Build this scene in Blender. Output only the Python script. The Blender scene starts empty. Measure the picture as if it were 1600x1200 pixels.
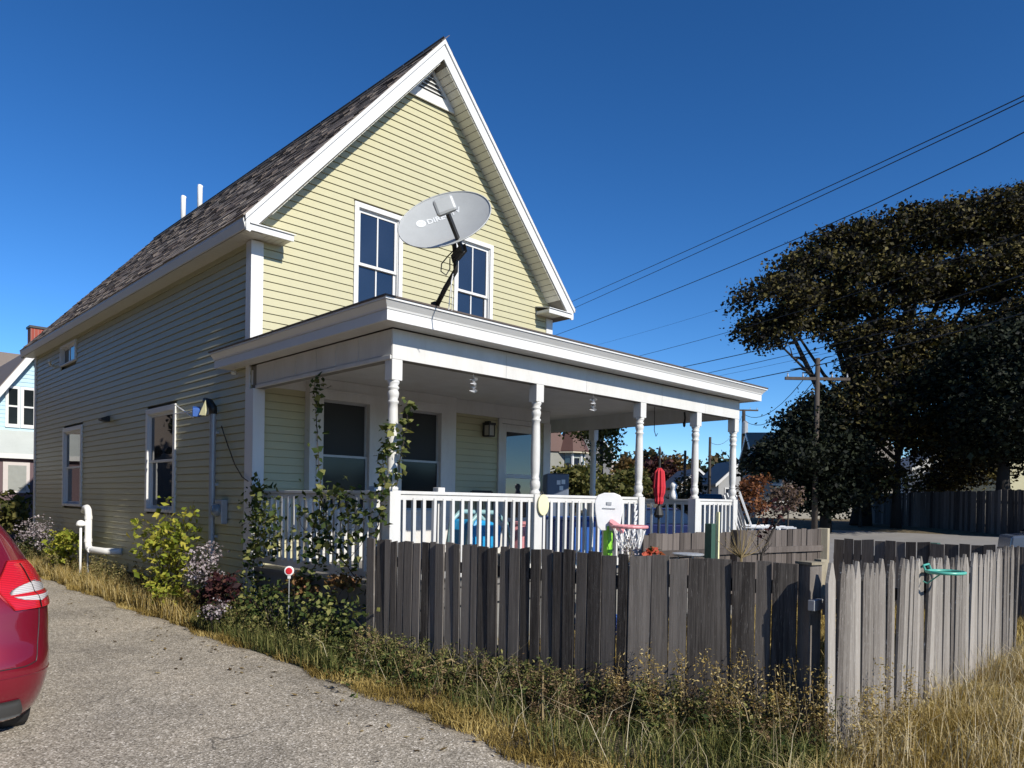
import bpy, math, random
import numpy as np
from mathutils import Vector, Matrix, Quaternion

rng = random.Random(11)
nrng = np.random.default_rng(7)
scene = bpy.context.scene
COL = scene.collection

# ------------------------------------------------------------------ camera, light, exposure
cam_d = bpy.data.cameras.new("camera")
cam = bpy.data.objects.new("camera", cam_d)
COL.objects.link(cam)
cam_d.sensor_fit = 'HORIZONTAL'
cam_d.sensor_width = 36.0
cam_d.lens = 36.0 * 1158.758 / 1600.0
cam_d.shift_x = 0.0306
cam_d.shift_y = 0.121
cam_d.clip_start = 0.05
cam_d.clip_end = 3000.0
_r = Vector((0.732181, -0.680912, 0.01641)); _u = Vector((-0.005792, 0.017867, 0.999824)); _f = Vector((0.681085, 0.732147, -0.009138))
_m = Matrix((( _r.x, _u.x, -_f.x, -4.2395), (_r.y, _u.y, -_f.y, -8.8433), (_r.z, _u.z, -_f.z, 1.6), (0, 0, 0, 1)))
cam.matrix_world = _m
scene.camera = cam

SUN = Vector((-0.026, -1.0, 0.64)).normalized()
sun_el = math.asin(SUN.z)
world = bpy.data.worlds.new("World")
scene.world = world
world.use_nodes = True
wn = world.node_tree.nodes; wl = world.node_tree.links
wn.clear()
w_out = wn.new('ShaderNodeOutputWorld'); w_bg = wn.new('ShaderNodeBackground'); w_sky = wn.new('ShaderNodeTexSky')
w_sky.sky_type = 'NISHITA'
w_sky.sun_disc = False
w_sky.sun_elevation = sun_el
w_sky.sun_rotation = math.atan2(SUN.x, SUN.y)
w_sky.altitude = 1500.0
w_sky.air_density = 1.0
w_sky.dust_density = 0.0
w_sky.ozone_density = 5.0
w_bg.inputs['Strength'].default_value = 0.084
w_gam = wn.new('ShaderNodeGamma'); w_gam.inputs[1].default_value = 1.25
w_hs = wn.new('ShaderNodeHueSaturation'); w_hs.inputs['Saturation'].default_value = 1.12; w_hs.inputs['Value'].default_value = 1.0
wl.new(w_sky.outputs[0], w_gam.inputs[0]); wl.new(w_gam.outputs[0], w_hs.inputs['Color']); wl.new(w_hs.outputs[0], w_bg.inputs[0]); wl.new(w_bg.outputs[0], w_out.inputs[0])

sun_d = bpy.data.lights.new("sun", 'SUN')
sun_d.energy = 5.0
sun_d.angle = math.radians(0.53)
sun_d.color = (1.0, 0.94, 0.83)
sun = bpy.data.objects.new("sun", sun_d)
sun.rotation_euler = (-SUN).to_track_quat('-Z', 'Y').to_euler()
sun.location = (0, -30, 40)
COL.objects.link(sun)

scene.view_settings.view_transform = 'Standard'
scene.view_settings.look = 'None'
scene.view_settings.gamma = 1.0
scene.view_settings.exposure = 0.22
scene.view_settings.use_curve_mapping = False
scene.render.engine = 'CYCLES'
scene.cycles.max_bounces = 6
scene.cycles.transparent_max_bounces = 8

# ------------------------------------------------------------------ materials
def new_mat(name):
    m = bpy.data.materials.new(name); m.use_nodes = True
    nt = m.node_tree; nt.nodes.clear()
    out = nt.nodes.new('ShaderNodeOutputMaterial'); b = nt.nodes.new('ShaderNodeBsdfPrincipled')
    nt.links.new(b.outputs[0], out.inputs[0])
    return m, nt, b

def N(nt, t, **kw):
    n = nt.nodes.new(t)
    for k, v in kw.items():
        if k in n.inputs: n.inputs[k].default_value = v
        else: setattr(n, k, v)
    return n

def ramp(nt, stops, fac):
    r = nt.nodes.new('ShaderNodeValToRGB')
    el = r.color_ramp.elements
    while len(el) < len(stops): el.new(0.5)
    for e, (p, c) in zip(el, stops):
        e.position = p; e.color = (*c, 1) if len(c) == 3 else c
    nt.links.new(fac, r.inputs[0])
    return r.outputs[0]

def coords(nt, kind='Object', scale=(1, 1, 1)):
    tc = nt.nodes.new('ShaderNodeTexCoord'); mp = nt.nodes.new('ShaderNodeMapping')
    mp.inputs['Scale'].default_value = scale
    nt.links.new(tc.outputs[kind], mp.inputs[0])
    return mp.outputs[0]

def world_coords(nt, scale=(1, 1, 1)):
    g = nt.nodes.new('ShaderNodeNewGeometry'); mp = nt.nodes.new('ShaderNodeMapping')
    mp.inputs['Scale'].default_value = scale
    nt.links.new(g.outputs['Position'], mp.inputs[0])
    return mp.outputs[0]

def noise(nt, vec, scale, detail=4, rough=0.6):
    n = N(nt, 'ShaderNodeTexNoise', Scale=scale, Detail=detail, Roughness=rough)
    nt.links.new(vec, n.inputs['Vector'])
    return n.outputs['Fac']

def math_(nt, op, a, b=None, clamp=False):
    n = nt.nodes.new('ShaderNodeMath'); n.operation = op; n.use_clamp = clamp
    for i, v in enumerate((a, b)):
        if v is None: continue
        if isinstance(v, (int, float)): n.inputs[i].default_value = v
        else: nt.links.new(v, n.inputs[i])
    return n.outputs[0]

def mixc(nt, fac, a, b, mode='MIX'):
    n = nt.nodes.new('ShaderNodeMix'); n.data_type = 'RGBA'; n.blend_type = mode
    for s, v in ((n.inputs[0], fac), (n.inputs[6], a), (n.inputs[7], b)):
        if isinstance(v, (int, float)): s.default_value = v
        elif isinstance(v, tuple): s.default_value = (*v, 1)
        else: nt.links.new(v, s)
    return n.outputs[2]

def bump(nt, b, h, strength, dist=0.01):
    n = nt.nodes.new('ShaderNodeBump'); n.inputs['Strength'].default_value = strength; n.inputs['Distance'].default_value = dist
    nt.links.new(h, n.inputs['Height']); nt.links.new(n.outputs[0], b.inputs['Normal'])

def paint(name, col, rough=0.5, dirt=0.12, metallic=0.0, dirt_scale=3.0, spec=0.5, bumpy=0.0, streak=False, dirt_col=None):
    m, nt, b = new_mat(name)
    v = world_coords(nt, (1, 1, 0.25) if streak else (1, 1, 1))
    n1 = noise(nt, v, dirt_scale, 5)
    n2 = noise(nt, v, dirt_scale * 9, 3)
    f = math_(nt, 'MULTIPLY', math_(nt, 'ADD', math_(nt, 'MULTIPLY', n1, 0.7), math_(nt, 'MULTIPLY', n2, 0.3)), 1.0)
    dc = dirt_col or tuple(c * 0.55 for c in col)
    fac = ramp(nt, [(0.35, (dirt, dirt, dirt)), (0.62, (0, 0, 0))], f)
    b_col = mixc(nt, fac, col, dc)
    nt.links.new(b_col, b.inputs['Base Color'])
    b.inputs['Roughness'].default_value = rough; b.inputs['Metallic'].default_value = metallic
    b.inputs['Specular IOR Level'].default_value = spec
    if bumpy: bump(nt, b, n2, bumpy, 0.004)
    return m

def wood(name, dark, light, spots=None, rough=0.85):
    m, nt, b = new_mat(name)
    oi = nt.nodes.new('ShaderNodeObjectInfo')
    tc = nt.nodes.new('ShaderNodeTexCoord')
    add = nt.nodes.new('ShaderNodeVectorMath'); add.operation = 'ADD'
    sc = nt.nodes.new('ShaderNodeVectorMath'); sc.operation = 'SCALE'; sc.inputs[3].default_value = 37.0
    cmb = nt.nodes.new('ShaderNodeCombineXYZ')
    for i in range(3): nt.links.new(oi.outputs['Random'], cmb.inputs[i])
    nt.links.new(cmb.outputs[0], sc.inputs[0])
    nt.links.new(tc.outputs['Object'], add.inputs[0]); nt.links.new(sc.outputs[0], add.inputs[1])
    mp = nt.nodes.new('ShaderNodeMapping'); mp.inputs['Scale'].default_value = (9, 9, 0.55)
    nt.links.new(add.outputs[0], mp.inputs[0])
    grain = noise(nt, mp.outputs[0], 9, 6, 0.7)
    mp2 = nt.nodes.new('ShaderNodeMapping'); mp2.inputs['Scale'].default_value = (3, 3, 0.9)
    nt.links.new(add.outputs[0], mp2.inputs[0])
    blot = noise(nt, mp2.outputs[0], 2.2, 4, 0.6)
    f = math_(nt, 'ADD', math_(nt, 'MULTIPLY', grain, 0.55), math_(nt, 'MULTIPLY', blot, 0.45))
    f = math_(nt, 'ADD', f, math_(nt, 'MULTIPLY', math_(nt, 'SUBTRACT', oi.outputs['Random'], 0.5), 0.34))
    col = ramp(nt, [(0.3, dark), (0.52, tuple((a + c) / 2 for a, c in zip(dark, light))), (0.7, light)], f)
    if spots:
        vv = nt.nodes.new('ShaderNodeMapping'); vv.inputs['Scale'].default_value = (1, 1, 0.45)
        nt.links.new(add.outputs[0], vv.inputs[0])
        sp = noise(nt, vv.outputs[0], 26, 4, 0.75)
        col = mixc(nt, ramp(nt, [(0.60, (0, 0, 0)), (0.68, (0.8, 0.8, 0.8))], sp), col, spots)
    # knots
    vo = nt.nodes.new('ShaderNodeTexVoronoi'); vo.inputs['Scale'].default_value = 3.1
    mp3 = nt.nodes.new('ShaderNodeMapping'); mp3.inputs['Scale'].default_value = (3, 3, 1.1)
    nt.links.new(add.outputs[0], mp3.inputs[0]); nt.links.new(mp3.outputs[0], vo.inputs['Vector'])
    col = mixc(nt, ramp(nt, [(0.05, (0.75, 0.75, 0.75)), (0.10, (0, 0, 0))], vo.outputs['Distance']), col, tuple(c * 0.35 for c in dark))
    nt.links.new(col, b.inputs['Base Color'])
    b.inputs['Roughness'].default_value = rough
    b.inputs['Specular IOR Level'].default_value = 0.25
    bump(nt, b, grain, 0.55, 0.004)
    return m

def leafmat(name, c1, c2, c3, transl=0.35, rough=0.6):
    m, nt, b = new_mat(name)
    at = nt.nodes.new('ShaderNodeAttribute'); at.attribute_name = 'tone'
    col = ramp(nt, [(0.05, c1), (0.5, c2), (0.95, c3)], at.outputs['Fac'])
    nt.links.new(col, b.inputs['Base Color'])
    b.inputs['Roughness'].default_value = rough
    b.inputs['Specular IOR Level'].default_value = 0.12
    if transl:
        tr = nt.nodes.new('ShaderNodeBsdfTranslucent'); mx = nt.nodes.new('ShaderNodeMixShader')
        hue = mixc(nt, 1.0, col, (1.0, 0.95, 0.45), 'MULTIPLY')
        nt.links.new(hue, tr.inputs[0])
        mx.inputs[0].default_value = transl
        nt.links.new(b.outputs[0], mx.inputs[1]); nt.links.new(tr.outputs[0], mx.inputs[2])
        out = [n for n in nt.nodes if n.type == 'OUTPUT_MATERIAL'][0]
        nt.links.new(mx.outputs[0], out.inputs[0])
    return m

def glass_dark(name, col=(0.01, 0.012, 0.016), ior=1.9, rough=0.02):
    m, nt, b = new_mat(name)
    v = world_coords(nt)
    n1 = noise(nt, v, 0.7, 2)
    c = ramp(nt, [(0.35, col), (0.7, tuple(x * 2.2 for x in col))], n1)
    nt.links.new(c, b.inputs['Base Color'])
    b.inputs['Roughness'].default_value = rough; b.inputs['IOR'].default_value = ior
    b.inputs['Specular IOR Level'].default_value = 0.5
    bump(nt, b, noise(nt, v, 1.1, 1), 0.12, 0.02)
    return m

def plain(name, col, rough=0.6, metallic=0.0, spec=0.5):
    return paint(name, col, rough, 0.25, metallic, 6.0, spec)

M = {}
M['siding'] = paint('cream_vinyl', (0.465, 0.438, 0.275), 0.45, 0.22, dirt_scale=2.0, bumpy=0.12, streak=True, dirt_col=(0.36, 0.33, 0.23))
M['trim'] = paint('white_trim', (0.66, 0.66, 0.65), 0.45, 0.18, dirt_scale=2.3, streak=True, dirt_col=(0.52, 0.51, 0.47))
M['porch_white'] = paint('aged_white_paint', (0.62, 0.615, 0.595), 0.55, 0.40, dirt_scale=4.0, streak=True, bumpy=0.15, dirt_col=(0.44, 0.42, 0.38))
M['soffit'] = paint('vinyl_soffit', (0.60, 0.585, 0.51), 0.5, 0.1)
M['pvc'] = paint('white_pvc', (0.82, 0.82, 0.8), 0.35, 0.1)
M['glass'] = glass_dark('window_glass', (0.010, 0.013, 0.020), 1.95)
M['glass_shade'] = glass_dark('porch_glass', (0.010, 0.013, 0.015), 1.35, 0.08)
M['glass_side'] = glass_dark('side_glass', (0.008, 0.009, 0.012), 1.65)
M['screen'] = paint('insect_screen', (0.025, 0.028, 0.028), 0.7, 0.2)
M['fence'] = wood('weathered_dark_wood', (0.020, 0.017, 0.016), (0.185, 0.166, 0.152), spots=(0.22, 0.205, 0.195))
M['fence_back'] = wood('weathered_grey_wood', (0.045, 0.037, 0.033), (0.17, 0.145, 0.13))
M['picket'] = wood('silvered_wood', (0.075, 0.064, 0.056), (0.36, 0.33, 0.295), spots=(0.62, 0.60, 0.56))
M['post_wood'] = wood('pale_post_wood', (0.19, 0.165, 0.12), (0.42, 0.37, 0.27))
M['deck'] = paint('deck_grey', (0.20, 0.19, 0.175), 0.7, 0.4)
M['concrete'] = paint('foundation_concrete', (0.24, 0.235, 0.22), 0.9, 0.6, dirt_scale=5, bumpy=0.4)
M['black'] = plain('black_metal', (0.018, 0.018, 0.018), 0.5)
M['galv'] = plain('galvanised_metal', (0.42, 0.43, 0.44), 0.45, 0.3)
M['dishgrey'] = paint('dish_grey', (0.42, 0.435, 0.435), 0.45, 0.2, dirt_scale=6)
M['dishtext'] = plain('dish_lettering', (0.72, 0.74, 0.74), 0.5)
M['mast'] = plain('dark_mast', (0.02, 0.02, 0.02), 0.6)
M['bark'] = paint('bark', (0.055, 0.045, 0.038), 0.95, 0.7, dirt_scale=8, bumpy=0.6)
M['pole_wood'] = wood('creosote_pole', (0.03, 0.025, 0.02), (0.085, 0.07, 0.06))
M['dark_bark'] = paint('shaded_bark', (0.022, 0.019, 0.017), 0.95, 0.7, dirt_scale=5, bumpy=0.5)  # darker bark colour for the large trees
M['wire'] = plain('cable_black', (0.02, 0.02, 0.022), 0.7)
M['red_plastic'] = plain('red_plastic', (0.55, 0.02, 0.03), 0.35)
M['red_cloth'] = plain('red_cloth', (0.55, 0.025, 0.04), 0.8)
M['pink_plastic'] = plain('faded_red_plastic', (0.72, 0.30, 0.32), 0.45)
M['green_plastic'] = plain('lime_plastic', (0.25, 0.62, 0.05), 0.4)
M['teal_plastic'] = plain('teal_plastic', (0.10, 0.42, 0.33), 0.35)
M['blue_plastic'] = plain('blue_plastic', (0.03, 0.10, 0.36), 0.4)
M['bright_blue'] = plain('bright_blue_plastic', (0.02, 0.30, 0.62), 0.35)
M['pale_teal'] = plain('pale_teal_plastic', (0.25, 0.42, 0.44), 0.4)
M['white_plastic'] = plain('white_plastic', (0.80, 0.80, 0.80), 0.4)
M['cream_paint'] = plain('cream_sign_paint', (0.78, 0.74, 0.45), 0.5)
M['green_paint'] = plain('green_post_paint', (0.035, 0.085, 0.06), 0.6)
M['orange_cloth'] = plain('orange_cloth', (0.36, 0.12, 0.06), 0.8)

# roof shingles: tone from object or from a face attribute
m, nt, b = new_mat('asphalt_shingles')
oi = nt.nodes.new('ShaderNodeObjectInfo'); at = nt.nodes.new('ShaderNodeAttribute'); at.attribute_name = 'tone'
t = math_(nt, 'FRACT', math_(nt, 'ADD', oi.outputs['Random'], at.outputs['Fac']))
c = ramp(nt, [(0.0, (0.075, 0.058, 0.052)), (0.25, (0.12, 0.095, 0.082)), (0.55, (0.18, 0.15, 0.128)), (0.85, (0.245, 0.21, 0.18)), (1.0, (0.10, 0.07, 0.064))], t)
g = noise(nt, world_coords(nt), 130, 3)
c = mixc(nt, 0.55, c, ramp(nt, [(0.3, (0.35, 0.35, 0.35)), (0.7, (1.6, 1.6, 1.6))], g), 'MULTIPLY')
nt.links.new(c, b.inputs['Base Color']); b.inputs['Roughness'].default_value = 0.92
bump(nt, b, g, 0.6, 0.004)
M['shingle'] = m

# driveway: worn tarmac with pale aggregate
m, nt, b = new_mat('worn_tarmac')
w = world_coords(nt)
vo = nt.nodes.new('ShaderNodeTexVoronoi'); vo.inputs['Scale'].default_value = 92
nt.links.new(w, vo.inputs['Vector'])
spk = nt.nodes.new('ShaderNodeSeparateColor'); nt.links.new(vo.outputs['Color'], spk.inputs[0])
c1 = ramp(nt, [(0.0, (0.15, 0.130, 0.103)), (0.35, (0.295, 0.26, 0.208)), (0.7, (0.415, 0.368, 0.30)), (0.93, (0.56, 0.505, 0.425)), (1.0, (0.85, 0.79, 0.70))], spk.outputs[0])
big = noise(nt, w, 0.7, 5, 0.6)
c1 = mixc(nt, 1.0, c1, ramp(nt, [(0.32, (0.70, 0.70, 0.70)), (0.5, (0.98, 0.98, 0.97)), (0.68, (1.14, 1.12, 1.09))], big), 'MULTIPLY')
mid = noise(nt, w, 9, 4, 0.6)
c1 = mixc(nt, 1.0, c1, ramp(nt, [(0.3, (0.86, 0.86, 0.86)), (0.7, (1.1, 1.1, 1.1))], mid), 'MULTIPLY')
# hairline cracks
wv = nt.nodes.new('ShaderNodeTexVoronoi'); wv.feature = 'DISTANCE_TO_EDGE'; wv.inputs['Scale'].default_value = 0.42
dn = nt.nodes.new('ShaderNodeTexNoise'); dn.inputs['Scale'].default_value = 2.2; dn.inputs['Detail'].default_value = 6
nt.links.new(w, dn.inputs['Vector'])
vm = nt.nodes.new('ShaderNodeVectorMath'); vm.operation = 'MULTIPLY_ADD'; vm.inputs[1].default_value = (0.9, 0.9, 0.9)
nt.links.new(dn.outputs['Color'], vm.inputs[0]); nt.links.new(w, vm.inputs[2]); nt.links.new(vm.outputs[0], wv.inputs['Vector'])
crk = ramp(nt, [(0.0, (1, 1, 1)), (0.009, (0, 0, 0))], wv.outputs['Distance'])
gate = ramp(nt, [(0.47, (0, 0, 0)), (0.54, (0.8, 0.8, 0.8))], noise(nt, w, 0.55, 2))
c1 = mixc(nt, math_(nt, 'MULTIPLY', crk, gate), c1, (0.05, 0.045, 0.04))
nt.links.new(c1, b.inputs['Base Color']); b.inputs['Roughness'].default_value = 0.92; b.inputs['Specular IOR Level'].default_value = 0.25
bump(nt, b, vo.outputs['Distance'], 0.5, 0.006)
M['tarmac'] = m
M['road'] = paint('street_asphalt', (0.27, 0.255, 0.235), 0.9, 0.4, dirt_scale=0.8, bumpy=0.3)

m, nt, b = new_mat('soil_and_thatch')
w = world_coords(nt)
c = ramp(nt, [(0.3, (0.055, 0.042, 0.026)), (0.5, (0.13, 0.10, 0.055)), (0.7, (0.22, 0.17, 0.09))], noise(nt, w, 6, 6, 0.7))
nt.links.new(c, b.inputs['Base Color']); b.inputs['Roughness'].default_value = 1.0
bump(nt, b, noise(nt, w, 30, 4), 0.8, 0.03)
M['soil'] = m

M['grass_dry'] = leafmat('dry_grass', (0.20, 0.13, 0.035), (0.38, 0.28, 0.09), (0.56, 0.46, 0.24), 0.25)
M['grass_gold'] = leafmat('yellow_grass', (0.12, 0.085, 0.025), (0.33, 0.235, 0.07), (0.56, 0.44, 0.18), 0.25)
M['grass_green'] = leafmat('green_weeds', (0.036, 0.050, 0.016), (0.115, 0.132, 0.040), (0.31, 0.28, 0.11), 0.25)
M['straw'] = leafmat('straw', (0.30, 0.23, 0.12), (0.48, 0.40, 0.25), (0.66, 0.58, 0.42), 0.2)
M['leaf_yellow'] = leafmat('yellow_green_leaves', (0.13, 0.17, 0.02), (0.30, 0.34, 0.05), (0.50, 0.45, 0.08), 0.4)
M['leaf_vine'] = leafmat('vine_leaves', (0.025, 0.045, 0.012), (0.07, 0.10, 0.03), (0.24, 0.24, 0.08), 0.3)
M['leaf_dark'] = leafmat('dark_leaves', (0.012, 0.020, 0.008), (0.035, 0.048, 0.018), (0.10, 0.11, 0.04), 0.25)
M['leaf_purple'] = leafmat('purple_leaves', (0.012, 0.006, 0.008), (0.04, 0.012, 0.018), (0.11, 0.05, 0.04), 0.2)
M['aster'] = leafmat('pale_lilac_flowers', (0.13, 0.10, 0.11), (0.27, 0.23, 0.25), (0.52, 0.47, 0.50), 0.2)
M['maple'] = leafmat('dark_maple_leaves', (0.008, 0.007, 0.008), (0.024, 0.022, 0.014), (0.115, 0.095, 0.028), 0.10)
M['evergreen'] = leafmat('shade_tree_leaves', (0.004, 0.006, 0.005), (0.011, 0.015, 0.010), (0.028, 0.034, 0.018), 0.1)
M['bush_green'] = leafmat('hedge_leaves', (0.03, 0.04, 0.012), (0.085, 0.09, 0.025), (0.19, 0.17, 0.06), 0.3)
M['autumn'] = leafmat('autumn_leaves', (0.05, 0.035, 0.014), (0.12, 0.075, 0.028), (0.20, 0.13, 0.05), 0.3)
M['hillwood'] = leafmat('hill_trees', (0.012, 0.02, 0.012), (0.035, 0.045, 0.022), (0.12, 0.075, 0.035), 0.1)

# ------------------------------------------------------------------ mesh helpers
class MB:
    def __init__(s): s.v = []; s.f = []; s.t = []
    def poly(s, pts, faces, tone=None):
        o = len(s.v); s.v += [tuple(p) for p in pts]
        s.f += [tuple(o + i for i in f) for f in faces]
        if tone is not None: s.t += [tone] * len(faces)
        return s
    def hexa(s, p, tone=None):  # 8 points: bottom 4 ccw, top 4 ccw
        return s.poly(p, [(3, 2, 1, 0), (4, 5, 6, 7), (0, 1, 5, 4), (1, 2, 6, 5), (2, 3, 7, 6), (3, 0, 4, 7)], tone)
    def box(s, x0, x1, y0, y1, z0, z1, tone=None):
        return s.hexa([(x0, y0, z0), (x1, y0, z0), (x1, y1, z0), (x0, y1, z0), (x0, y0, z1), (x1, y0, z1), (x1, y1, z1), (x0, y1, z1)], tone)
    def obox(s, c, ax, ay, az, tone=None):  # centre and half axes
        c, ax, ay, az = map(Vector, (c, ax, ay, az))
        return s.hexa([c - ax - ay - az, c + ax - ay - az, c + ax + ay - az, c - ax + ay - az,
                       c - ax - ay + az, c + ax - ay + az, c + ax + ay + az, c - ax + ay + az], tone)
    def prism(s, poly, vec, tone=None):  # poly: list of 3d points, extruded by vec
        n = len(poly); vec = Vector(vec)
        pts = [Vector(p) for p in poly] + [Vector(p) + vec for p in poly]
        fc = [tuple(range(n))[::-1], tuple(range(n, 2 * n))] + [(i, (i + 1) % n, n + (i + 1) % n, n + i) for i in range(n)]
        return s.poly(pts, fc, tone)
    def tube(s, pts, r, seg=6, r1=None, caps=True, tone=None):
        pts = [Vector(p) for p in pts]; n = len(pts); rings = []
        up = Vector((0, 0, 1))
        prev = None
        for i, p in enumerate(pts):
            d = (pts[min(i + 1, n - 1)] - pts[max(i - 1, 0)])
            if d.length < 1e-9: d = Vector((0, 0, 1))
            d.normalize()
            if prev is None:
                a = d.cross(up)
                if a.length < 0.1: a = d.cross(Vector((1, 0, 0)))
            else:
                a = prev - d * prev.dot(d)
                if a.length < 1e-6: a = d.cross(up)
            a.normalize(); prev = a; bb = d.cross(a)
            rr = r if r1 is None else r + (r1 - r) * i / max(1, n - 1)
            if isinstance(r, (list, tuple)): rr = r[i]
            rings.append([p + (a * math.cos(2 * math.pi * k / seg) + bb * math.sin(2 * math.pi * k / seg)) * rr for k in range(seg)])
        P_ = [q for ring in rings for q in ring]
        fc = []
        for i in range(n - 1):
            for k in range(seg):
                k2 = (k + 1) % seg
                fc.append((i * seg + k, i * seg + k2, (i + 1) * seg + k2, (i + 1) * seg + k))
        if caps: fc += [tuple(range(seg))[::-1], tuple((n - 1) * seg + k for k in range(seg))]
        return s.poly(P_, fc, tone)
    def lathe(s, c, prof, seg=12, ax=(0, 0, 1), tone=None):  # prof: (radius, height)
        c = Vector(c); ax = Vector(ax).normalized()
        a = ax.cross(Vector((0, 0, 1)))
        if a.length < 0.1: a = Vector((1, 0, 0))
        a.normalize(); b_ = ax.cross(a)
        pts = []
        for r, h in prof:
            for k in range(seg):
                th = 2 * math.pi * k / seg
                pts.append(c + ax * h + (a * math.cos(th) + b_ * math.sin(th)) * r)
        n = len(prof); fc = []
        for i in range(n - 1):
            for k in range(seg):
                k2 = (k + 1) % seg
                fc.append((i * seg + k, i * seg + k2, (i + 1) * seg + k2, (i + 1) * seg + k))
        fc += [tuple(range(seg))[::-1], tuple((n - 1) * seg + k for k in range(seg))]
        return s.poly(pts, fc, tone)
    def mesh(s, name, mat, smooth=False, off=(0, 0, 0)):
        me = bpy.data.meshes.new(name)
        ox, oy, oz = off
        me.from_pydata([(x - ox, y - oy, z - oz) for x, y, z in s.v], [], s.f)
        me.materials.append(mat)
        if s.t and len(s.t) == len(s.f):
            at = me.attributes.new('tone', 'FLOAT', 'FACE'); at.data.foreach_set('value', s.t)
        if smooth: me.polygons.foreach_set('use_smooth', [True] * len(me.polygons))
        me.update()
        return me

def wpos(parent):
    p = Vector((0, 0, 0)); o = parent
    while o is not None: p = p + o.location; o = o.parent
    return p

def part(name, mb, mat, parent, smooth=False, bevel=0, label=None, kind=None):
    """mesh written in world coordinates, parented; parents are never rotated"""
    off = wpos(parent)
    o = bpy.data.objects.new(name, mb.mesh(name, mat, smooth, off))
    COL.objects.link(o); o.parent = parent
    if bevel:
        md = o.modifiers.new('bevel', 'BEVEL'); md.width = bevel; md.segments = 2; md.limit_method = 'ANGLE'; md.angle_limit = math.radians(40)
    if label: o['label'] = label
    if kind: o['kind'] = kind
    return o

def inst(name, me, parent, loc, rot=None, scale=None):
    """loc in world coordinates"""
    o = bpy.data.objects.new(name, me); COL.objects.link(o); o.parent = parent
    o.location = Vector(loc) - (wpos(parent) if parent else Vector((0, 0, 0)))
    if rot is not None: o.rotation_euler = rot
    if scale is not None: o.scale = scale
    return o

def thing(name, label, cat, loc, group=None):
    o = bpy.data.objects.new(name, None); COL.objects.link(o); o.location = loc
    o.empty_display_size = 0.2
    o['label'] = label; o['category'] = cat
    if group: o['group'] = group
    return o

def single(name, mb, mat, label, cat, loc=None, group=None, smooth=False, bevel=0, kind=None):
    if loc is None: loc = tuple(min(v[i] for v in mb.v) if i == 2 else sum(v[i] for v in mb.v) / len(mb.v) for i in range(3))
    o = bpy.data.objects.new(name, mb.mesh(name, mat, smooth, loc)); COL.objects.link(o); o.location = loc
    if bevel:
        md = o.modifiers.new('bevel', 'BEVEL'); md.width = bevel; md.segments = 2; md.limit_method = 'ANGLE'; md.angle_limit = math.radians(40)
    if label: o['label'] = label
    if cat: o['category'] = cat
    if group: o['group'] = group
    if kind: o['kind'] = kind
    return o

def struct(name, mb, mat, smooth=False):
    o = bpy.data.objects.new(name, mb.mesh(name, mat, smooth)); COL.objects.link(o); o['kind'] = 'structure'
    return o

def np_mesh(name, verts, faces_n, nper, mat, tone=None, smooth=False):
    """verts (n,3); faces flat index array with nper corners each"""
    me = bpy.data.meshes.new(name)
    nf = len(faces_n) // nper
    me.vertices.add(len(verts)); me.vertices.foreach_set('co', np.asarray(verts, np.float32).ravel())
    me.loops.add(len(faces_n)); me.loops.foreach_set('vertex_index', np.asarray(faces_n, np.int32))
    me.polygons.add(nf); me.polygons.foreach_set('loop_start', np.arange(0, nf * nper, nper, dtype=np.int32))
    me.update(calc_edges=True)
    if tone is not None:
        at = me.attributes.new('tone', 'FLOAT', 'FACE'); at.data.foreach_set('value', np.asarray(tone, np.float32))
    me.materials.append(mat)
    me.validate()
    return me

def unit(v): return v / np.maximum(np.linalg.norm(v, axis=1, keepdims=True), 1e-9)

def leaf_mesh(name, centers, size, mat, aspect=0.55, tone=None, flat=0.0, spread=0.35, up=0.3):
    """one kite-shaped, slightly folded leaf (two triangles pairs) per centre"""
    n = len(centers)
    d = unit(nrng.normal(size=(n, 3)) * np.array([1, 1, 0.7]))
    nn = unit(nrng.normal(size=(n, 3)) + np.array([0, -0.2, up]) * 2)
    s = unit(np.cross(nn, d))
    L = size * (1 + spread * nrng.normal(size=(n, 1))).clip(0.4, 1.9)
    W = L * aspect
    c = centers
    base = c - d * L * 0.5; tip = c + d * L * 0.5
    fold = np.cross(d, s) * (L * 0.10)
    l = c + s * W * 0.5 + fold - d * L * 0.06; r = c - s * W * 0.5 + fold - d * L * 0.06
    V = np.stack([base, r, tip, l], 1).reshape(-1, 3)
    idx = np.arange(n) * 4
    F = np.stack([idx, idx + 1, idx + 2, idx, idx + 2, idx + 3], 1).ravel()
    if tone is None: tone = nrng.random(n)
    return np_mesh(name, V, F, 3, mat, np.repeat(np.clip(tone, 0, 1), 2))

def blade_mesh(name, base, height, width, lean, mat, tone=None):
    n = len(base)
    ang = nrng.random(n) * 2 * math.pi
    side = np.stack([np.cos(ang), np.sin(ang), np.zeros(n)], 1)
    la = nrng.random(n) * 2 * math.pi
    ld = np.stack([np.cos(la), np.sin(la), np.zeros(n)], 1) * (lean * nrng.random((n, 1)))
    h = height.reshape(-1, 1); w = width if np.isscalar(width) else width.reshape(-1, 1)
    z = np.array([[0, 0, 1.0]])
    b0 = base - side * w; b1 = base + side * w
    m_ = base + z * h * 0.55 + ld * h * 0.3
    m0 = m_ - side * w * 0.75; m1 = m_ + side * w * 0.75
    t = base + z * h * (1 - 0.25 * np.linalg.norm(ld, axis=1, keepdims=True)) + ld * h
    V = np.stack([b0, b1, m1, m0, t], 1).reshape(-1, 3)
    i = np.arange(n) * 5
    F = np.stack([i, i + 1, i + 2, i, i + 2, i + 3, i + 3, i + 2, i + 4], 1).ravel()
    if tone is None: tone = nrng.random(n)
    return np_mesh(name, V, F, 3, mat, np.repeat(np.clip(tone, 0, 1), 3))

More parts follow.
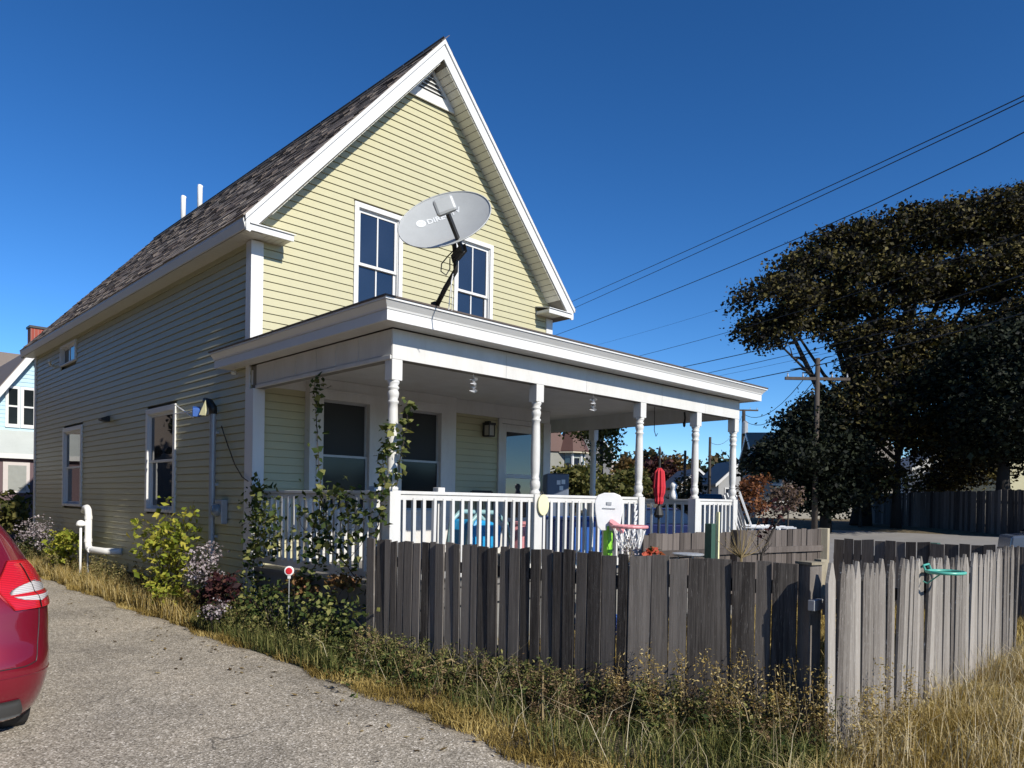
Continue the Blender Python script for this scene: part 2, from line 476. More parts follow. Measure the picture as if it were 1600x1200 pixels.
def np_single(name, me, label, cat, kind=None, loc=None, group=None, parent=None):
    o = bpy.data.objects.new(name, me); COL.objects.link(o)
    if parent is not None:
        off = wpos(parent); me.transform(Matrix.Translation(-off)); o.parent = parent
    elif loc is not None:
        me.transform(Matrix.Translation(-Vector(loc))); o.location = loc
    if label: o['label'] = label
    if cat: o['category'] = cat
    if kind: o['kind'] = kind
    if group: o['group'] = group
    return o

# ------------------------------------------------------------------ ground, street, driveway
def sstep(a, b, x):
    t = min(1, max(0, (x - a) / (b - a))); return t * t * (3 - 2 * t)
def gz(x, y):
    return 0.85 * sstep(20, 36, x) + 1.4 * sstep(40, 120, x) + 0.02 * math.sin(x * 0.7) * math.sin(y * 0.6) * sstep(0, 3, abs(x) * 0.3)

def grid(name, xs, ys, zf, mat):
    mb = MB()
    for x in xs:
        for y in ys: mb.v.append((x, y, zf(x, y)))
    ny = len(ys)
    for i in range(len(xs) - 1):
        for j in range(ny - 1):
            mb.f.append((i * ny + j, (i + 1) * ny + j, (i + 1) * ny + j + 1, i * ny + j + 1))
    return struct(name, mb, mat, True)
gx = [-900, -400, -200, -100, -60, -40, -30, -24, -18, -14, -11, -9] + [-8 + 0.5 * i for i in range(40)] + [12 + 1.0 * i for i in range(30)] + [44, 50, 60, 70, 85, 100, 130, 200, 400, 900]
gy = [-600, -300, -150, -80, -50, -30, -20] + [-14 + 0.5 * i for i in range(60)] + [17, 19, 22, 26, 30, 36, 44, 55, 70, 90, 130, 200, 400, 900]
grid('ground', gx, gy, gz, M['soil'])

# driveway with a ragged grassy edge
mb = MB()
ys = [-30, -20, -14] + [-12 + 0.12 * i for i in range(260)] + [22, 30, 40]
prev = None
for i, y in enumerate(ys):
    e = -0.70 - 0.20 * sstep(-3.0, -6.2, y) + 0.05 * math.sin(y * 2.3) + 0.035 * math.sin(y * 7.1 + 1) + 0.02 * math.sin(y * 19)
    if y > 11: e = -0.9
    row = [(-9.0, y, 0.010), (-5.0, y, 0.022), (e - 0.25, y, 0.022), (e, y, 0.004), (e + 0.01, y, -0.02)]
    o = len(mb.v); mb.v += row
    if prev is not None: mb.f += [(prev + k, prev + k + 1, o + k + 1, o + k) for k in range(4)]
    prev = o
struct('driveway', mb, M['tarmac'], True)

# street beyond the yard
sy_ = [-80 + 4 * i for i in range(60)]
grid('street', [10.2, 12, 14, 16, 18, 20.5, 22, 24, 26, 28, 29.5], sy_, lambda x, y: gz(x, y) + 0.03, M['road'])
mb = MB()
for y0 in sy_[:-1]:
    mb.hexa([(9.95, y0, -0.1), (10.2, y0, -0.1), (10.2, y0 + 4, -0.1), (9.95, y0 + 4, -0.1), (9.95, y0, 0.13), (10.2, y0, 0.13), (10.2, y0 + 4, 0.13), (9.95, y0 + 4, 0.13)])
struct('kerb', mb, M['concrete'])

# ------------------------------------------------------------------ the house
W_, L_ = 5.60, 11.27
house = thing('house', 'yellow clapboard house with steep gable, white trim and a wrap-around porch', 'house', (2.8, 5.6, 0.0))
SL = 1.1146
TH = math.atan(SL)
LAP = 0.1016
def under(x):   # underside of the roof above the gable wall
    xx = min(x, W_ - x); return 5.0 + SL * xx
def pbox(mb, pl, u0, u1, d0, d1, z0, z1):
    if pl == 'F': mb.box(u0, u1, -d1, -d0, z0, z1)
    else: mb.box(-d1, -d0, u0, u1, z0, z1)
    return mb

core = MB()
core.prism([(0.08, 0.08, 0.1), (W_ - 0.08, 0.08, 0.1), (W_ - 0.08, 0.08, 5.0), (W_ / 2, 0.08, 8.03), (0.08, 0.08, 5.0)], (0, L_ - 0.16, 0))
part('wall', core, plain('wall_backing', (0.45, 0.40, 0.28), 0.9), house)
rw = MB(); rw.box(W_ - 0.08, W_, 0, L_, 0.3, 4.83); rw.box(0, W_, L_ - 0.08, L_, 0.3, 5.0)
part('wall', rw, M['siding'], house)
fnd = MB(); fnd.box(0.01, W_ - 0.01, 0.01, L_ - 0.01, -0.1, 0.32)
part('foundation', fnd, M['concrete'], house)

open_F = [(1.48, 2.315, 4.10, 5.75), (3.32, 4.155, 4.10, 5.78), (0.76, 3.32, 0.6, 3.3), (4.33, 5.36, 0.6, 2.98)]
open_S = [(2.436, 3.699, 1.344, 2.99), (7.33, 8.73, 1.36, 2.99), (7.84, 9.02, 4.33, 4.76)]
def spans(a, b, z0, z1, opens):
    seg = [(a, b)]
    for (u0, u1, w0, w1) in opens:
        if z1 <= w0 + 0.01 or z0 >= w1 - 0.01: continue
        ns = []
        for s0, s1 in seg:
            if u1 <= s0 or u0 >= s1: ns.append((s0, s1)); continue
            if u0 > s0: ns.append((s0, u0))
            if u1 < s1: ns.append((u1, s1))
        seg = ns
    return seg
def board(mb, pl, a0, a1, b0, b1, z0, z1, dz=0.0):
    # a: lower ends, b: upper ends; butt proud at the bottom, tucked at the top
    def q(u, d, z): return (u, -d, z) if pl == 'F' else (-d, u, z)
    k = 0.905; zm = z0 + (z1 - z0) * k; m0 = a0 + (b0 - a0) * k; m1 = a1 + (b1 - a1) * k
    p = [q(a0, -0.012, z0), q(a0, 0.015, z0), q(a1, 0.015, z0), q(a1, -0.012, z0),
         q(m0, 0.0015, zm), q(m1, 0.0015, zm), q(m0, -0.010, zm + 0.001), q(m1, -0.010, zm + 0.001),
         q(b0, -0.010, z1), q(b1, -0.010, z1)]
    mb.poly(p, [(0, 1, 2, 3), (1, 4, 5, 2), (4, 6, 7, 5), (6, 8, 9, 7), (0, 3, 9, 8), (0, 8, 6, 4, 1), (3, 2, 5, 7, 9)])
def course(pl, z0, a, b, opens, gable=False):
    z1 = z0 + LAP + 0.001
    for s0, s1 in spans(a, b, z0, z1, opens):
        mb = MB()
        if s1 - s0 < 0.02: continue
        l0, l1, h0, h1 = s0, s1, s0, s1
        if gable:
            lim0 = (z0 - 5.0) / SL; lim1 = (z1 - 5.0) / SL
            l0 = max(s0, lim0 - 0.02); l1 = min(s1, W_ - lim0 + 0.02)
            h0 = max(s0, lim1 - 0.02); h1 = min(s1, W_ - lim1 + 0.02)
            if h1 - h0 < 0.05 or l1 - l0 < 0.05: continue
        board(mb, pl, l0, l1, h0, h1, z0, z1)
        part('siding_board', mb, M['siding'], house)
z = 0.30
while z < 4.80:
    course('S', z, 0.0, L_, open_S); z += LAP
z = 0.7066
while z < 7.58:
    if z + LAP <= 3.06 or z > 3.5: course('F', z, 0.0, W_, open_F, z + LAP > 5.0)
    z += LAP

# corner boards
def boards(specs, name='corner_board', mat=None, bevel=0.003):
    for s in specs:
        mb = MB(); mb.box(*s); part(name, mb, mat or M['trim'], house, bevel=bevel)
boards([(-0.036, 0.13, -0.032, 0.0, 3.40, 4.83), (-0.036, 0.0, 0.0, 0.115, 3.40, 4.83),
        (W_ - 0.13, W_ + 0.03, -0.030, 0.0, 3.40, 4.83), (W_, W_ + 0.03, 0.0, 0.11, 0.3, 4.83),
        (-0.028, 0.0, L_ - 0.10, L_ + 0.03, 0.30, 4.83), (0.0, 0.12, L_, L_ + 0.03, 0.30, 4.83)])
# corner pilaster carrying the porch beam
boards([(-0.035, 0.122, -0.135, 0.0, 0.12, 2.962), (-0.030, 0.0, 0.0, 0.10, 0.12, 3.38)], 'pilaster')

# eave fascias and gutters
fx = MB()
fx.prism([(-0.245, -0.30, 4.85), (-0.225, -0.30, 4.85), (-0.225, -0.30, 5.0), (-0.274, -0.30, 5.0), (-0.274, -0.30, 4.945)], (0, L_ + 0.62, 0))
part('fascia', fx, M['trim'], house)
fx = MB(); fx.box(W_ + 0.225, W_ + 0.25, -0.30, L_ + 0.32, 4.85, 5.0); part('fascia', fx, M['trim'], house)
# eave soffit panels
mb = MB(); mb.hexa([(-0.11, -0.0485, -0.006), (0.115, -0.0485, -0.006), (0.115, 0.0485, -0.006), (-0.11, 0.0485, -0.006), (-0.11, -0.0485, 0), (0.115, -0.0485, 0), (0.115, 0.0485, 0), (-0.11, 0.0485, 0)])
me_sof = mb.mesh('soffit_panel', M['soffit'])
mb = MB(); mb.box(-0.225, 0.0, -0.28, L_ + 0.3, 4.846, 4.87); mb.box(W_, W_ + 0.225, -0.28, L_ + 0.3, 4.846, 4.87)
part('soffit', mb, plain('soffit_groove', (0.16, 0.145, 0.12), 0.8), house)
for i in range(115):
    inst('soffit_panel', me_sof, house, (-0.112, -0.22 + 0.102 * i, 4.846))

# roof slabs
roofm = MB()
def slab(sign):
    def X(x): return x if sign > 0 else W_ - x
    t = lambda x: 5.0 + SL * (x + 0.27)
    y0, y1 = -0.318, L_ + 0.34
    P_ = [(X(-0.262), y0, t(-0.262) - 0.06), (X(W_ / 2), y0, t(W_ / 2) - 0.06), (X(W_ / 2), y0, t(W_ / 2) - 0.012), (X(-0.262), y0, t(-0.262) - 0.012)]
    roofm.prism(P_, (0, y1 - y0, 0))
slab(1); slab(-1)
roof = part('roof', roofm, plain('roof_deck_felt', (0.05, 0.045, 0.045), 0.95), house)
# shingles on the left slope: single ones where they show largest, the rest joined
sdir = Vector((math.cos(TH), 0, math.sin(TH))); nL = Vector((-math.sin(TH), 0, math.cos(TH)))
base = Vector((-0.285, 0, 5.0 + SL * (-0.285 + 0.27)))
cells = []
EXP = 0.142; WD = 0.32
rows = int(4.63 / EXP)
for r_ in range(rows + 1):
    y = -0.345 + (r_ % 3) * 0.0
    off = rng.uniform(0, WD); first = True
    while y < L_ + 0.33:
        w = (WD - off * 0.7 if first else WD * rng.choice([0.55, 0.8, 1.0, 1.15])); first = False
        w = min(w, L_ + 0.35 - y)
        cells.append((r_, y, w)); y += w
cpos = Vector((-4.239, -8.843, 1.6))
def cc(c): return base + sdir * (c[0] * EXP) + Vector((0, c[1] + c[2] / 2, 0))
cells.sort(key=lambda c: (cc(c) - cpos).length)
me_sh = []
for th in (0.007, 0.011, 0.016):
    mb = MB(); mb.hexa([(0, -0.5, -0.004), (0.20, -0.5, -0.006), (0.20, 0.5, -0.006), (0, 0.5, -0.004), (0, -0.5, th), (0.20, -0.5, 0.001), (0.20, 0.5, 0.001), (0, 0.5, th)])
    me_sh.append(mb.mesh('shingle', M['shingle']))
for c in cells[:300]:
    p = base + sdir * (c[0] * EXP) + Vector((0, c[1] + c[2] / 2, 0))
    inst('shingle', me_sh[rng.randrange(3)], roof, p, (0, -TH, 0), (1, c[2] - 0.006, 1))
mb = MB()
for c in cells[300:]:
    p = base + sdir * (c[0] * EXP) + Vector((0, c[1], 0)); th = rng.choice((0.007, 0.011, 0.016)); w = c[2] - 0.006
    a, b_ = p, p + sdir * min(0.20, 4.66 - c[0] * EXP); yv = Vector((0, w, 0))
    mb.hexa([a, b_, b_ + yv, a + yv, a + nL * th, b_ + nL * 0.001, b_ + nL * 0.001 + yv, a + nL * th + yv], rng.random())
part('shingle', mb, M['shingle'], roof, kind='stuff')
mb = MB()
for r_ in range(rows + 1):      # right slope, never seen from the street side
    for j in range(24):
        y = -0.34 + j * 0.5; p = Vector((W_ + 0.285, y, 5.0 - SL * 0.015)) + Vector((-math.cos(TH), 0, math.sin(TH))) * (r_ * EXP)
        s2 = Vector((-math.cos(TH), 0, math.sin(TH))); n2 = Vector((math.sin(TH), 0, math.cos(TH))); yv = Vector((0, 0.495, 0)); q = p + s2 * min(0.2, 4.66 - r_ * EXP)
        mb.hexa([p, p + yv, q + yv, q, p + n2 * 0.012, p + n2 * 0.012 + yv, q + n2 * 0.001 + yv, q + n2 * 0.001], rng.random())
part('shingle', mb, M['shingle'], roof, kind='stuff')
mb = MB(); zr_ = 5.0 + SL * 3.07
mb.prism([(2.8 - 0.16, -0.30, zr_ - 0.155), (2.8, -0.30, zr_ + 0.028), (2.8 + 0.16, -0.30, zr_ - 0.155), (2.8, -0.30, zr_ + 0.005)], (0, L_ + 0.60, 0))
part('ridge_cap', mb, plain('ridge_vent_dark', (0.03, 0.028, 0.028), 0.9), house)

# rake boards, returns and rake soffit
def rake(sign, side):
    X = (lambda x: x) if sign > 0 else (lambda x: W_ - x)
    t = lambda x: 5.0 + SL * (x + 0.27) - 0.005
    ya = -0.345 if side == 'front' else L_ + 0.325
    m1 = MB(); x0 = -0.245
    m1.prism([(X(x0), ya + 0.022, t(x0) - 0.06), (X(x0), ya + 0.022, t(x0) - 0.20), (X(x0 + 0.05), ya + 0.022, t(x0 + .05) - 0.268), (X(2.8), ya + 0.022, t(2.8) - 0.285), (X(2.8), ya + 0.022, t(2.8) - 0.06)], (0, 0.03, 0))
    part('rake_board', m1, M['trim'], house, bevel=0.003)
    m2 = MB(); x0 = -0.262
    m2.prism([(X(x0), ya, t(x0) - 0.0), (X(x0), ya, t(x0) - 0.06), (X(2.8), ya, t(2.8) - 0.068), (X(2.8), ya, t(2.8) - 0.0)], (0, 0.05, 0))
    part('rake_trim', m2, M['trim'], house)
for sg in (1, -1):
    for sd in ('front', 'back'): rake(sg, sd)
    X = (lambda x: x) if sg > 0 else (lambda x: W_ - x)
    mb = MB()
    xa, xb = sorted((X(-0.245), X(0.392)))
    mb.box(xa, xb, -0.326, -0.304, 4.835, 4.912)
    mb.box(xa + 0.004, xb - 0.004, -0.304, 0.0, 4.862, 4.905)
    part('cornice_return', mb, M['trim'], house, bevel=0.003)
    mb = MB()
    mb.prism([(X(-0.20), -0.345, 4.912), (X(0.41), -0.345, 4.912), (X(0.41), 0.0, 4.985), (X(-0.20), 0.0, 4.985)], (0, 0, 0.012))
    part('return_cap', mb, M['trim'], house)
    inside = MB()
    for k in range(5):
        a = X(0.0 + 0.078 * k + 0.003); b_ = X(0.0 + 0.078 * (k + 1) - 0.003); a, b_ = min(a, b_), max(a, b_)
        inside.box(a, b_, -0.302, -0.001, 4.850, 4.860)
    inside.box(min(X(-0.222), X(0)), max(X(-0.222), X(0)), -0.302, -0.285, 4.850, 4.860)
    part('return_soffit', inside, M['soffit'], house)
me_r = MB(); me_r.box(-0.049, 0.049, -0.152, 0.152, -0.006, 0.0); me_rs = me_r.mesh('soffit_panel', M['soffit'])
for sg in (1, -1):
    n = 42
    for k in range(n):
        s_ = 0.35 + k * 0.107 
        x = s_ * math.cos(TH) - 0.10; zz = 5.0 + SL * x - 0.004
        if x > 2.76: break
        xw = x if sg > 0 else W_ - x
        inst('soffit_panel', me_rs, house, (xw, -0.154, zz), (0, -TH if sg > 0 else TH, 0))
    mb = MB(); X = (lambda x: x) if sg > 0 else (lambda x: W_ - x)
    mb.prism([(X(-0.1), -0.30, 5.0 - SL * .1 + 0.002), (X(2.8), -0.30, 5.0 + SL * 2.8 + 0.002), (X(2.8), -0.30, 5.0 + SL * 2.8 + 0.04), (X(-0.1), -0.30, 5.0 - SL * .1 + 0.04)], (0, 0.30, 0))
    part('soffit', mb, plain('soffit_groove2', (0.16, 0.145, 0.12), 0.8), house)

# gable vent
gv = MB(); gv.prism([(2.38, -0.03, 7.585), (3.22, -0.03, 7.585), (2.8, -0.03, 8.08)], (0, 0.02, 0))
vent = part('gable_vent', gv, plain('vent_dark', (0.10, 0.10, 0.10), 0.9), house)
mb = MB()
mb.box(2.36, 3.24, -0.055, -0.005, 7.585, 7.635); mb.prism([(2.40, -0.05, 7.635), (3.20, -0.05, 7.635), (3.10, -0.05, 7.735), (2.50, -0.05, 7.735)], (0, 0.03, 0))
for sx_ in (1, -1):
    X = (lambda x: x) if sx_ > 0 else (lambda x: W_ - x)
    mb.prism([(X(2.36), -0.055, 7.635), (X(2.44), -0.055, 7.635), (X(2.8), -0.055, 8.03), (X(2.8), -0.055, 8.12)], (0, 0.05, 0))
part('vent_frame', mb, M['trim'], vent)
for k in range(4):
    zz = 7.765 + 0.062 * k; hw = (8.04 - zz) / SL * 0.92
    mb = MB(); mb.prism([(2.8 - hw, -0.05, zz), (2.8 + hw, -0.05, zz), (2.8 + hw, -0.012, zz + 0.05), (2.8 - hw, -0.012, zz + 0.05)], (0, 0, 0.006))
    part('louver', mb, M['trim'], vent)

# windows
def window(pl, u0, u1, z0, z1, cas=0.07, style='double', glass=None, muntin=True, depth=0.035, lit=None):
    mb = MB()
    pbox(mb, pl, u0, u1, -0.02, depth, z1 - cas, z1)
    pbox(mb, pl, u0, u0 + cas, -0.02, depth, z0, z1 - cas); pbox(mb, pl, u1 - cas, u1, -0.02, depth, z0, z1 - cas)
    pbox(mb, pl, u0 + cas, u1 - cas, -0.02, depth, z0, z0 + cas * 0.6)
    w = part('window', mb, M['trim'], house, bevel=0.003)
    a, b_, c, d = u0 + cas, u1 - cas, z0 + cas * 0.6, z1 - cas
    jam = MB()
    for s in ((a - 0.01, a + 0.012, c, d), (b_ - 0.012, b_ + 0.01, c, d)): pbox(jam, pl, s[0], s[1], -0.07, 0.005, s[2], s[3])
    pbox(jam, pl, a + 0.012, b_ - 0.012, -0.07, 0.005, d - 0.012, d); pbox(jam, pl, a + 0.012, b_ - 0.012, -0.07, 0.005, c, c + 0.012)
    part('frame', jam, M['trim'], w)
    a += 0.012; b_ -= 0.012; c += 0.012; d -= 0.012
    mid = (c + d) / 2 - 0.0
    G = glass or M['glass']
    if style == 'double':
        for (s0, s1, dp) in ((mid - 0.018, d, -0.012), (c, mid + 0.018, -0.040)):
            f_ = MB(); r = 0.038
            pbox(f_, pl, a, b_, dp - 0.022, dp, s1 - r, s1); pbox(f_, pl, a, b_, dp - 0.022, dp, s0, s0 + r)
            pbox(f_, pl, a, a + r, dp - 0.022, dp, s0 + r, s1 - r); pbox(f_, pl, b_ - r, b_, dp - 0.022, dp, s0 + r, s1 - r)
            part('sash', f_, M['trim'], w)
            if muntin:
                m_ = MB(); cu = (a + b_) / 2; pbox(m_, pl, cu - 0.011, cu + 0.011, dp - 0.020, dp - 0.003, s0 + r, s1 - r); part('muntin', m_, M['trim'], w)
                for (g0, g1) in ((a + r, cu - 0.011), (cu + 0.011, b_ - r)):
                    g_ = MB(); pbox(g_, pl, g0, g1, dp - 0.016, dp - 0.012, s0 + r, s1 - r); part('pane', g_, G, w)
            else:
                g_ = MB(); pbox(g_, pl, a + r, b_ - r, dp - 0.016, dp - 0.012, s0 + r, s1 - r); part('pane', g_, G, w)
    elif style == 'slider':
        cu = (a + b_) / 2
        for (s0, s1, dp) in ((a, cu + 0.02, -0.015), (cu - 0.02, b_, -0.04)):
            f_ = MB(); r = 0.03
            pbox(f_, pl, s0, s1, dp - 0.02, dp, d - r, d); pbox(f_, pl, s0, s1, dp - 0.02, dp, c, c + r)
            pbox(f_, pl, s0, s0 + r, dp - 0.02, dp, c + r, d - r); pbox(f_, pl, s1 - r, s1, dp - 0.02, dp, c + r, d - r)
            part('sash', f_, M['trim'], w)
            g_ = MB(); pbox(g_, pl, s0 + r, s1 - r, dp - 0.014, dp - 0.01, c + r, d - r); part('pane', g_, G, w)
    return w
window('F', 1.48, 2.315, 4.10, 5.75); window('F', 3.32, 4.155, 4.10, 5.78)
window('S', 2.436, 3.699, 1.344, 2.99, 0.085, muntin=False, glass=M['glass_side']); window('S', 7.33, 8.73, 1.36, 2.99, 0.085, muntin=False, glass=M['glass_side'])
window('S', 7.84, 9.02, 4.33, 4.76, 0.045, 'slider', glass=M['glass_side'])

# ------------------------------------------------------------------ porch (parts of the house)
PD, PX = 3.0, 6.77
dk = MB()
dk.box(0.0, PX, -3.02, -0.005, 0.70, 0.74); dk.box(W_ + 0.005, PX, -0.005, 2.8, 0.70, 0.74)
dk.box(0.02, PX - 0.02, -2.99, -2.95, 0.50, 0.70); dk.box(0.02, 0.06, -2.95, -0.01, 0.50, 0.70)
dk.box(PX - 0.06, PX - 0.02, -2.95, 2.8, 0.50, 0.70)
part('deck', dk, M['deck'], house)
for i in range(26):   # skirt boards and rubble footing under the side of the porch
    pass
fb = MB(); fb.box(0.07, PX - 0.07, -2.94, -2.80, -0.05, 0.50); fb.box(0.07, 0.2, -2.80, -0.01, -0.05, 0.50)
part('foundation', fb, M['concrete'], house)
for k in range(2):    # footing blocks
    y = -2.9
    while y < -0.15:
        l = rng.uniform(0.34, 0.44); mb = MB(); mb.box(0.035 + rng.uniform(0, 0.015), 0.09, y + 0.008, min(y + l, -0.14) - 0.008, 0.02 + 0.235 * k, 0.245 + 0.235 * k)
        part('footing_block', mb, M['concrete'], house, bevel=0.012); y += l
stp = MB()
for k in range(3): stp.box(4.25, 5.5, -3.02 - 0.28 * (k + 1), -3.02 - 0.28 * k - 0.001, 0.0, 0.56 - 0.185 * k)
part('porch_steps', stp, M['deck'], house)

# swept fascia, crown and soffit round the porch
def sweep(prof, name, mat, closed=True):
    def ring(d, z): return [(-d, 0.56, z), (-d, -3.0 - d, z), (PX + d, -3.0 - d, z), (PX + d, 2.9, z)]
    rings = [ring(d, z) for d, z in prof]; n = len(prof); mb = MB()
    pts = [p for r in rings for p in r]; fc = []
    for i in range(n if closed else n - 1):
        j = (i + 1) % n
        for k in range(3): fc.append((i * 4 + k, i * 4 + k + 1, j * 4 + k + 1, j * 4 + k))
    fc += [tuple(i * 4 for i in range(n)), tuple(i * 4 + 3 for i in range(n))[::-1]]
    mb.poly(pts, fc)
    o = part(name, mb, mat, house)
    bm = __import__('bmesh').new(); bm.from_mesh(o.data); __import__('bmesh').ops.recalc_face_normals(bm, faces=bm.faces); bm.to_mesh(o.data); bm.free()
    return o
sweep([(0.215, 3.255), (0.24, 3.255), (0.24, 3.352), (0.215, 3.352)], 'fascia', M['trim'])
sweep([(0.20, 3.355), (0.246, 3.355), (0.252, 3.372), (0.296, 3.425), (0.20, 3.425)], 'crown_moulding', M['trim'])
sweep([(0.20, 3.428), (0.305, 3.428), (0.305, 3.448), (0.20, 3.448)], 'gutter_lip', M['trim'])
sweep([(0.01, 3.262), (0.212, 3.262), (0.212, 3.275), (0.01, 3.275)], 'soffit', M['porch_white'])
rf = MB()
e = 0.315; zt = 3.466
def slope_z(y): return zt + 0.045 * min(1, max(0, (y + 3.3) / 3.3)) * 3.3
rf.poly([(-e, -3 - e, 3.450), (PX + e, -3 - e, 3.450), (PX + e, 2.95, 3.45), (W_, 2.95, 3.45), (W_, 0, 3.45), (0, 0, 3.45), (0, 0.58, 3.45), (-e, 0.58, 3.45),
         (-e, -3 - e, zt), (PX + e, -3 - e, zt), (PX + e, 2.95, zt), (W_, 2.95, 3.60), (W_, 0, 3.60), (0, 0, 3.60), (0, 0.58, 3.50), (-e, 0.58, zt)],
        [(0, 1, 9, 8), (1, 2, 10, 9), (2, 3, 11, 10), (3, 4, 12, 11), (4, 5, 13, 12), (5, 6, 14, 13), (6, 7, 15, 14), (7, 0, 8, 15), (8, 9, 12, 13), (9, 10, 11, 12), (8, 13, 14, 15), (0, 7, 6, 5), (0, 5, 4, 1), (1, 4, 3, 2)])
part('porch_roof', rf, plain('porch_roof_shingle', (0.10, 0.08, 0.072), 0.95), house)
ce = MB(); ce.box(0.10, PX - 0.10, -2.90, -0.03, 3.20, 3.225); ce.box(W_ + 0.03, PX - 0.10, -0.03, 2.8, 3.20, 3.225)
part('ceiling', ce, M['porch_white'], house)

# beams: core plus face panels with open joints
bc = MB()
bc.box(0.012, 0.125, -2.99, -0.0, 2.966, 3.25); bc.box(0.125, PX - 0.012, -2.988, -2.875, 2.966, 3.25); bc.box(PX - 0.125, PX - 0.012, -2.875, 2.8, 2.966, 3.25)
part('beam', bc, plain('beam_core', (0.20, 0.19, 0.17), 0.8), house)
def bpan(x0, x1, y0, y1, z0=2.964, z1=3.252):
    mb = MB(); mb.box(x0, x1, y0, y1, z0, z1); part('beam_panel', mb, M['porch_white'], house, bevel=0.002)
yy = [-3.0, -2.42, -1.98, -1.58, -1.12, -0.62, -0.14]
for a, b_ in zip(yy[:-1], yy[1:]): bpan(0.0, 0.012, a + (0.012 if a == -3.0 else 0) + 0.004, b_ - 0.004, 3.004 + rng.uniform(-0.003, 0.003))
mb = MB(); mb.box(-0.014, 0.012, -2.985, -0.14, 2.960, 3.0); part('beam_trim', mb, M['porch_white'], house, bevel=0.003)
xx = [0.0, 1.55, 2.95, 4.6, 5.75, PX]
for a, b_ in zip(xx[:-1], xx[1:]): bpan(a + 0.0015, b_ - 0.0015, -3.0, -2.988)
mb = MB(); mb.box(0.10, PX - 0.1, -2.874, -2.866, 2.964, 3.20); mb.box(PX - 0.134, PX - 0.126, -2.86, 2.8, 2.964, 3.20); mb.box(0.126, 0.134, -2.86, -0.04, 2.964, 3.20)
part('beam_liner', mb, M['porch_white'], house)

# turned porch posts
def porch_post(x, y, label=None):
    w = 0.065; cx, cy = x + w, y + w
    mb = MB()
    mb.box(x, x + 2 * w, y, y + 2 * w, 0.742, 1.69)
    o = part('porch_post', mb, M['porch_white'], house, bevel=0.006, label=label)
    mb = MB(); mb.box(x + 0.002, x + 2 * w - 0.002, y + 0.002, y + 2 * w - 0.002, 2.76, 2.9635); part('top_block', mb, M['porch_white'], o, bevel=0.006)
    prof = [(0.060, 1.688), (0.064, 1.70), (0.064, 1.716), (0.050, 1.73), (0.044, 1.745), (0.055, 1.765), (0.061, 1.80), (0.058, 1.835), (0.046, 1.855), (0.050, 1.865), (0.050, 1.88), (0.042, 1.89),
            (0.050, 1.94), (0.054, 2.06), (0.053, 2.25), (0.048, 2.48), (0.045, 2.535), (0.056, 2.548), (0.056, 2.562), (0.043, 2.575), (0.052, 2.605), (0.058, 2.635), (0.052, 2.66), (0.042, 2.672), (0.057, 2.684), (0.057, 2.70), (0.044, 2.712), (0.060, 2.74), (0.062, 2.762)]
    t = MB(); t.lathe((cx, cy, 0), prof, 20)
    s = part('turned_shaft', t, M['porch_white'], o, smooth=True)
    return o
porch_post(0.0, -3.0); porch_post(2.05, -3.0); porch_post(4.106, -3.0); porch_post(5.522, -3.0); porch_post(6.64, -3.0)
porch_post(6.64, -0.20); porch_post(6.64, 2.6)

def railing(axis, fixed, a, b, sp, newels=()):
    """axis x: runs along x at y=fixed; axis y: runs along y at x=fixed"""
    def bx(mb, u0, u1, d0, d1, z0, z1):
        if axis == 'x': mb.box(u0, u1, fixed + d0, fixed + d1, z0, z1)
        else: mb.box(fixed + d0, fixed + d1, u0, u1, z0, z1)
    mb = MB(); bx(mb, a, b, -0.045, 0.045, 1.655, 1.688); bx(mb, a, b, -0.020, 0.020, 1.600, 1.655); bx(mb, a, b, -0.032, -0.020, 1.598, 1.650)
    o = part('railing', mb, M['porch_white'], house, bevel=0.004)
    mb = MB(); bx(mb, a, b, -0.020, 0.020, 0.79, 0.885); part('bottom_rail', mb, M['porch_white'], o, bevel=0.003)
    n = int(round((b - a) / sp)); st = (b - a) / n
    m_ = MB(); m_.box(-0.018, 0.018, -0.018, 0.018, 0.0, 0.76); me = m_.mesh('baluster', M['porch_white'])
    for i in range(n - 1 + 1):
        u = a + st * (i + 0.5); 
        loc = (u, fixed - 0.022, 0.862) if axis == 'x' else (fixed - 0.022, u, 0.862)
        inst('baluster', me, o, loc, (rng.uniform(-.008, .008), rng.uniform(-.008, .008), rng.uniform(-0.1, 0.1)))
    for u in newels:
        m2 = MB(); bx(m2, u - 0.045, u + 0.045, 0.022, 0.112, 0.742, 1.735); part('support_post', m2, M['porch_white'], o, bevel=0.004)
    return o
railing('y', 0.07, -2.87, -0.135, 0.145, (-2.55,))
railing('x', -2.935, 0.13, 2.05, 0.128, (0.72,))
railing('x', -2.935, 2.18, 4.106, 0.13)
railing('x', -2.935, 5.652, 6.64, 0.12)
railing('y', 6.705, -2.87, -0.20, 0.15)
railing('y', 6.705, -0.07, 2.6, 0.15)

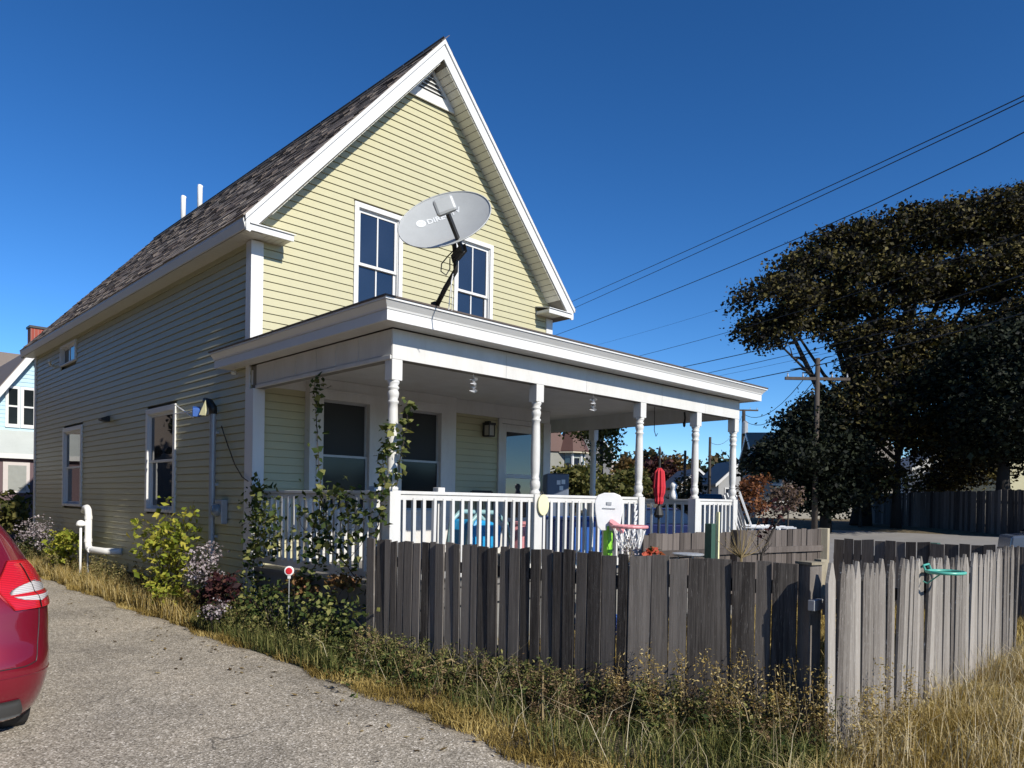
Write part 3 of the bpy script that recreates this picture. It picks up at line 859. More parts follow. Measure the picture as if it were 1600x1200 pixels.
# bay with two tall windows
BY = -0.14
def wbox(x0, x1, z0, z1, y0=BY, y1=0.0, name='bay_panel', bev=0.003):
    mb = MB(); mb.box(x0, x1, y0, y1, z0, z1); return part(name, mb, M['porch_white'], house, bevel=bev)
w1 = (0.958, 1.694); w2 = (2.262, 3.0)
wt, wb = 2.93, 1.45
wbox(0.76, w1[0], 0.742, 3.198); wbox(w1[1], w2[0], 0.742, 3.198); wbox(w2[1], 3.31, 0.742, 3.198)
for a, b_ in (w1, w2):
    wbox(a, b_, wt, 3.198); wbox(a, b_, 0.742, wb)
    cs = MB()
    cs.box(a - 0.10, b_ + 0.10, BY - 0.018, BY, wt, wt + 0.11); cs.box(a - 0.12, b_ + 0.12, BY - 0.030, BY, wt + 0.11, wt + 0.135)
    cs.box(a - 0.10, a, BY - 0.018, BY, wb, wt); cs.box(b_, b_ + 0.10, BY - 0.018, BY, wb, wt); cs.box(a - 0.12, b_ + 0.12, BY - 0.045, BY, wb - 0.04, wb)
    w = part('window', cs, M['porch_white'], house, bevel=0.003)
    mid = 2.175
    for s0, s1, yy_ in ((mid - 0.02, wt, -0.075), (wb, mid + 0.02, -0.105)):
        f_ = MB(); r = 0.03
        f_.box(a, b_, yy_, yy_ + 0.022, s0, s0 + r); f_.box(a, b_, yy_, yy_ + 0.022, s1 - r, s1); f_.box(a, a + r, yy_, yy_ + 0.022, s0 + r, s1 - r); f_.box(b_ - r, b_, yy_, yy_ + 0.022, s0 + r, s1 - r)
        part('sash', f_, M['galv'], w)
        g_ = MB(); g_.box(a + r, b_ - r, yy_ + 0.009, yy_ + 0.013, s0 + r, s1 - r); part('pane', g_, M['screen'] if s1 == wt else M['glass_shade'], w)
for k in range(3):   # recessed look of the wainscot below the windows
    mb = MB(); x0 = 0.86 + k * 0.82; mb.box(x0, x0 + 0.70, BY - 0.012, BY, 0.86, 1.34); part('bay_panel', mb, M['porch_white'], house, bevel=0.004)
# frieze above the porch wall
boards([(0.0, 0.76, -0.032, 0.0, 3.02, 3.2), (3.31, W_, -0.032, 0.0, 2.985, 3.2)], 'frieze', M['porch_white'])
boards([(W_ - 0.155, W_ + 0.028, -0.034, -0.001, 0.742, 2.98)], 'corner_board', M['porch_white'])

# storm door
mb = MB(); mb.box(4.335, 4.405, -0.045, 0, 0.742, 2.98); mb.box(5.285, 5.355, -0.045, 0, 0.742, 2.98); mb.box(4.405, 5.285, -0.045, 0, 2.90, 2.98)
door = part('door', mb, M['porch_white'], house, bevel=0.003)
mb = MB()
for s in ((4.41, 4.52, 0.76, 2.895), (5.17, 5.28, 0.76, 2.895), (4.52, 5.17, 2.77, 2.895), (4.52, 5.17, 1.995, 2.065), (4.52, 5.17, 0.76, 1.10), (4.52, 5.17, 1.26, 1.33)): mb.box(s[0], s[1], -0.034, -0.006, s[2], s[3])
part('storm_frame', mb, M['porch_white'], door, bevel=0.003)
for z0, z1 in ((2.065, 2.77), (1.33, 1.995), (1.10, 1.26)):
    mb = MB(); mb.box(4.52, 5.17, -0.024, -0.018, z0, z1); part('pane', mb, M['glass'], door)
mb = MB(); mb.box(5.20, 5.24, -0.075, -0.034, 1.62, 1.80); part('handle', mb, M['black'], door, bevel=0.006)

# wall lantern by the door
mb = MB(); mb.box(3.985, 4.085, -0.03, -0.012, 2.66, 2.86)
lan = part('wall_lantern', mb, M['black'], house, bevel=0.004)
mb = MB(); mb.box(3.96, 4.11, -0.20, -0.04, 2.83, 2.855); mb.prism([(3.96, -0.20, 2.855), (4.11, -0.20, 2.855), (4.11, -0.04, 2.855), (3.96, -0.04, 2.855)], (0, 0, 0.015)); mb.box(4.015, 4.055, -0.14, -0.03, 2.87, 2.90)
mb.box(3.97, 4.10, -0.19, -0.05, 2.645, 2.665)
for sx_ in (3.97, 4.088):
    for sy2 in (-0.19, -0.062): mb.box(sx_, sx_ + 0.012, sy2, sy2 + 0.012, 2.665, 2.83)
part('lantern_cage', mb, M['black'], lan)
mb = MB(); mb.box(3.985, 4.085, -0.175, -0.065, 2.667, 2.828); part('lantern_glass', mb, plain('frosted_glass', (0.45, 0.43, 0.38), 0.25), lan)

# vent pipes on the ridge
for (x, y, z0, z1) in ((2.98, 10.137, 8.2, 9.18), (2.98, 9.095, 8.2, 9.14)):
    mb = MB(); mb.tube([(x, y, z0), (x, y, z1 - 0.05), (x + 0.012, y, z1)], 0.062, 12); part('vent_pipe', mb, M['pvc'], house, smooth=True)

# things fixed to the shaded side wall
py = 0.965
mb = MB(); mb.tube([(-0.075, py, 0.62), (-0.075, py, 2.72)], 0.043, 12)
for zc in (1.05, 1.75, 2.45): mb.box(-0.06, -0.002, py - 0.055, py + 0.055, zc, zc + 0.03)
cd = part('service_pipe', mb, M['galv'], house, smooth=False)
mb = MB(); mb.tube([(-0.075, py, 2.715), (-0.078, py + 0.005, 2.80), (-0.10, py + 0.07, 2.875), (-0.11, py + 0.16, 2.90), (-0.11, py + 0.17, 2.86)], [0.052, 0.056, 0.056, 0.05, 0.02], 12); part('pipe_elbow', mb, M['black'], cd, smooth=True)
mb = MB(); mb.box(-0.10, -0.015, 0.60, 0.82, 1.24, 1.56)
mt = part('electric_meter', mb, M['galv'], house, bevel=0.008)
mb = MB(); mb.lathe((-0.10, 0.71, 1.42), [(0.085, 0.0), (0.085, 0.03), (0.07, 0.07), (0.0, 0.085)], 16, (-1, 0, 0)); part('meter_glass', mb, plain('meter_glass_grey', (0.22, 0.25, 0.26), 0.12), mt, smooth=True)
mb = MB(); mb.tube([(-0.03, 0.80, 2.55), (-0.035, 0.6, 2.30), (-0.04, 0.35, 2.02), (-0.05, 0.12, 1.86), (-0.06, -0.08, 1.80)], 0.007, 5); part('service_cable', mb, M['wire'], house)
mb = MB(); mb.box(-0.05, -0.015, 5.60, 5.78, 2.93, 3.03); mb.prism([(-0.05, 5.60, 3.03), (-0.16, 5.60, 2.985), (-0.16, 5.60, 2.95), (-0.05, 5.60, 2.93)], (0, 0.18, 0)); part('wall_light', mb, M['black'], house, bevel=0.004)
mb = MB(); mb.tube([(-0.02, 9.6, 4.42), (-0.09, 9.55, 4.44), (-0.15, 9.40, 4.50)], 0.025, 8); part('spigot', mb, M['trim'], house)
# small light pipe stub under the porch eave
mb = MB(); mb.lathe((-0.10, 0.28, 3.16), [(0.0, 0), (0.035, 0.01), (0.04, 0.04), (0.02, 0.06)], 10); part('eave_sensor', mb, M['soffit'], house, smooth=True)

# ------------------------------------------------------------------ fences
def fence_board(me, parent, x, y, z0, h, ang, tilt=0.0, w=1.0, name='fence_board'):
    return inst(name, me, parent, (x, y, z0), (rng.uniform(-0.012, 0.012), tilt + rng.uniform(-0.008, 0.008), ang), (w, rng.uniform(0.8, 1.25), h))
def plank_meshes(mat, n=4, style='flat'):
    out = []
    for i in range(n):
        mb = MB(); hw = 0.5; t = 0.010
        r2 = random.Random(50 + i)
        if style == 'flat':
            a, b_ = r2.uniform(-0.006, 0.006), r2.uniform(-0.006, 0.006)
            prof = [(-hw, 0), (hw, 0), (hw, 0.5), (hw * r2.uniform(.97, 1.0), 1.0 + a), (-hw * r2.uniform(.97, 1.0), 1.0 + b_), (-hw, 0.5)]
        elif style == 'dog':
            prof = [(-hw, 0), (hw, 0), (hw, 0.965), (hw * 0.55, 1.0), (-hw * 0.55, 1.0), (-hw, 0.965)]
        else:  # worn point
            k = r2.uniform(-0.12, 0.12)
            prof = [(-hw, 0), (hw, 0), (hw, 0.905), (hw * 0.72, 0.94), (k + 0.14, 0.994), (k - 0.10, 1.0), (-hw * 0.75, 0.935), (-hw, 0.90)]
        mb.prism([(x, -t, z) for x, z in prof], (0, 2 * t, 0))
        me = mb.mesh('plank', mat); out.append(me)
    return out

# dark front fence along the driveway side of the yard
fence = thing('wooden_fence', 'dark weathered flat-topped board fence from the porch corner to the street corner', 'fence', (0.25, -5.0, 0.0))
fm = plank_meshes(M['fence'])
pa, pb, pc = Vector((-0.182, -2.902, 0)), Vector((0.248, -5.615, 0)), Vector((0.692, -6.666, 0))
def fence_run(a, b_, parent, meshes, wmean, h, gap, jit=0.012, z0=-0.02, wj=0.25, miss=()):
    d = (b_ - a); L = d.length; d.normalize(); ang = math.atan2(d.y, d.x); s = 0.0; k = 0
    nrm = Vector((-d.y, d.x, 0))
    while s < L - 0.03:
        w = wmean * rng.uniform(1 - wj, 1 + wj); w = min(w, L - s)
        c = a + d * (s + w / 2) + nrm * rng.uniform(-0.004, 0.004)
        if k not in miss:
            fence_board(rng.choice(meshes), parent, c.x, c.y, z0, h + rng.uniform(-jit, jit) - z0, ang, w=w - rng.uniform(0.2, 1.0) * gap)
        s += w; k += 1
def rail(a, b_, z, parent, mat, name='fence_rail', off=0.03, sz=(0.019, 0.045)):
    d = (b_ - a).normalized(); n_ = Vector((-d.y, d.x, 0)) * off
    mb = MB(); c = (a + b_) / 2 - n_ + Vector((0, 0, z)); mb.obox(c, (b_ - a) / 2, Vector((-d.y, d.x, 0)) * sz[0], (0, 0, sz[1])); part(name, mb, mat, parent)
fence_run(pa, pb, fence, fm, 0.105, 1.222, 0.020)
fence_run(pb + (pc - pb) * 0.003, pc, fence, fm, 0.135, 1.225, 0.006)
for z in (0.35, 1.02):
    rail(pa, pb, z, fence, M['fence'], off=-0.035); rail(pb, pc, z + 0.03, fence, M['fence'], off=-0.035)
def post(x, y, h, w, parent, mat, cap=True, name='fence_post', ang=0.1):
    mb = MB(); c, s = math.cos(ang) * w / 2, math.sin(ang) * w / 2
    mb.obox((x, y, h / 2 - 0.05), (c, s, 0), (-s, c, 0), (0, 0, h / 2 + 0.05)); part(name, mb, mat, parent, bevel=0.006)
post(0.769, -6.713, 1.215, 0.105, fence, M['fence'], ang=1.2)
post(pb.x + 0.07, pb.y + 0.03, 1.14, 0.09, fence, M['fence'], ang=1.2); post(pa.x + 0.07, pa.y - 0.05, 1.15, 0.09, fence, M['fence'], ang=1.2)
mb = MB(); mb.obox((1.229, -6.596, 1.05), (0.012, 0.03, 0), (-0.03, 0.012, 0), (0, 0, 0.17)); part('fence_post', mb, M['post_wood'], fence)
mb = MB(); mb.obox((0.769, -6.713, 1.222), (0.02, 0.065, 0), (-0.06, 0.02, 0), (0, 0, 0.009)); part('post_cap', mb, M['post_wood'], fence)
mb = MB(); mb.obox((0.66, -6.80, 0.96), (0.07, 0.0, 0), (0, 0.022, 0), (0, 0, 0.035)); part('gate_latch', mb, M['galv'], fence, bevel=0.004)

# pale pointed pickets facing the street
pf = thing('picket_fence', 'silvery weathered picket fence with pointed tops in sunlight, right of the dark fence', 'fence', (3.1, -6.9, 0.0))
pm = plank_meshes(M['picket'], 6, 'point')
x = 0.60; y = -6.92; k = 0
while x < 5.36:
    w = rng.uniform(0.085, 0.125)
    h = 1.20 + 0.02 * math.sin(x * 1.3) + rng.uniform(-0.018, 0.022) + (0.02 if x < 0.9 else 0)
    inst('picket', rng.choice(pm), pf, (x + w / 2, y + rng.uniform(-0.006, 0.006) + 0.012 * math.sin(x), -0.02), (rng.uniform(-.015, .015), rng.uniform(-.02, .02), rng.uniform(-.05, .05)), (w - 0.004, 1.0, h + 0.02))
    x += w + 0.003; k += 1
for z in (0.32, 0.95):
    mb = MB(); mb.box(0.62, 5.38, -6.895, -6.86, z - 0.045, z + 0.045); part('fence_rail', mb, M['fence'], pf)
post(5.42, -6.85, 1.16, 0.09, pf, M['picket'], ang=0.0); post(3.2, -6.84, 1.05, 0.09, pf, M['fence'], ang=0.0)

# back fence of the yard in front of the porch, and the lower run to the street
bf = thing('wooden_fence', 'grey board fence in front of the porch steps, ending at a pale square post', 'fence', (6.2, -3.5, 0.0))
bm_ = plank_meshes(M['fence_back'], 4)
q0, q1, q2 = Vector((3.95, -3.16, 0)), Vector((5.9, -3.38, 0)), Vector((8.05, -3.78, 0))
fence_run(q0, q1, bf, bm_, 0.13, 1.20, 0.012); fence_run(q1, q2, bf, bm_, 0.14, 1.235, 0.012)
for a, b_ in ((q0, q1), (q1, q2)):
    for z in (0.35, 0.93): rail(a, b_, z, bf, M['fence_back'], off=0.035)
post(8.10, -3.80, 1.25, 0.16, bf, M['post_wood'], ang=0.2); post(q1.x, q1.y - 0.06, 1.24, 0.10, bf, M['fence_back'])
lf = thing('wooden_fence', 'low grey board fence beyond the picket fence, right of the pale square post', 'fence', (8.1, -5.0, 0.0))
r0, r1 = Vector((8.20, -3.92, 0)), Vector((8.35, -6.9, 0))
fence_run(r0, r1, lf, bm_, 0.15, 1.085, 0.012)
for z in (0.30, 0.80): rail(r0, r1, z, lf, M['fence_back'], off=-0.035)
post(8.34, -6.95, 1.15, 0.1, lf, M['fence_back'])
post(9.927, -4.82, 1.02, 0.28, lf, M['green_paint'], name='post_board')

# ------------------------------------------------------------------ satellite dish
foot = Vector((0.345, -3.218, 3.47))
dish = thing('satellite_dish', 'grey oval satellite dish with white lettering on a bent mast at the porch roof corner', 'satellite dish', foot)
ctr = Vector((0.112, -3.641, 4.099))
camp = Vector((-4.239, -8.843, 1.6))
R3 = Vector((0.73218, -0.68091, 0.01641)); U3 = Vector((-0.00579, 0.01787, 0.99982)); F3 = Vector((0.68109, 0.73215, -0.00914))
nrm = (-F3 * 0.83 + U3 * 0.50 - R3 * 0.16).normalized()
la = (R3 * math.cos(math.radians(24)) + U3 * math.sin(math.radians(24)))
la = (la - nrm * la.dot(nrm)).normalized()
sa = nrm.cross(la).normalized()
if sa.z < 0: sa = -sa
RA, RB = 0.432, 0.355
def dz(u, v): return 0.075 * (u * u + v * v)
def dp(u, v, k=0.0): return ctr + la * (u * RA) + sa * (v * RB) + nrm * (dz(u, v) + k)
mb = MB(); NR, NS = 10, 48
for side, kk in ((0, 0.0), (1, -0.008)):
    pts = [dp(0, 0, kk)]
    for i in range(1, NR + 1):
        for j in range(NS):
            th = 2 * math.pi * j / NS; r_ = i / NR; pts.append(dp(r_ * math.cos(th), r_ * math.sin(th), kk))
    fc = [(0, 1 + j, 1 + (j + 1) % NS) for j in range(NS)]
    for i in range(NR - 1):
        for j in range(NS):
            a = 1 + i * NS + j; b_ = 1 + i * NS + (j + 1) % NS; fc.append((a, a + NS, b_ + NS, b_))
    mb.poly(pts, fc)
part('reflector', mb, M['dishgrey'], dish, smooth=True)
mb = MB(); ring_ = [dp(math.cos(2 * math.pi * j / 64), math.sin(2 * math.pi * j / 64), 0.0) for j in range(65)]
mb.tube(ring_, 0.0065, 6, caps=False); part('rim', mb, M['dishgrey'], dish, smooth=True)
# lettering that follows the bowl
def letter(mb, txt, u0, v0, size):
    cu = bpy.data.curves.new('t', 'FONT'); cu.body = txt; cu.size = size; cu.resolution_u = 3; cu.offset = size * 0.035
    ob = bpy.data.objects.new('t', cu); COL.objects.link(ob)
    dg = bpy.context.evaluated_depsgraph_get(); me = bpy.data.meshes.new_from_object(ob.evaluated_get(dg))
    pts = [dp(u0 + v.co.x / RA, v0 + v.co.y / RB, 0.003) for v in me.vertices]
    mb.poly(pts, [tuple(p.vertices) for p in me.polygons])
    bpy.data.objects.remove(ob); bpy.data.meshes.remove(me)
for ch_, u_ in (('DIRECTV', -0.33),):
    mb = MB(); letter(mb, ch_, u_, 0.26, 0.082)
    part('lettering', mb, M['dishtext'], dish)
mb = MB(); cx_, cy_ = -0.46, 0.34
pts = [dp(cx_ + 0.045 / RA * math.cos(2 * math.pi * j / 24), cy_ + 0.045 / RB * math.sin(2 * math.pi * j / 24), 0.003) for j in range(24)]
pts2 = [dp(cx_ + 0.026 / RA * math.cos(2 * math.pi * j / 24), cy_ + 0.004 + 0.021 / RB * math.sin(2 * math.pi * j / 24), 0.003) for j in range(24)]
mb.poly(pts + pts2, [(j, (j + 1) % 24, 24 + (j + 1) % 24, 24 + j) for j in range(24)])
pts3 = [dp(cx_ + 0.024 / RA * math.cos(2 * math.pi * j / 16), cy_ + 0.004 + 0.017 / RB * math.sin(2 * math.pi * j / 16), 0.003) for j in range(16)]
mb.poly(pts3, [tuple(range(16))]); part('emblem', mb, M['dishtext'], dish)
# feed arm, head, mast
elbow = Vector((0.201, -3.767, 3.876)); lnb = Vector((-0.319, -4.128, 4.037))
hub = dp(0.12, -0.98, -0.03)
mb = MB(); d_ = (lnb - elbow); sd_ = d_.cross(nrm).normalized(); up_ = sd_.cross(d_.normalized())
mb.obox(elbow + d_ * 0.46, d_ * 0.47, sd_ * 0.014, up_ * 0.024)
part('feed_arm', mb, M['mast'], dish, bevel=0.003)
fdir = (ctr - lnb).normalized()
mb = MB(); mb.obox(lnb - d_.normalized() * 0.02, la * 0.088, fdir * 0.028, fdir.cross(la).normalized() * 0.070)
mb.tube([lnb, lnb + fdir * 0.10], 0.035, 12); part('receiver_head', mb, M['dishgrey'], dish, bevel=0.024)
mtop = Vector((0.244, -3.63, 3.848)); mbend = Vector((0.277, -3.593, 3.769))
mb = MB(); mb.tube([foot, foot + (mbend - foot) * 0.5, mbend - Vector((0, 0, 0.03)), mbend + Vector((0, 0, 0.02)), mtop + Vector((0, 0, 0.03))], 0.024, 10)
part('mast', mb, M['mast'], dish, smooth=True)
mb = MB(); mb.obox((elbow + mtop) / 2 + Vector((0, 0, 0.0)), la * 0.035, (elbow - mtop) * 0.6, nrm * 0.045); mb.tube([mtop, dp(0.05, -0.35, -0.02)], 0.022, 8); mb.tube([elbow, mtop], 0.03, 8)
mb.obox(dp(0.05, -0.30, -0.025), la * 0.14, sa * 0.10, nrm * 0.01)
part('bracket', mb, M['mast'], dish)
mb = MB(); mb.obox(foot, (0.09, 0.0, 0.0), (0, 0.055, 0.0), (0, 0, 0.006)); mb.obox(foot + Vector((0, 0, 0.03)), (0.03, 0, 0), (0, 0.035, 0), (0, 0, 0.03)); part('foot_plate', mb, M['mast'], dish, bevel=0.003)
cab = [Vector(p) for p in ((0.226, -3.612, 3.907), (0.185, -3.589, 3.855), (0.117, -3.581, 3.771), (0.113, -3.578, 3.7), (0.147, -3.611, 3.666), (0.205, -3.595, 3.741), (0.205, -3.594, 3.835))]
mb = MB(); mb.tube(cab, 0.006, 5); part('cable', mb, M['wire'], dish)
mb = MB(); mb.tube([Vector((0.29, -3.604, 3.829)), Vector((0.273, -3.563, 3.704)), Vector((0.276, -3.526, 3.592)), Vector((0.296, -3.479, 3.401))], 0.005, 5); mb.tube([Vector((0.268, -3.611, 3.822)), Vector((0.26, -3.552, 3.644)), Vector((0.289, -3.54, 3.473)), Vector((0.318, -3.5, 3.389))], 0.004, 5); part('cable', mb, M['white_plastic'], dish)

# ------------------------------------------------------------------ red hatchback, rear corner in the frame
car_x, car_y = -3.026, -3.564
m, nt, b = new_mat('red_car_paint')
b.inputs['Base Color'].default_value = (0.235, 0.006, 0.022, 1); b.inputs['Metallic'].default_value = 0.45; b.inputs['Roughness'].default_value = 0.38
b.inputs['Coat Weight'].default_value = 1.0; b.inputs['Coat Roughness'].default_value = 0.04
fl = noise(nt, world_coords(nt), 900, 1); bump(nt, b, fl, 0.05, 0.0005)
M['car_red'] = m
M['tyre'] = plain('tyre_rubber', (0.02, 0.02, 0.02), 0.85); M['dark_plastic'] = paint('grey_bumper_plastic', (0.075, 0.078, 0.08), 0.55, 0.2)
M['chrome'] = plain('chrome', (0.75, 0.75, 0.75), 0.12, 1.0)
def lens(name, col, rough=0.08):
    m, nt, b = new_mat(name); w = world_coords(nt, (1, 1, 1))
    ch = nt.nodes.new('ShaderNodeTexWave'); ch.inputs['Scale'].default_value = 30; ch.bands_direction = 'Z'; nt.links.new(w, ch.inputs['Vector'])
    c = mixc(nt, ramp(nt, [(0.2, (0, 0, 0)), (0.8, (1, 1, 1))], ch.outputs['Fac']), tuple(x * 0.6 for x in col), col)
    nt.links.new(c, b.inputs['Base Color']); b.inputs['Roughness'].default_value = 0.25; b.inputs['Coat Weight'].default_value = 1; b.inputs['Coat Roughness'].default_value = 0.03
    bump(nt, b, ch.outputs['Fac'], 0.25, 0.003)
    return m
M['lamp_red'] = lens('red_lamp_lens', (0.62, 0.012, 0.02)); M['lamp_clear'] = lens('clear_lamp_lens', (0.66, 0.62, 0.60))
HW = 0.86
cxm = car_x + 0.12 - HW   # centre line
# half width and rear offset by height; length 3.95
ZT = [0.14, 0.20, 0.27, 0.34, 0.42, 0.52, 0.62, 0.72, 0.80, 0.88, 0.95, 1.02, 1.08, 1.14, 1.20, 1.28, 1.36, 1.42, 1.46, 1.475]
def lerp(tab, z):
    for (a, va), (b_, vb) in zip(tab[:-1], tab[1:]):
        if z <= b_: 
            t = (z - a) / (b_ - a); t = max(0, min(1, t)); return va + (vb - va) * t
    return tab[-1][1]
WTAB = [(0.14, 0.755), (0.20, 0.80), (0.30, 0.825), (0.42, 0.85), (0.60, 0.862), (0.75, 0.862), (0.88, 0.85), (1.0, 0.815), (1.1, 0.775), (1.2, 0.72), (1.3, 0.665), (1.4, 0.60), (1.45, 0.54), (1.475, 0.46)]
RTAB = [(0.14, 0.16), (0.20, 0.10), (0.27, 0.04), (0.36, 0.0), (0.47, -0.02), (0.56, -0.01), (0.62, 0.025), (0.72, 0.045), (0.90, 0.07), (1.02, 0.13), (1.12, 0.22), (1.25, 0.36), (1.38, 0.50), (1.45, 0.66), (1.475, 1.0)]
FTAB = [(0.14, 3.7), (0.20, 3.80), (0.45, 3.93), (0.62, 3.92), (0.75, 3.80), (0.88, 3.45), (0.98, 3.05), (1.05, 2.85), (1.2, 2.5), (1.35, 2.2), (1.45, 1.95), (1.475, 1.7)]
RY = car_y + 0.02
def carpt(z, s, k=0.0):
    """s in 0..1 round the body, starting mid rear, towards the right side, front, left"""
    w = lerp(WTAB, z) + k; r0 = RY + lerp(RTAB, z) - k; r1 = RY + lerp(FTAB, z) + k
    L2 = (r1 - r0) / 2; cy = (r0 + r1) / 2; th = s * 2 * math.pi
    ex = 0.42 if z < 1.0 else 0.5
    cx = math.sin(th); cyy = -math.cos(th)
    n_ = 6.5 if z < 0.95 else 5.5
    den = (abs(cx) ** n_ + abs(cyy) ** n_) ** (1 / n_)
    ux, uy = cx / den, cyy / den
    crown = 0.10 * ux * ux if uy < 0 else 0.35 * ux * ux   # rounded ends in plan
    yy_ = cy + uy * L2
    if uy < -0.5: yy_ += crown * (abs(uy) ** 8) * 1.0
    if uy > 0.5: yy_ -= crown * (abs(uy) ** 8)
    return Vector((cxm + ux * w, yy_, z))
car = thing('parked_car', 'red hatchback at the left edge, only its right rear corner and tail lamp in view', 'car', (cxm, RY + 1.9, 0.0))
zs_ = []
for a, b_ in zip(ZT[:-1], ZT[1:]): zs_ += [a, (a + b_) / 2]
zs_.append(ZT[-1]); NSg = 160
def s_of(j): return j / NSg
mb = MB(); pts = [carpt(z, s_of(j)) for z in zs_ for j in range(NSg)]
fc = []
def is_glass(z, s):
    return False
for i in range(len(zs_) - 1):
    for j in range(NSg):
        a = i * NSg + j; b_ = i * NSg + (j + 1) % NSg; fc.append((a, b_, b_ + NSg, a + NSg))
fc.append(tuple((len(zs_) - 1) * NSg + j for j in range(NSg))); fc.append(tuple(range(NSg))[::-1])
mb.poly(pts, fc); part('body', mb, M['car_red'], car, smooth=True)
def patch(name, z0, z1, s0, s1, k, mat, nz=8, ns=16, parent=None, shape=None, smooth=True):
    mb = MB(); pts = []
    for i in range(nz + 1):
        z = z0 + (z1 - z0) * i / nz
        a, b_ = (s0, s1) if shape is None else shape(i / nz)
        for j in range(ns + 1): pts.append(carpt(z, a + (b_ - a) * j / ns, k))
    fc = [(i * (ns + 1) + j, i * (ns + 1) + j + 1, (i + 1) * (ns + 1) + j + 1, (i + 1) * (ns + 1) + j) for i in range(nz) for j in range(ns)]
    n0 = len(pts)
    rim = [j for j in range(ns + 1)] + [(i * (ns + 1) + ns) for i in range(1, nz + 1)] + [nz * (ns + 1) + j for j in range(ns - 1, -1, -1)] + [i * (ns + 1) for i in range(nz - 1, 0, -1)]
    cen = Vector((cxm, RY + 1.9, 0))
    back = []
    for r_ in rim:
        p = pts[r_]; d = Vector((cxm - p.x, (RY + 1.9 - p.y) * 0.45, 0)); d.normalize(); back.append(p + d * (k + 0.012))
    pts += back; m_ = len(rim)
    fc += [(rim[i], rim[(i + 1) % m_], n0 + (i + 1) % m_, n0 + i) for i in range(m_)]
    mb.poly(pts, fc); return part(name, mb, mat, parent or car, smooth=smooth)
# s ~0.125 is the right rear corner
def tl(t):   # tail lamp outline by height fraction
    a = 0.083 + 0.030 * abs(t - 0.45) ** 1.3 + (0.018 * max(0, t - 0.55)); b_ = 0.150 - 0.022 * max(0, t - 0.3) - 0.03 * max(0, 0.15 - t)
    return a, b_
lamp = patch('tail_lamp', 0.86, 1.16, 0, 0, 0.010, M['lamp_red'], 14, 20, shape=tl)
def tl2(t): 
    q = math.sin(math.pi * min(1, max(0, t))) ** 0.6
    return 0.119 - 0.030 * q + 0.008 * t, 0.119 + 0.022 * q
patch('clear_lens', 0.905, 1.03, 0, 0, 0.015, M['lamp_clear'], 8, 14, parent=lamp, shape=tl2)
patch('lamp_seam', 0.865, 1.14, 0.1165, 0.1172, 0.0165, M['black'], 8, 2, parent=lamp)
lampL = patch('tail_lamp', 0.86, 1.16, 0, 0, 0.010, M['lamp_red'], 14, 20, shape=lambda t: tuple(1 - v for v in tl(t))[::-1])
# tailgate seam, lower grey diffuser, rear glass, side glass
patch('rear_window', 1.13, 1.38, 0, 0, 0.004, M['glass_shade'], 8, 30, shape=lambda t: (-0.078 + 0.004 * t, 0.078 - 0.004 * t))
def strip(pts, r, name, mat): mb = MB(); mb.tube(pts, r, 5, caps=False); part(name, mb, mat, car)
seam = [carpt(0.86 - 0.33 * t, 0.1165 - 0.006 * t, 0.001) for t in [i / 10 for i in range(11)]] + [carpt(0.53 - 0.02 * math.sin(t * 1.57), 0.1105 - 0.012 * t, 0.001) for t in (0.4, 0.8, 1.0)] + [carpt(0.51, 0.095 - 0.09 * t, 0.001) for t in [i / 6 for i in range(7)]]
strip(seam, 0.0035, 'tailgate_seam', M['black'])
patch('diffuser', 0.155, 0.30, 0, 0, 0.008, M['dark_plastic'], 5, 40, shape=lambda t: (-0.108 + 0.010 * abs(t - 0.5), 0.112 - 0.012 * t))
strip([carpt(0.475 - 0.02 * 1, 0.0 + 0.15 * t, 0.002) for t in [i / 20 for i in range(21)]], 0.003, 'bumper_crease', M['car_red'])
# small chrome badge
cu = bpy.data.curves.new('t', 'FONT'); cu.body = 'SE'; cu.size = 0.055; cu.extrude = 0.002; cu.resolution_u = 2; cu.shear = 0.25
ob = bpy.data.objects.new('t', cu); COL.objects.link(ob); me = bpy.data.meshes.new_from_object(ob.evaluated_get(bpy.context.evaluated_depsgraph_get())); bpy.data.objects.remove(ob)
bx_ = carpt(0.735, 0.1045)
mb = MB(); mb.poly([(bx_.x - 0.088 + v.co.x, carpt(0.735 + v.co.y, 0.104).y - 0.006 - v.co.z, 0.735 + v.co.y) for v in me.vertices], [tuple(p.vertices) for p in me.polygons]); part('badge', mb, M['chrome'], car)
for sx_ in (1, -1):
    for wy in (RY + 0.62, RY + 3.10):
        mb = MB(); cx = cxm + sx_ * 0.62; mb.lathe((cx - 0.10, wy, 0.30), [(0.20, 0), (0.29, 0.01), (0.302, 0.04), (0.302, 0.16), (0.29, 0.19), (0.20, 0.20)], 28, (1, 0, 0))
        wh = part('wheel', mb, M['tyre'], car, smooth=False)
        mb = MB(); mb.lathe((cx - 0.08, wy, 0.30), [(0.0, 0), (0.20, 0.01), (0.20, 0.165), (0.17, 0.16), (0.05, 0.175), (0.0, 0.178)], 24, (1, 0, 0)); part('rim', mb, M['galv'], wh)
mb = MB(); mb.box(cxm - 0.60, cxm + 0.60, RY + 0.45, RY + 3.5, 0.17, 0.24); part('underbody', mb, M['black'], car)

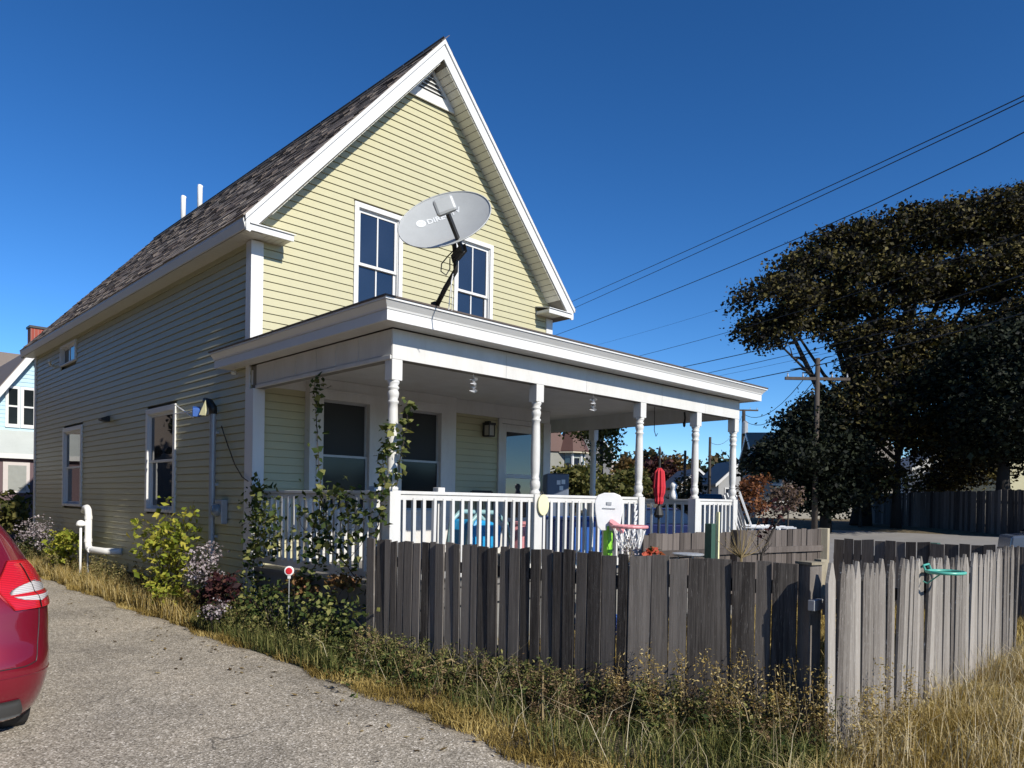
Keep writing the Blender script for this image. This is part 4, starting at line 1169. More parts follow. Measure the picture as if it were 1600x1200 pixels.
# ------------------------------------------------------------------ small things on and near the porch
# toy hoop
hp = thing('toy_basketball_hoop', 'toy basketball hoop with white backboard, faded red rim and lime green post', 'toy', (3.024, -3.312, 0.0))
bl, br = Vector((2.918, -3.183, 1.49)), Vector((3.153, -3.429, 1.481)); bt, bb = 1.726, 1.268
ax_ = (br - bl); axn = ax_.normalized(); out_ = Vector((axn.y, -axn.x, 0)); cen_ = (bl + br) / 2; hw_ = ax_.length / 2
prof = [(-0.55, bb), (0.55, bb), (0.80, bb + 0.05), (0.98, bb + 0.25), (1.0, bt - 0.10), (0.8, bt - 0.03), (0.35, bt), (-0.35, bt), (-0.8, bt - 0.03), (-1.0, bt - 0.10), (-0.98, bb + 0.25), (-0.80, bb + 0.05)]
mb = MB(); mb.prism([(cen_.x + axn.x * u * hw_, cen_.y + axn.y * u * hw_, z) for u, z in prof], out_ * 0.03); part('backboard', mb, M['white_plastic'], hp, bevel=0.008)
mb = MB(); f0 = cen_ + out_ * 0.036 + Vector((0, 0, (bb + bt) / 2 + 0.1 - cen_.z)); mb.obox(f0, axn * 0.03, out_ * 0.003, (0, 0, 0.018)); mb.obox(f0 - Vector((0, 0, 0.06)), axn * 0.075, out_ * 0.003, (0, 0, 0.006)); part('backboard_mark', mb, M['galv'], hp)
rc = Vector((3.034, -3.621, 1.326)); mb = MB(); mb.tube([(rc.x + 0.20 * math.cos(t * math.pi / 12), rc.y + 0.20 * math.sin(t * math.pi / 12), rc.z) for t in range(25)], 0.020, 8, caps=False)
j0 = cen_ + out_ * 0.03; mb.obox(Vector(((j0.x * 0.6 + rc.x * 0.4), (j0.y * 0.6 + rc.y * 0.4), rc.z)), (rc - j0) * 0.32, out_.cross((rc - j0).normalized()) * 0.03 + Vector((0.02, 0.02, 0)), (0, 0, 0.02)); part('rim', mb, M['pink_plastic'], hp, smooth=False)
mb = MB()
for k in range(12):
    t = k * math.pi / 6; t2 = t + math.pi / 6
    for s_ in (1, -1):
        mb.tube([(rc.x + 0.19 * math.cos(t), rc.y + 0.19 * math.sin(t), rc.z - 0.01), (rc.x + 0.16 * math.cos(t + s_ * 0.26), rc.y + 0.16 * math.sin(t + s_ * 0.26), rc.z - 0.13), (rc.x + 0.12 * math.cos(t), rc.y + 0.12 * math.sin(t), rc.z - 0.26)], 0.005, 4)
part('net', mb, M['white_plastic'], hp)
gp = Vector((3.048, -3.294, 1.22)); mb = MB(); mb.box(gp.x - 0.05, gp.x + 0.05, gp.y - 0.04, gp.y + 0.04, 0.25, bb + 0.06); part('post', mb, M['green_plastic'], hp, bevel=0.015)
mb = MB(); mb.lathe((gp.x, gp.y, 0.0), [(0.28, 0), (0.30, 0.05), (0.26, 0.18), (0.10, 0.26)], 20); part('base', mb, M['blue_plastic'], hp, smooth=False)

# folded red umbrella on a dark pole
up = Vector((5.104, -2.644, 1.859))
um = thing('garden_umbrella', 'folded red umbrella on a thin dark pole behind the porch steps', 'umbrella', (up.x, up.y, 0))
mb = MB(); mb.tube([(up.x, up.y, 0.0), (up.x, up.y, 2.36)], 0.016, 8); mb.lathe((up.x, up.y, 2.34), [(0.03, 0), (0.022, 0.05), (0.012, 0.09), (0.0, 0.12)], 8); part('pole', mb, M['mast'], um)
mb = MB(); n_ = 20
prof = [(0.020, 2.13), (0.055, 2.08), (0.062, 1.98), (0.070, 1.85), (0.064, 1.76), (0.046, 1.70), (0.052, 1.64), (0.038, 1.60)]
pts = [Vector((up.x + r_ * (1 + 0.32 * (k % 2)) * math.cos(2 * math.pi * k / n_), up.y + r_ * (1 + 0.32 * (k % 2)) * math.sin(2 * math.pi * k / n_), z)) for r_, z in prof for k in range(n_)]
fc = [(i * n_ + k, i * n_ + (k + 1) % n_, (i + 1) * n_ + (k + 1) % n_, (i + 1) * n_ + k) for i in range(len(prof) - 1) for k in range(n_)]
fc += [tuple(range(n_))[::-1]]
mb.poly(pts, fc); part('canopy', mb, M['red_cloth'], um)
mb = MB(); mb.lathe((up.x, up.y, 1.40), [(0.05, 0), (0.075, 0.04), (0.06, 0.10), (0.03, 0.17)], 10); part('crank_box', mb, M['mast'], um)
mb = MB(); mb.lathe((up.x, up.y, 0.0), [(0.24, 0), (0.24, 0.05), (0.05, 0.08), (0.04, 0.3)], 20); part('base', mb, M['mast'], um)

# oval cream sign hanging on the second post
ov = Vector((2.159, -3.023, 1.567))
mb = MB(); n_ = 28; d0 = Vector((0.70, -0.71, 0)); s_ = Vector((0.71, 0.70, 0))
pts = [ov + s_ * 0.0 + Vector((0.71, -0.0, 0)) * 0 + (Vector((0.995, -0.1, 0)) * 0.082 * math.cos(2 * math.pi * k / n_)) + Vector((0, 0, 0.122)) * math.sin(2 * math.pi * k / n_) for k in range(n_)]
mb.prism(pts, (-0.002, -0.02, 0))
single_ = thing('hanging_sign', 'blank oval cream sign hanging on the middle porch post above the rail', 'sign', ov)
part('plaque', mb, M['cream_paint'], single_, bevel=0.004)
mb = MB(); mb.tube([ov + Vector((-0.02, 0, 0.115)), ov + Vector((-0.02, 0.02, 0.15)), ov + Vector((0.02, 0.02, 0.15)), ov + Vector((0.02, 0, 0.115))], 0.006, 5); part('hanger', mb, M['black'], single_)

# white wind spirals under the beam
for (x, y, zt_, zb, lab) in ((1.117, -2.94, 2.924, 2.753, 'white twisted wind spiral hanging between the corner post and the middle post'),
                             (3.16, -2.94, 2.922, 2.745, 'white twisted wind spiral hanging right of the middle post')):
    t_ = thing('wind_spiral', lab, 'ornament', (x, y, zb), 'wind spirals under the porch ceiling')
    mb = MB(); n_ = 18; pts = []
    for k in range(n_ + 1):
        z = zt_ + (zb - zt_) * k / n_; a = k * 0.75 + 0.5; w = 0.036 + 0.014 * math.sin(k * 0.9)
        pts += [(x - w * math.cos(a), y - w * math.sin(a), z), (x + w * math.cos(a), y + w * math.sin(a), z), (x + w * math.cos(a), y + w * math.sin(a), z + 0.004), (x - w * math.cos(a), y - w * math.sin(a), z + 0.004)]
    mb.poly(pts, [(4 * k, 4 * k + 1, 4 * k + 5, 4 * k + 4) for k in range(n_)] + [(4 * k + 3, 4 * k + 2, 4 * k + 6, 4 * k + 7) for k in range(n_)])
    part('spiral', mb, M['white_plastic'], t_)
    mb = MB(); mb.tube([(x, y, zt_), (x, y, 2.966)], 0.0025, 4); part('cord', mb, M['white_plastic'], t_)
mb = MB(); hx, hy = 6.3, -2.3
mb.tube([(hx, hy, 3.2), (hx, hy, 3.08), (hx + 0.02, hy, 3.0), (hx + 0.01, hy, 2.93)], 0.016, 6); mb.lathe((hx, hy, 2.84), [(0.0, 0), (0.02, 0.02), (0.025, 0.07), (0.01, 0.1)], 8)
single('hanging_hook', mb, M['wire'], 'short dark hook hanging from the ceiling near the right end of the porch', 'hook')
h2 = Vector((5.641, -2.179, 2.575))
mb = MB(); mb.tube([(h2.x, h2.y, 3.2), (h2.x, h2.y, 2.75), (h2.x + 0.05, h2.y, 2.66), (h2.x + 0.09, h2.y, 2.71)], 0.006, 5); single('wire_hanger', mb, M['wire'], 'thin wire plant hanger below the ceiling, right of the third post', 'hook')

# toys and furniture on the deck
def at_deck(name, label, cat, x, y): return thing(name, label, cat, (x, y, 0.742))
t_ = at_deck('toy_car', 'blue ride-on toy car with pale teal roof behind the front railing', 'toy', 1.95, -2.05)
mb = MB(); mb.prism([(1.72, -2.3, 1.02), (2.20, -2.3, 1.02), (2.22, -2.3, 1.30), (2.02, -2.3, 1.36), (1.78, -2.3, 1.38), (1.70, -2.3, 1.25)], (0, 0.42, 0)); part('body', mb, M['bright_blue'], t_, bevel=0.03)
mb = MB(); mb.tube([(1.66, -2.28, 1.05), (1.72, -2.28, 1.36), (1.86, -2.28, 1.47), (2.12, -2.28, 1.46), (2.30, -2.28, 1.33), (2.42, -2.28, 1.05)], 0.03, 8); mb.tube([(1.66, -1.92, 1.05), (1.72, -1.92, 1.36), (1.86, -1.92, 1.47), (2.12, -1.92, 1.46), (2.30, -1.92, 1.33), (2.42, -1.92, 1.05)], 0.03, 8); part('roof_frame', mb, M['pale_teal'], t_, smooth=True)
for wx in (1.78, 2.26):
    for wy in (-2.36, -1.86): mb = MB(); mb.lathe((wx, wy, 0.86), [(0.0, 0), (0.11, 0.0), (0.115, 0.06), (0.0, 0.06)], 16, (0, 1, 0)); part('wheel', mb, M['black'], t_)
t_ = at_deck('storage_box', 'dark blue plastic storage bin behind the railing, right of the middle post', 'bin', 3.75, -2.2)
mb = MB(); mb.prism([(3.42, -2.45, 0.742), (4.02, -2.45, 0.742), (4.06, -2.45, 1.36), (3.38, -2.45, 1.36)], (0, 0.45, 0)); part('tub', mb, M['blue_plastic'], t_, bevel=0.02)
mb = MB(); mb.box(3.36, 4.08, -2.47, -1.98, 1.362, 1.41); part('lid', mb, M['blue_plastic'], t_, bevel=0.012)
mb = MB(); mb.lathe((2.78, -2.15, 0.742), [(0.20, 0), (0.205, 0.02), (0.20, 0.5), (0.17, 0.55), (0.19, 0.57), (0.19, 0.60)], 20); single('toy_drum', mb, M['pink_plastic'], 'faded pink round bucket left of the middle post behind the rail', 'bucket', smooth=False)
t_ = at_deck('planter_crate', 'dark crate with a cream tin beside it, low behind the railing', 'crate', 1.72, -2.62)
mb = MB(); mb.box(1.58, 1.86, -2.74, -2.50, 0.742, 0.98); part('crate', mb, M['black'], t_, bevel=0.01)
mb = MB(); mb.box(1.88, 2.0, -2.74, -2.60, 0.742, 0.985); single('cream_tin', mb, M['cream_paint'], 'square cream tin standing beside the dark crate on the porch', 'tin', bevel=0.01)
t_ = at_deck('porch_chair', 'dark metal porch chair standing under the wall lantern', 'chair', 3.8, -0.5)
mb = MB(); mb.box(3.55, 4.05, -0.75, -0.30, 1.15, 1.18); part('seat', mb, M['black'], t_)
mb = MB(); mb.tube([(3.57, -0.28, 1.18), (3.57, -0.22, 1.75), (4.03, -0.22, 1.75), (4.03, -0.28, 1.18)], 0.014, 6)
for k in range(5): mb.tube([(3.66 + 0.07 * k, -0.27, 1.18), (3.66 + 0.07 * k, -0.22, 1.75)], 0.008, 5)
mb.box(3.60, 4.0, -0.235, -0.215, 1.62, 1.77); part('backrest', mb, M['black'], t_)
for lx in (3.57, 4.03):
    for ly in (-0.73, -0.30): mb = MB(); mb.tube([(lx, ly, 0.742), (lx, ly, 1.16)], 0.012, 6); part('leg', mb, M['black'], t_)
# dangling pale streamer on the rail
mb = MB(); 
sx0, sy0 = 1.62, -3.0
for k in range(7): mb.obox((3.99 + 0.02 * math.sin(k), -3.02, 1.55 - 0.075 * k), (0.022, 0, 0.01), (0, 0.004, 0), (0.008, 0, 0.028))
single('paper_garland', mb, M['white_plastic'], 'pale string of tags dangling from the rail near the third post', 'ornament')

# white birdhouse-like statue on the far rail
stp_ = Vector((7.26, -1.51, 1.713))
mb = MB(); mb.lathe((6.705, -1.862, 1.689), [(0.065, 0), (0.07, 0.05), (0.05, 0.12), (0.035, 0.16), (0.055, 0.20), (0.06, 0.24), (0.03, 0.28), (0.0, 0.29)], 12); single('rail_ornament', mb, M['white_plastic'], 'small white figurine standing on the right side porch rail', 'ornament', smooth=True)

# teal toy ring clipped over the pickets
rg = Vector((2.391, -7.08, 1.103))
t_ = thing('toy_ring', 'small teal basketball ring hooked over the sunny picket fence', 'toy', rg)
mb = MB(); mb.tube([(rg.x + 0.155 * math.cos(k * math.pi / 16), rg.y + 0.125 * math.sin(k * math.pi / 16), rg.z) for k in range(33)], 0.013, 8, caps=False); part('ring', mb, M['teal_plastic'], t_, smooth=True)
mb = MB(); mb.tube([(rg.x - 0.05, rg.y + 0.125, rg.z), (rg.x - 0.05, -6.935, rg.z + 0.045), (rg.x + 0.08, -6.935, rg.z + 0.05), (rg.x + 0.08, rg.y + 0.125, rg.z)], 0.009, 6); mb.tube([(rg.x - 0.13, rg.y, rg.z - 0.005), (rg.x - 0.10, rg.y + 0.10, rg.z - 0.09), (rg.x - 0.06, -6.94, rg.z - 0.08)], 0.006, 5); part('bracket', mb, M['teal_plastic'], t_)

# green board post and odds and ends in the yard
gp_ = Vector((3.569, -4.364, 1.384))
t_ = thing('green_post', 'dark green painted wooden post standing inside the yard', 'post', (gp_.x, gp_.y, 0)); mb = MB(); mb.box(gp_.x - 0.045, gp_.x + 0.045, gp_.y - 0.045, gp_.y + 0.045, 0, gp_.z); part('post', mb, M['green_paint'], t_, bevel=0.006)
wp_ = Vector((3.648, -4.412, 1.258))
t2 = MB(); t2.box(wp_.x - 0.014, wp_.x + 0.014, wp_.y - 0.02, wp_.y + 0.02, 0.0, 1.519); single('white_stake', t2, M['cream_paint'], 'thin cream stake standing right beside the dark green post', 'stake', loc=(wp_.x, wp_.y, 0))
tb = Vector((2.938, -4.464, 1.043))
t_ = thing('round_table', 'small grey metal table top showing just over the dark fence', 'table', (tb.x, tb.y, 0))
mb = MB(); mb.lathe((tb.x, tb.y, tb.z), [(0.16, 0), (0.17, 0.01), (0.17, 0.02), (0.16, 0.025)], 24); part('table_top', mb, M['galv'], t_)
for k in range(3): mb = MB(); a = k * 2.1; mb.tube([(tb.x + 0.1 * math.cos(a), tb.y + 0.1 * math.sin(a), tb.z), (tb.x + 0.16 * math.cos(a), tb.y + 0.16 * math.sin(a), 0)], 0.01, 6); part('leg', mb, M['galv'], t_)

# white adirondack chairs beyond the back fence
def adirondack(px, py, ang, lab):
    t_ = thing('garden_chair', lab, 'chair', (px, py, 0.55), 'white chairs beyond the yard')
    c, s = math.cos(ang), math.sin(ang)
    def L(x, y, z): return Vector((px + c * x - s * y, py + s * x + c * y, z + 0.55))
    def bar(p, q, w, th, nm):
        mb = MB(); p, q = Vector(p), Vector(q); d = (q - p); sdv = Vector((c, s, 0)) if abs(d.normalized().dot(Vector((c, s, 0)))) < 0.9 else Vector((-s, c, 0)); n2 = d.cross(sdv).normalized(); mb.obox((p + q) / 2, d / 2, sdv * w, n2 * th); part(nm, mb, M['white_plastic'], t_)
    for k in range(5):
        x = -0.24 + 0.12 * k; hgt = 0.98 + 0.07 * math.cos((k - 2) * 0.7)
        bar(L(x, 0.18, 0.32), L(x * 1.15, 0.52, hgt + 0.25), 0.052, 0.01, 'back_slat')
    for k in range(4): bar(L(-0.28, -0.30 + 0.13 * k, 0.46 - 0.035 * k), L(0.28, -0.30 + 0.13 * k, 0.46 - 0.035 * k), 0.055, 0.01, 'seat_slat')
    for sx_ in (-0.31, 0.31):
        bar(L(sx_, -0.32, 0.0), L(sx_, -0.32, 0.66), 0.05, 0.012, 'leg'); bar(L(sx_, 0.48, 0.0), L(sx_, 0.30, 0.64), 0.04, 0.012, 'leg'); bar(L(sx_, -0.42, 0.67), L(sx_, 0.42, 0.66), 0.06, 0.012, 'armrest')
dkc = Vector((9.005, -2.317, 1.484)); mb = MB(); mb.box(dkc.x - 1.1, dkc.x + 1.3, dkc.y - 0.8, dkc.y + 1.2, 0.0, 0.55); single('garden_deck', mb, M['deck'], 'low grey deck under the white garden chairs right of the porch', 'deck', bevel=0.01)
ca = Vector((9.281, -2.028, 1.478)); cb = Vector((8.714, -2.593, 1.489))
adirondack(cb.x, cb.y, 0.5, 'white slatted garden chair right of the porch, nearer of two'); adirondack(ca.x, ca.y, 0.9, 'white slatted garden chair right of the porch, farther and partly hidden')
# red and white reflector stake by the porch
rs = Vector((-0.35, -1.687, 0.824))
t_ = thing('reflector_stake', 'red reflector disc with a white rim on a thin stake beside the porch', 'reflector', (rs.x, rs.y, 0))
fd = Vector((-0.68, -0.73, 0))
mb = MB(); mb.lathe(rs, [(0.047, -0.004), (0.052, 0.0), (0.052, 0.008), (0.046, 0.012)], 24, fd); mb.obox(rs - Vector((0, 0, 0.06)), (0.011, -0.011, 0), fd * 0.004, (0, 0, 0.022)); part('rim', mb, M['white_plastic'], t_)
mb = MB(); mb.lathe(rs, [(0.036, 0.010), (0.036, 0.016), (0.02, 0.019)], 20, fd); part('reflector', mb, M['red_plastic'], t_)
mb = MB(); mb.tube([rs - Vector((0, 0, 0.05)), (rs.x, rs.y, 0)], 0.005, 5); part('stake', mb, M['galv'], t_)

# white exhaust pipe and small mushroom cap vent against the side wall
px_, pyy = -0.30, 5.791
mb = MB(); zt_ = 1.368; zb = 0.617
t_ = thing('exhaust_pipe', 'white plastic exhaust pipe with elbow top beside the shaded wall', 'pipe', (px_, pyy, 0))
mb.tube([(-0.02, pyy - 0.95, zb), (px_ + 0.08, pyy - 0.75, zb), (px_, pyy - 0.12, zb), (px_, pyy - 0.03, zb + 0.03), (px_, pyy, zb + 0.12), (px_, pyy, zt_ - 0.14), (px_, pyy + 0.03, zt_ - 0.05), (px_, pyy + 0.10, zt_ - 0.005), (px_, pyy + 0.20, zt_ - 0.015), (px_, pyy + 0.27, zt_ - 0.08)], 0.060, 12); part('pipe', mb, M['pvc'], t_, smooth=True)
mb = MB()
for zc in (zb + 0.16, zt_ - 0.18): mb = MB(); mb.tube([(px_, pyy, zc - 0.03), (px_, pyy, zc + 0.03)], 0.066, 12); part('collar', mb, M['pvc'], t_)
mb = MB(); mb.tube([(px_, pyy - 0.13, zb), (px_, pyy - 0.20, zb)], 0.066, 12); part('collar', mb, M['pvc'], t_)
mb = MB(); mb.tube([(px_, pyy - 0.0, 0), (px_, pyy, zb - 0.05)], 0.02, 6); part('support', mb, M['galv'], t_)
vx = Vector((-0.42, 5.815, 0)); ztt = 1.137
t_ = thing('vent_cap', 'thin white vent pipe with a mushroom cap left of the elbow pipe', 'pipe', vx)
mb = MB(); mb.tube([vx, vx + Vector((0, 0, ztt - 0.08))], 0.022, 8); part('pipe', mb, M['pvc'], t_, smooth=True)
mb = MB(); mb.lathe(vx + Vector((0, 0, ztt - 0.10)), [(0.075, 0), (0.08, 0.03), (0.06, 0.08), (0.03, 0.10), (0.0, 0.105)], 16); part('cap', mb, M['pvc'], t_, smooth=True)

# wind vane bracket sticking out beside the side window
t_ = thing('wall_bracket', 'white rod bracket with blue cube and cream triangle beside the side window', 'bracket', (-0.06, 2.38, 2.9))
p0 = Vector((-0.06, 2.38, 2.965)); p1 = Vector((-0.313, 1.039, 2.656)); p2 = Vector((-0.313, 1.04, 2.733))
mb = MB(); mb.tube([p0, p1], 0.009, 5); mb.tube([p0 - Vector((0, 0, 0.14)), p2], 0.009, 5); part('rod', mb, M['white_plastic'], t_)
mb = MB(); mb.obox(Vector((-0.302, 0.961, 2.728)), (0.02, 0.05, 0.02), (0.045, -0.02, 0), (0, 0, 0.055)); part('blue_block', mb, M['blue_plastic'], t_, bevel=0.008)
tp = [Vector(p) for p in ((-0.337, 0.788, 2.669), (-0.296, 0.682, 2.657), (-0.284, 0.672, 2.724), (-0.297, 0.686, 2.857))]
mb = MB(); mb.prism(tp, (0.02, 0.03, 0)); part('triangle', mb, M['cream_paint'], t_)

# ------------------------------------------------------------------ poles and wires
def pole(name, label, p, h, r, arms, ang):
    t_ = thing(name, label, 'utility pole', (p[0], p[1], gz(p[0], p[1])), 'utility poles along the street')
    mb = MB(); mb.tube([(p[0], p[1], gz(p[0], p[1]) - 0.3), (p[0], p[1], h)], r, 10, r1=r * 0.72); part('shaft', mb, M['pole_wood'], t_, smooth=True)
    c, s = math.cos(ang), math.sin(ang)
    for z, hl in arms:
        mb = MB(); mb.obox((p[0], p[1] - 0.0, z), (c * hl, s * hl, 0), (-s * 0.05, c * 0.05, 0), (0, 0, 0.06)); a = part('crossarm', mb, M['pole_wood'], t_)
        for u in (-0.92, -0.45, 0.45, 0.92): mb = MB(); mb.lathe((p[0] + c * hl * u, p[1] + s * hl * u, z + 0.06), [(0.03, 0), (0.04, 0.05), (0.02, 0.12), (0.035, 0.15), (0.0, 0.18)], 8); part('insulator', mb, M['galv'], a)
    return t_
pole('utility_pole', 'wooden utility pole with a crossarm in front of the big dark tree', (27.123, 4.353, 4.05), 7.795, 0.13, [(6.939, 1.35)], -0.75)
t_ = pole('utility_pole', 'thin utility pole with crossarm and pale transformer just right of the porch roof', (54.019, 21.703, 6.4), 9.61, 0.19, [(9.557, 1.2)], -0.75)
q = Vector((53.844, 21.477, 8.083)); mb = MB(); mb.lathe(q, [(0.0, -0.5), (0.25, -0.5), (0.25, 0.4), (0.12, 0.55), (0.0, 0.6)], 12); part('transformer', mb, M['galv'], t_)
pole('utility_pole', 'dark utility pole seen between the last two porch posts', (45.628, 19.917, 3.919), 6.624, 0.13, [], 0.0)
pole('utility_pole', 'pale bare pole seen left of the fourth porch post', (38.114, 17.343, 3.598), 5.089, 0.11, [], 0.0)
pole('utility_pole', 'tall pole behind the house where the overhead wires end', (34.896, 29.922, 5.577), 14.6, 0.17, [(14.2, 1.4), (12.6, 1.2)], -0.75)
W_PTS = [
 ([(34.844, 30.081, 14.495), (33.178, 27.214, 14.127), (31.512, 24.346, 13.76), (29.846, 21.479, 13.394), (28.18, 18.612, 13.03), (26.514, 15.744, 12.667), (24.847, 12.877, 12.306), (23.181, 10.01, 11.947), (21.515, 7.143, 11.592), (19.849, 4.276, 11.242), (18.182, 1.409, 10.898), (16.516, -1.458, 10.565), (14.85, -4.324, 10.248), (13.183, -7.19, 9.959)], 0.013, 'uppermost of the overhead wires crossing the sky at the right'),
 ([(34.848, 30.071, 13.911), (33.202, 27.206, 13.592), (31.556, 24.341, 13.274), (29.91, 21.477, 12.956), (28.265, 18.612, 12.64), (26.619, 15.747, 12.326), (24.973, 12.883, 12.014), (23.327, 10.018, 11.704), (21.681, 7.154, 11.398), (20.036, 4.289, 11.098), (18.39, 1.425, 10.804), (16.744, -1.439, 10.521), (15.098, -4.303, 10.254), (13.452, -7.166, 10.017)], 0.013, 'overhead wire close below the uppermost one'),
 ([(34.854, 30.051, 12.78), (33.188, 27.184, 12.444), (31.522, 24.317, 12.111), (29.855, 21.45, 11.782), (28.189, 18.584, 11.458), (26.522, 15.717, 11.141), (24.856, 12.851, 10.832), (23.189, 9.985, 10.533), (21.523, 7.119, 10.248), (19.856, 4.253, 9.983), (18.189, 1.388, 9.745), (16.522, -1.476, 9.549), (14.854, -4.339, 9.418), (13.186, -7.2, 9.403)], 0.014, 'third overhead wire from the top, alone in open sky'),
 ([(36.993, 32.152, 12.248), (35.434, 29.185, 11.899), (33.875, 26.219, 11.557), (32.315, 23.252, 11.223), (30.756, 20.286, 10.9), (29.196, 17.32, 10.589), (27.637, 14.355, 10.295), (26.077, 11.39, 10.02), (24.517, 8.425, 9.772), (22.957, 5.461, 9.559), (21.397, 2.498, 9.394), (19.836, -0.464, 9.298), (18.274, -3.425, 9.307), (16.712, -6.382, 9.482)], 0.005, 'faint thin wire above the porch roof running behind the tree top'),
 ([(37.002, 32.124, 10.683), (35.443, 29.158, 10.407), (33.883, 26.193, 10.137), (32.323, 23.228, 9.873), (30.763, 20.263, 9.617), (29.203, 17.299, 9.371), (27.643, 14.334, 9.136), (26.083, 11.37, 8.917), (24.523, 8.406, 8.717), (22.963, 5.443, 8.543), (21.402, 2.48, 8.406), (19.841, -0.482, 8.32), (18.28, -3.442, 8.312), (16.718, -6.401, 8.429)], 0.010, 'wire passing in front of the middle of the big tree crown'),
 ([(37.007, 32.108, 9.787), (35.448, 29.142, 9.495), (33.888, 26.177, 9.209), (32.328, 23.211, 8.929), (30.769, 20.246, 8.658), (29.209, 17.281, 8.397), (27.649, 14.317, 8.149), (26.089, 11.352, 7.917), (24.529, 8.388, 7.707), (22.969, 5.424, 7.525), (21.408, 2.462, 7.382), (19.847, -0.5, 7.294), (18.286, -3.461, 7.291), (16.724, -6.419, 7.424)], 0.016, 'thick dark wire leaving the porch roof edge toward the tree'),
 ([(37.014, 32.088, 8.709), (35.554, 29.136, 8.526), (34.095, 26.184, 8.347), (32.636, 23.231, 8.172), (31.176, 20.279, 8.002), (29.717, 17.327, 7.838), (28.257, 14.375, 7.683), (26.798, 11.423, 7.537), (25.338, 8.472, 7.404), (23.879, 5.521, 7.288), (22.419, 2.57, 7.195), (20.959, -0.38, 7.134), (19.498, -3.33, 7.121), (18.038, -6.278, 7.181)], 0.012, 'wire just below the thick dark one near the tree'),
 ([(37.014, 32.086, 8.594), (35.656, 29.145, 8.416), (34.298, 26.204, 8.242), (32.939, 23.263, 8.074), (31.581, 20.322, 7.912), (30.222, 17.381, 7.757), (28.863, 14.441, 7.612), (27.505, 11.5, 7.479), (26.146, 8.56, 7.361), (24.787, 5.621, 7.263), (23.428, 2.681, 7.192), (22.069, -0.257, 7.157), (20.709, -3.195, 7.175), (19.349, -6.131, 7.273)], 0.006, 'faint wire between two darker ones right of the porch roof'),
 ([(37.016, 32.08, 8.264), (35.456, 29.116, 8.03), (33.896, 26.152, 7.801), (32.336, 23.187, 7.578), (30.776, 20.223, 7.362), (29.216, 17.259, 7.156), (27.656, 14.295, 6.961), (26.096, 11.332, 6.78), (24.535, 8.369, 6.619), (22.975, 5.406, 6.482), (21.414, 2.444, 6.38), (19.853, -0.517, 6.328), (18.291, -3.477, 6.35), (16.729, -6.435, 6.493)], 0.017, 'lowest thick wire reaching the tip of the porch roof'),
]
for pts, r_, lab in W_PTS:
    mb = MB(); mb.tube(pts, r_, 5)
    single('overhead_wire', mb, M['wire'], lab, 'wire', loc=pts[-1], group='overhead wires')
for (a, b_, r_, lab) in ((Vector((27.102, 4.417, 7.608)), Vector((54.003, 21.755, 9.289)), 0.02, 'sagging wire between the two crossarm poles, upper'), (Vector((27.106, 4.405, 6.939)), Vector((54.005, 21.746, 8.808)), 0.02, 'sagging wire between the two crossarm poles, lower'),
                     (Vector((54.003, 21.755, 9.289)), Vector((45.614, 19.96, 6.292)), 0.015, 'wire from the transformer pole to the dark pole')):
    mb = MB(); pts = [a.lerp(b_, k / 10) - Vector((0, 0, 1.1 * 4 * (k / 10) * (1 - k / 10))) for k in range(11)]; mb.tube(pts, r_, 4); single('overhead_wire', mb, M['wire'], lab, 'wire', loc=a, group='overhead wires')


# ------------------------------------------------------------------ vegetation
def cloud(ells, n, shell=0.55, clump=None, csize=0.25):
    """points spread through ellipsoids (centre, radii); optional clumping"""
    vols = np.array([e[1][0] * e[1][1] * e[1][2] for e in ells]); pr = vols ** 0.7 / (vols ** 0.7).sum()
    out = []
    for e, k in zip(ells, nrng.multinomial(n, pr)):
        if clump:
            nc = max(3, k // clump)
            d = unit(nrng.normal(size=(nc, 3))); r = (shell + (1 - shell) * nrng.random((nc, 1))) ** 0.8
            cs = np.array(e[0]) + d * r * np.array(e[1])
            p = cs[nrng.integers(0, nc, k)] + nrng.normal(size=(k, 3)) * csize * np.array([1, 1, 0.55])
        else:
            d = unit(nrng.normal(size=(k, 3))); r = (shell ** 3 + (1 - shell ** 3) * nrng.random((k, 1))) ** (1 / 3)
            p = np.array(e[0]) + d * r * np.array(e[1])
        out.append(p)
    return np.concatenate(out)

def plant(name, label, cat, base, ells, n, size, mat, stems=6, stem_mat=None, sr=0.006, clump=None, csize=0.06, group=None, aspect=0.6, shell=0.3):
    base = Vector(base); t_ = thing(name, label, cat, base, group)
    mb = MB()
    for k in range(stems):
        e = ells[k % len(ells)]
        tgt = Vector(e[0]) + Vector((rng.uniform(-.6, .6) * e[1][0], rng.uniform(-.6, .6) * e[1][1], rng.uniform(0, .8) * e[1][2]))
        b0 = base + Vector((rng.uniform(-.08, .08), rng.uniform(-.08, .08), -0.02))
        mid = b0.lerp(tgt, 0.5) + Vector((rng.uniform(-.05, .05), rng.uniform(-.05, .05), 0.05))
        mb.tube([b0, mid, tgt], sr, 4, r1=sr * 0.4)
    if stems: part('stems', mb, stem_mat or M['bark'], t_)
    pts = cloud(ells, n, shell, clump, csize)
    me = leaf_mesh('leaves', pts, size, mat, aspect)
    np_single('leaves', me, None, None, parent=t_)
    return t_

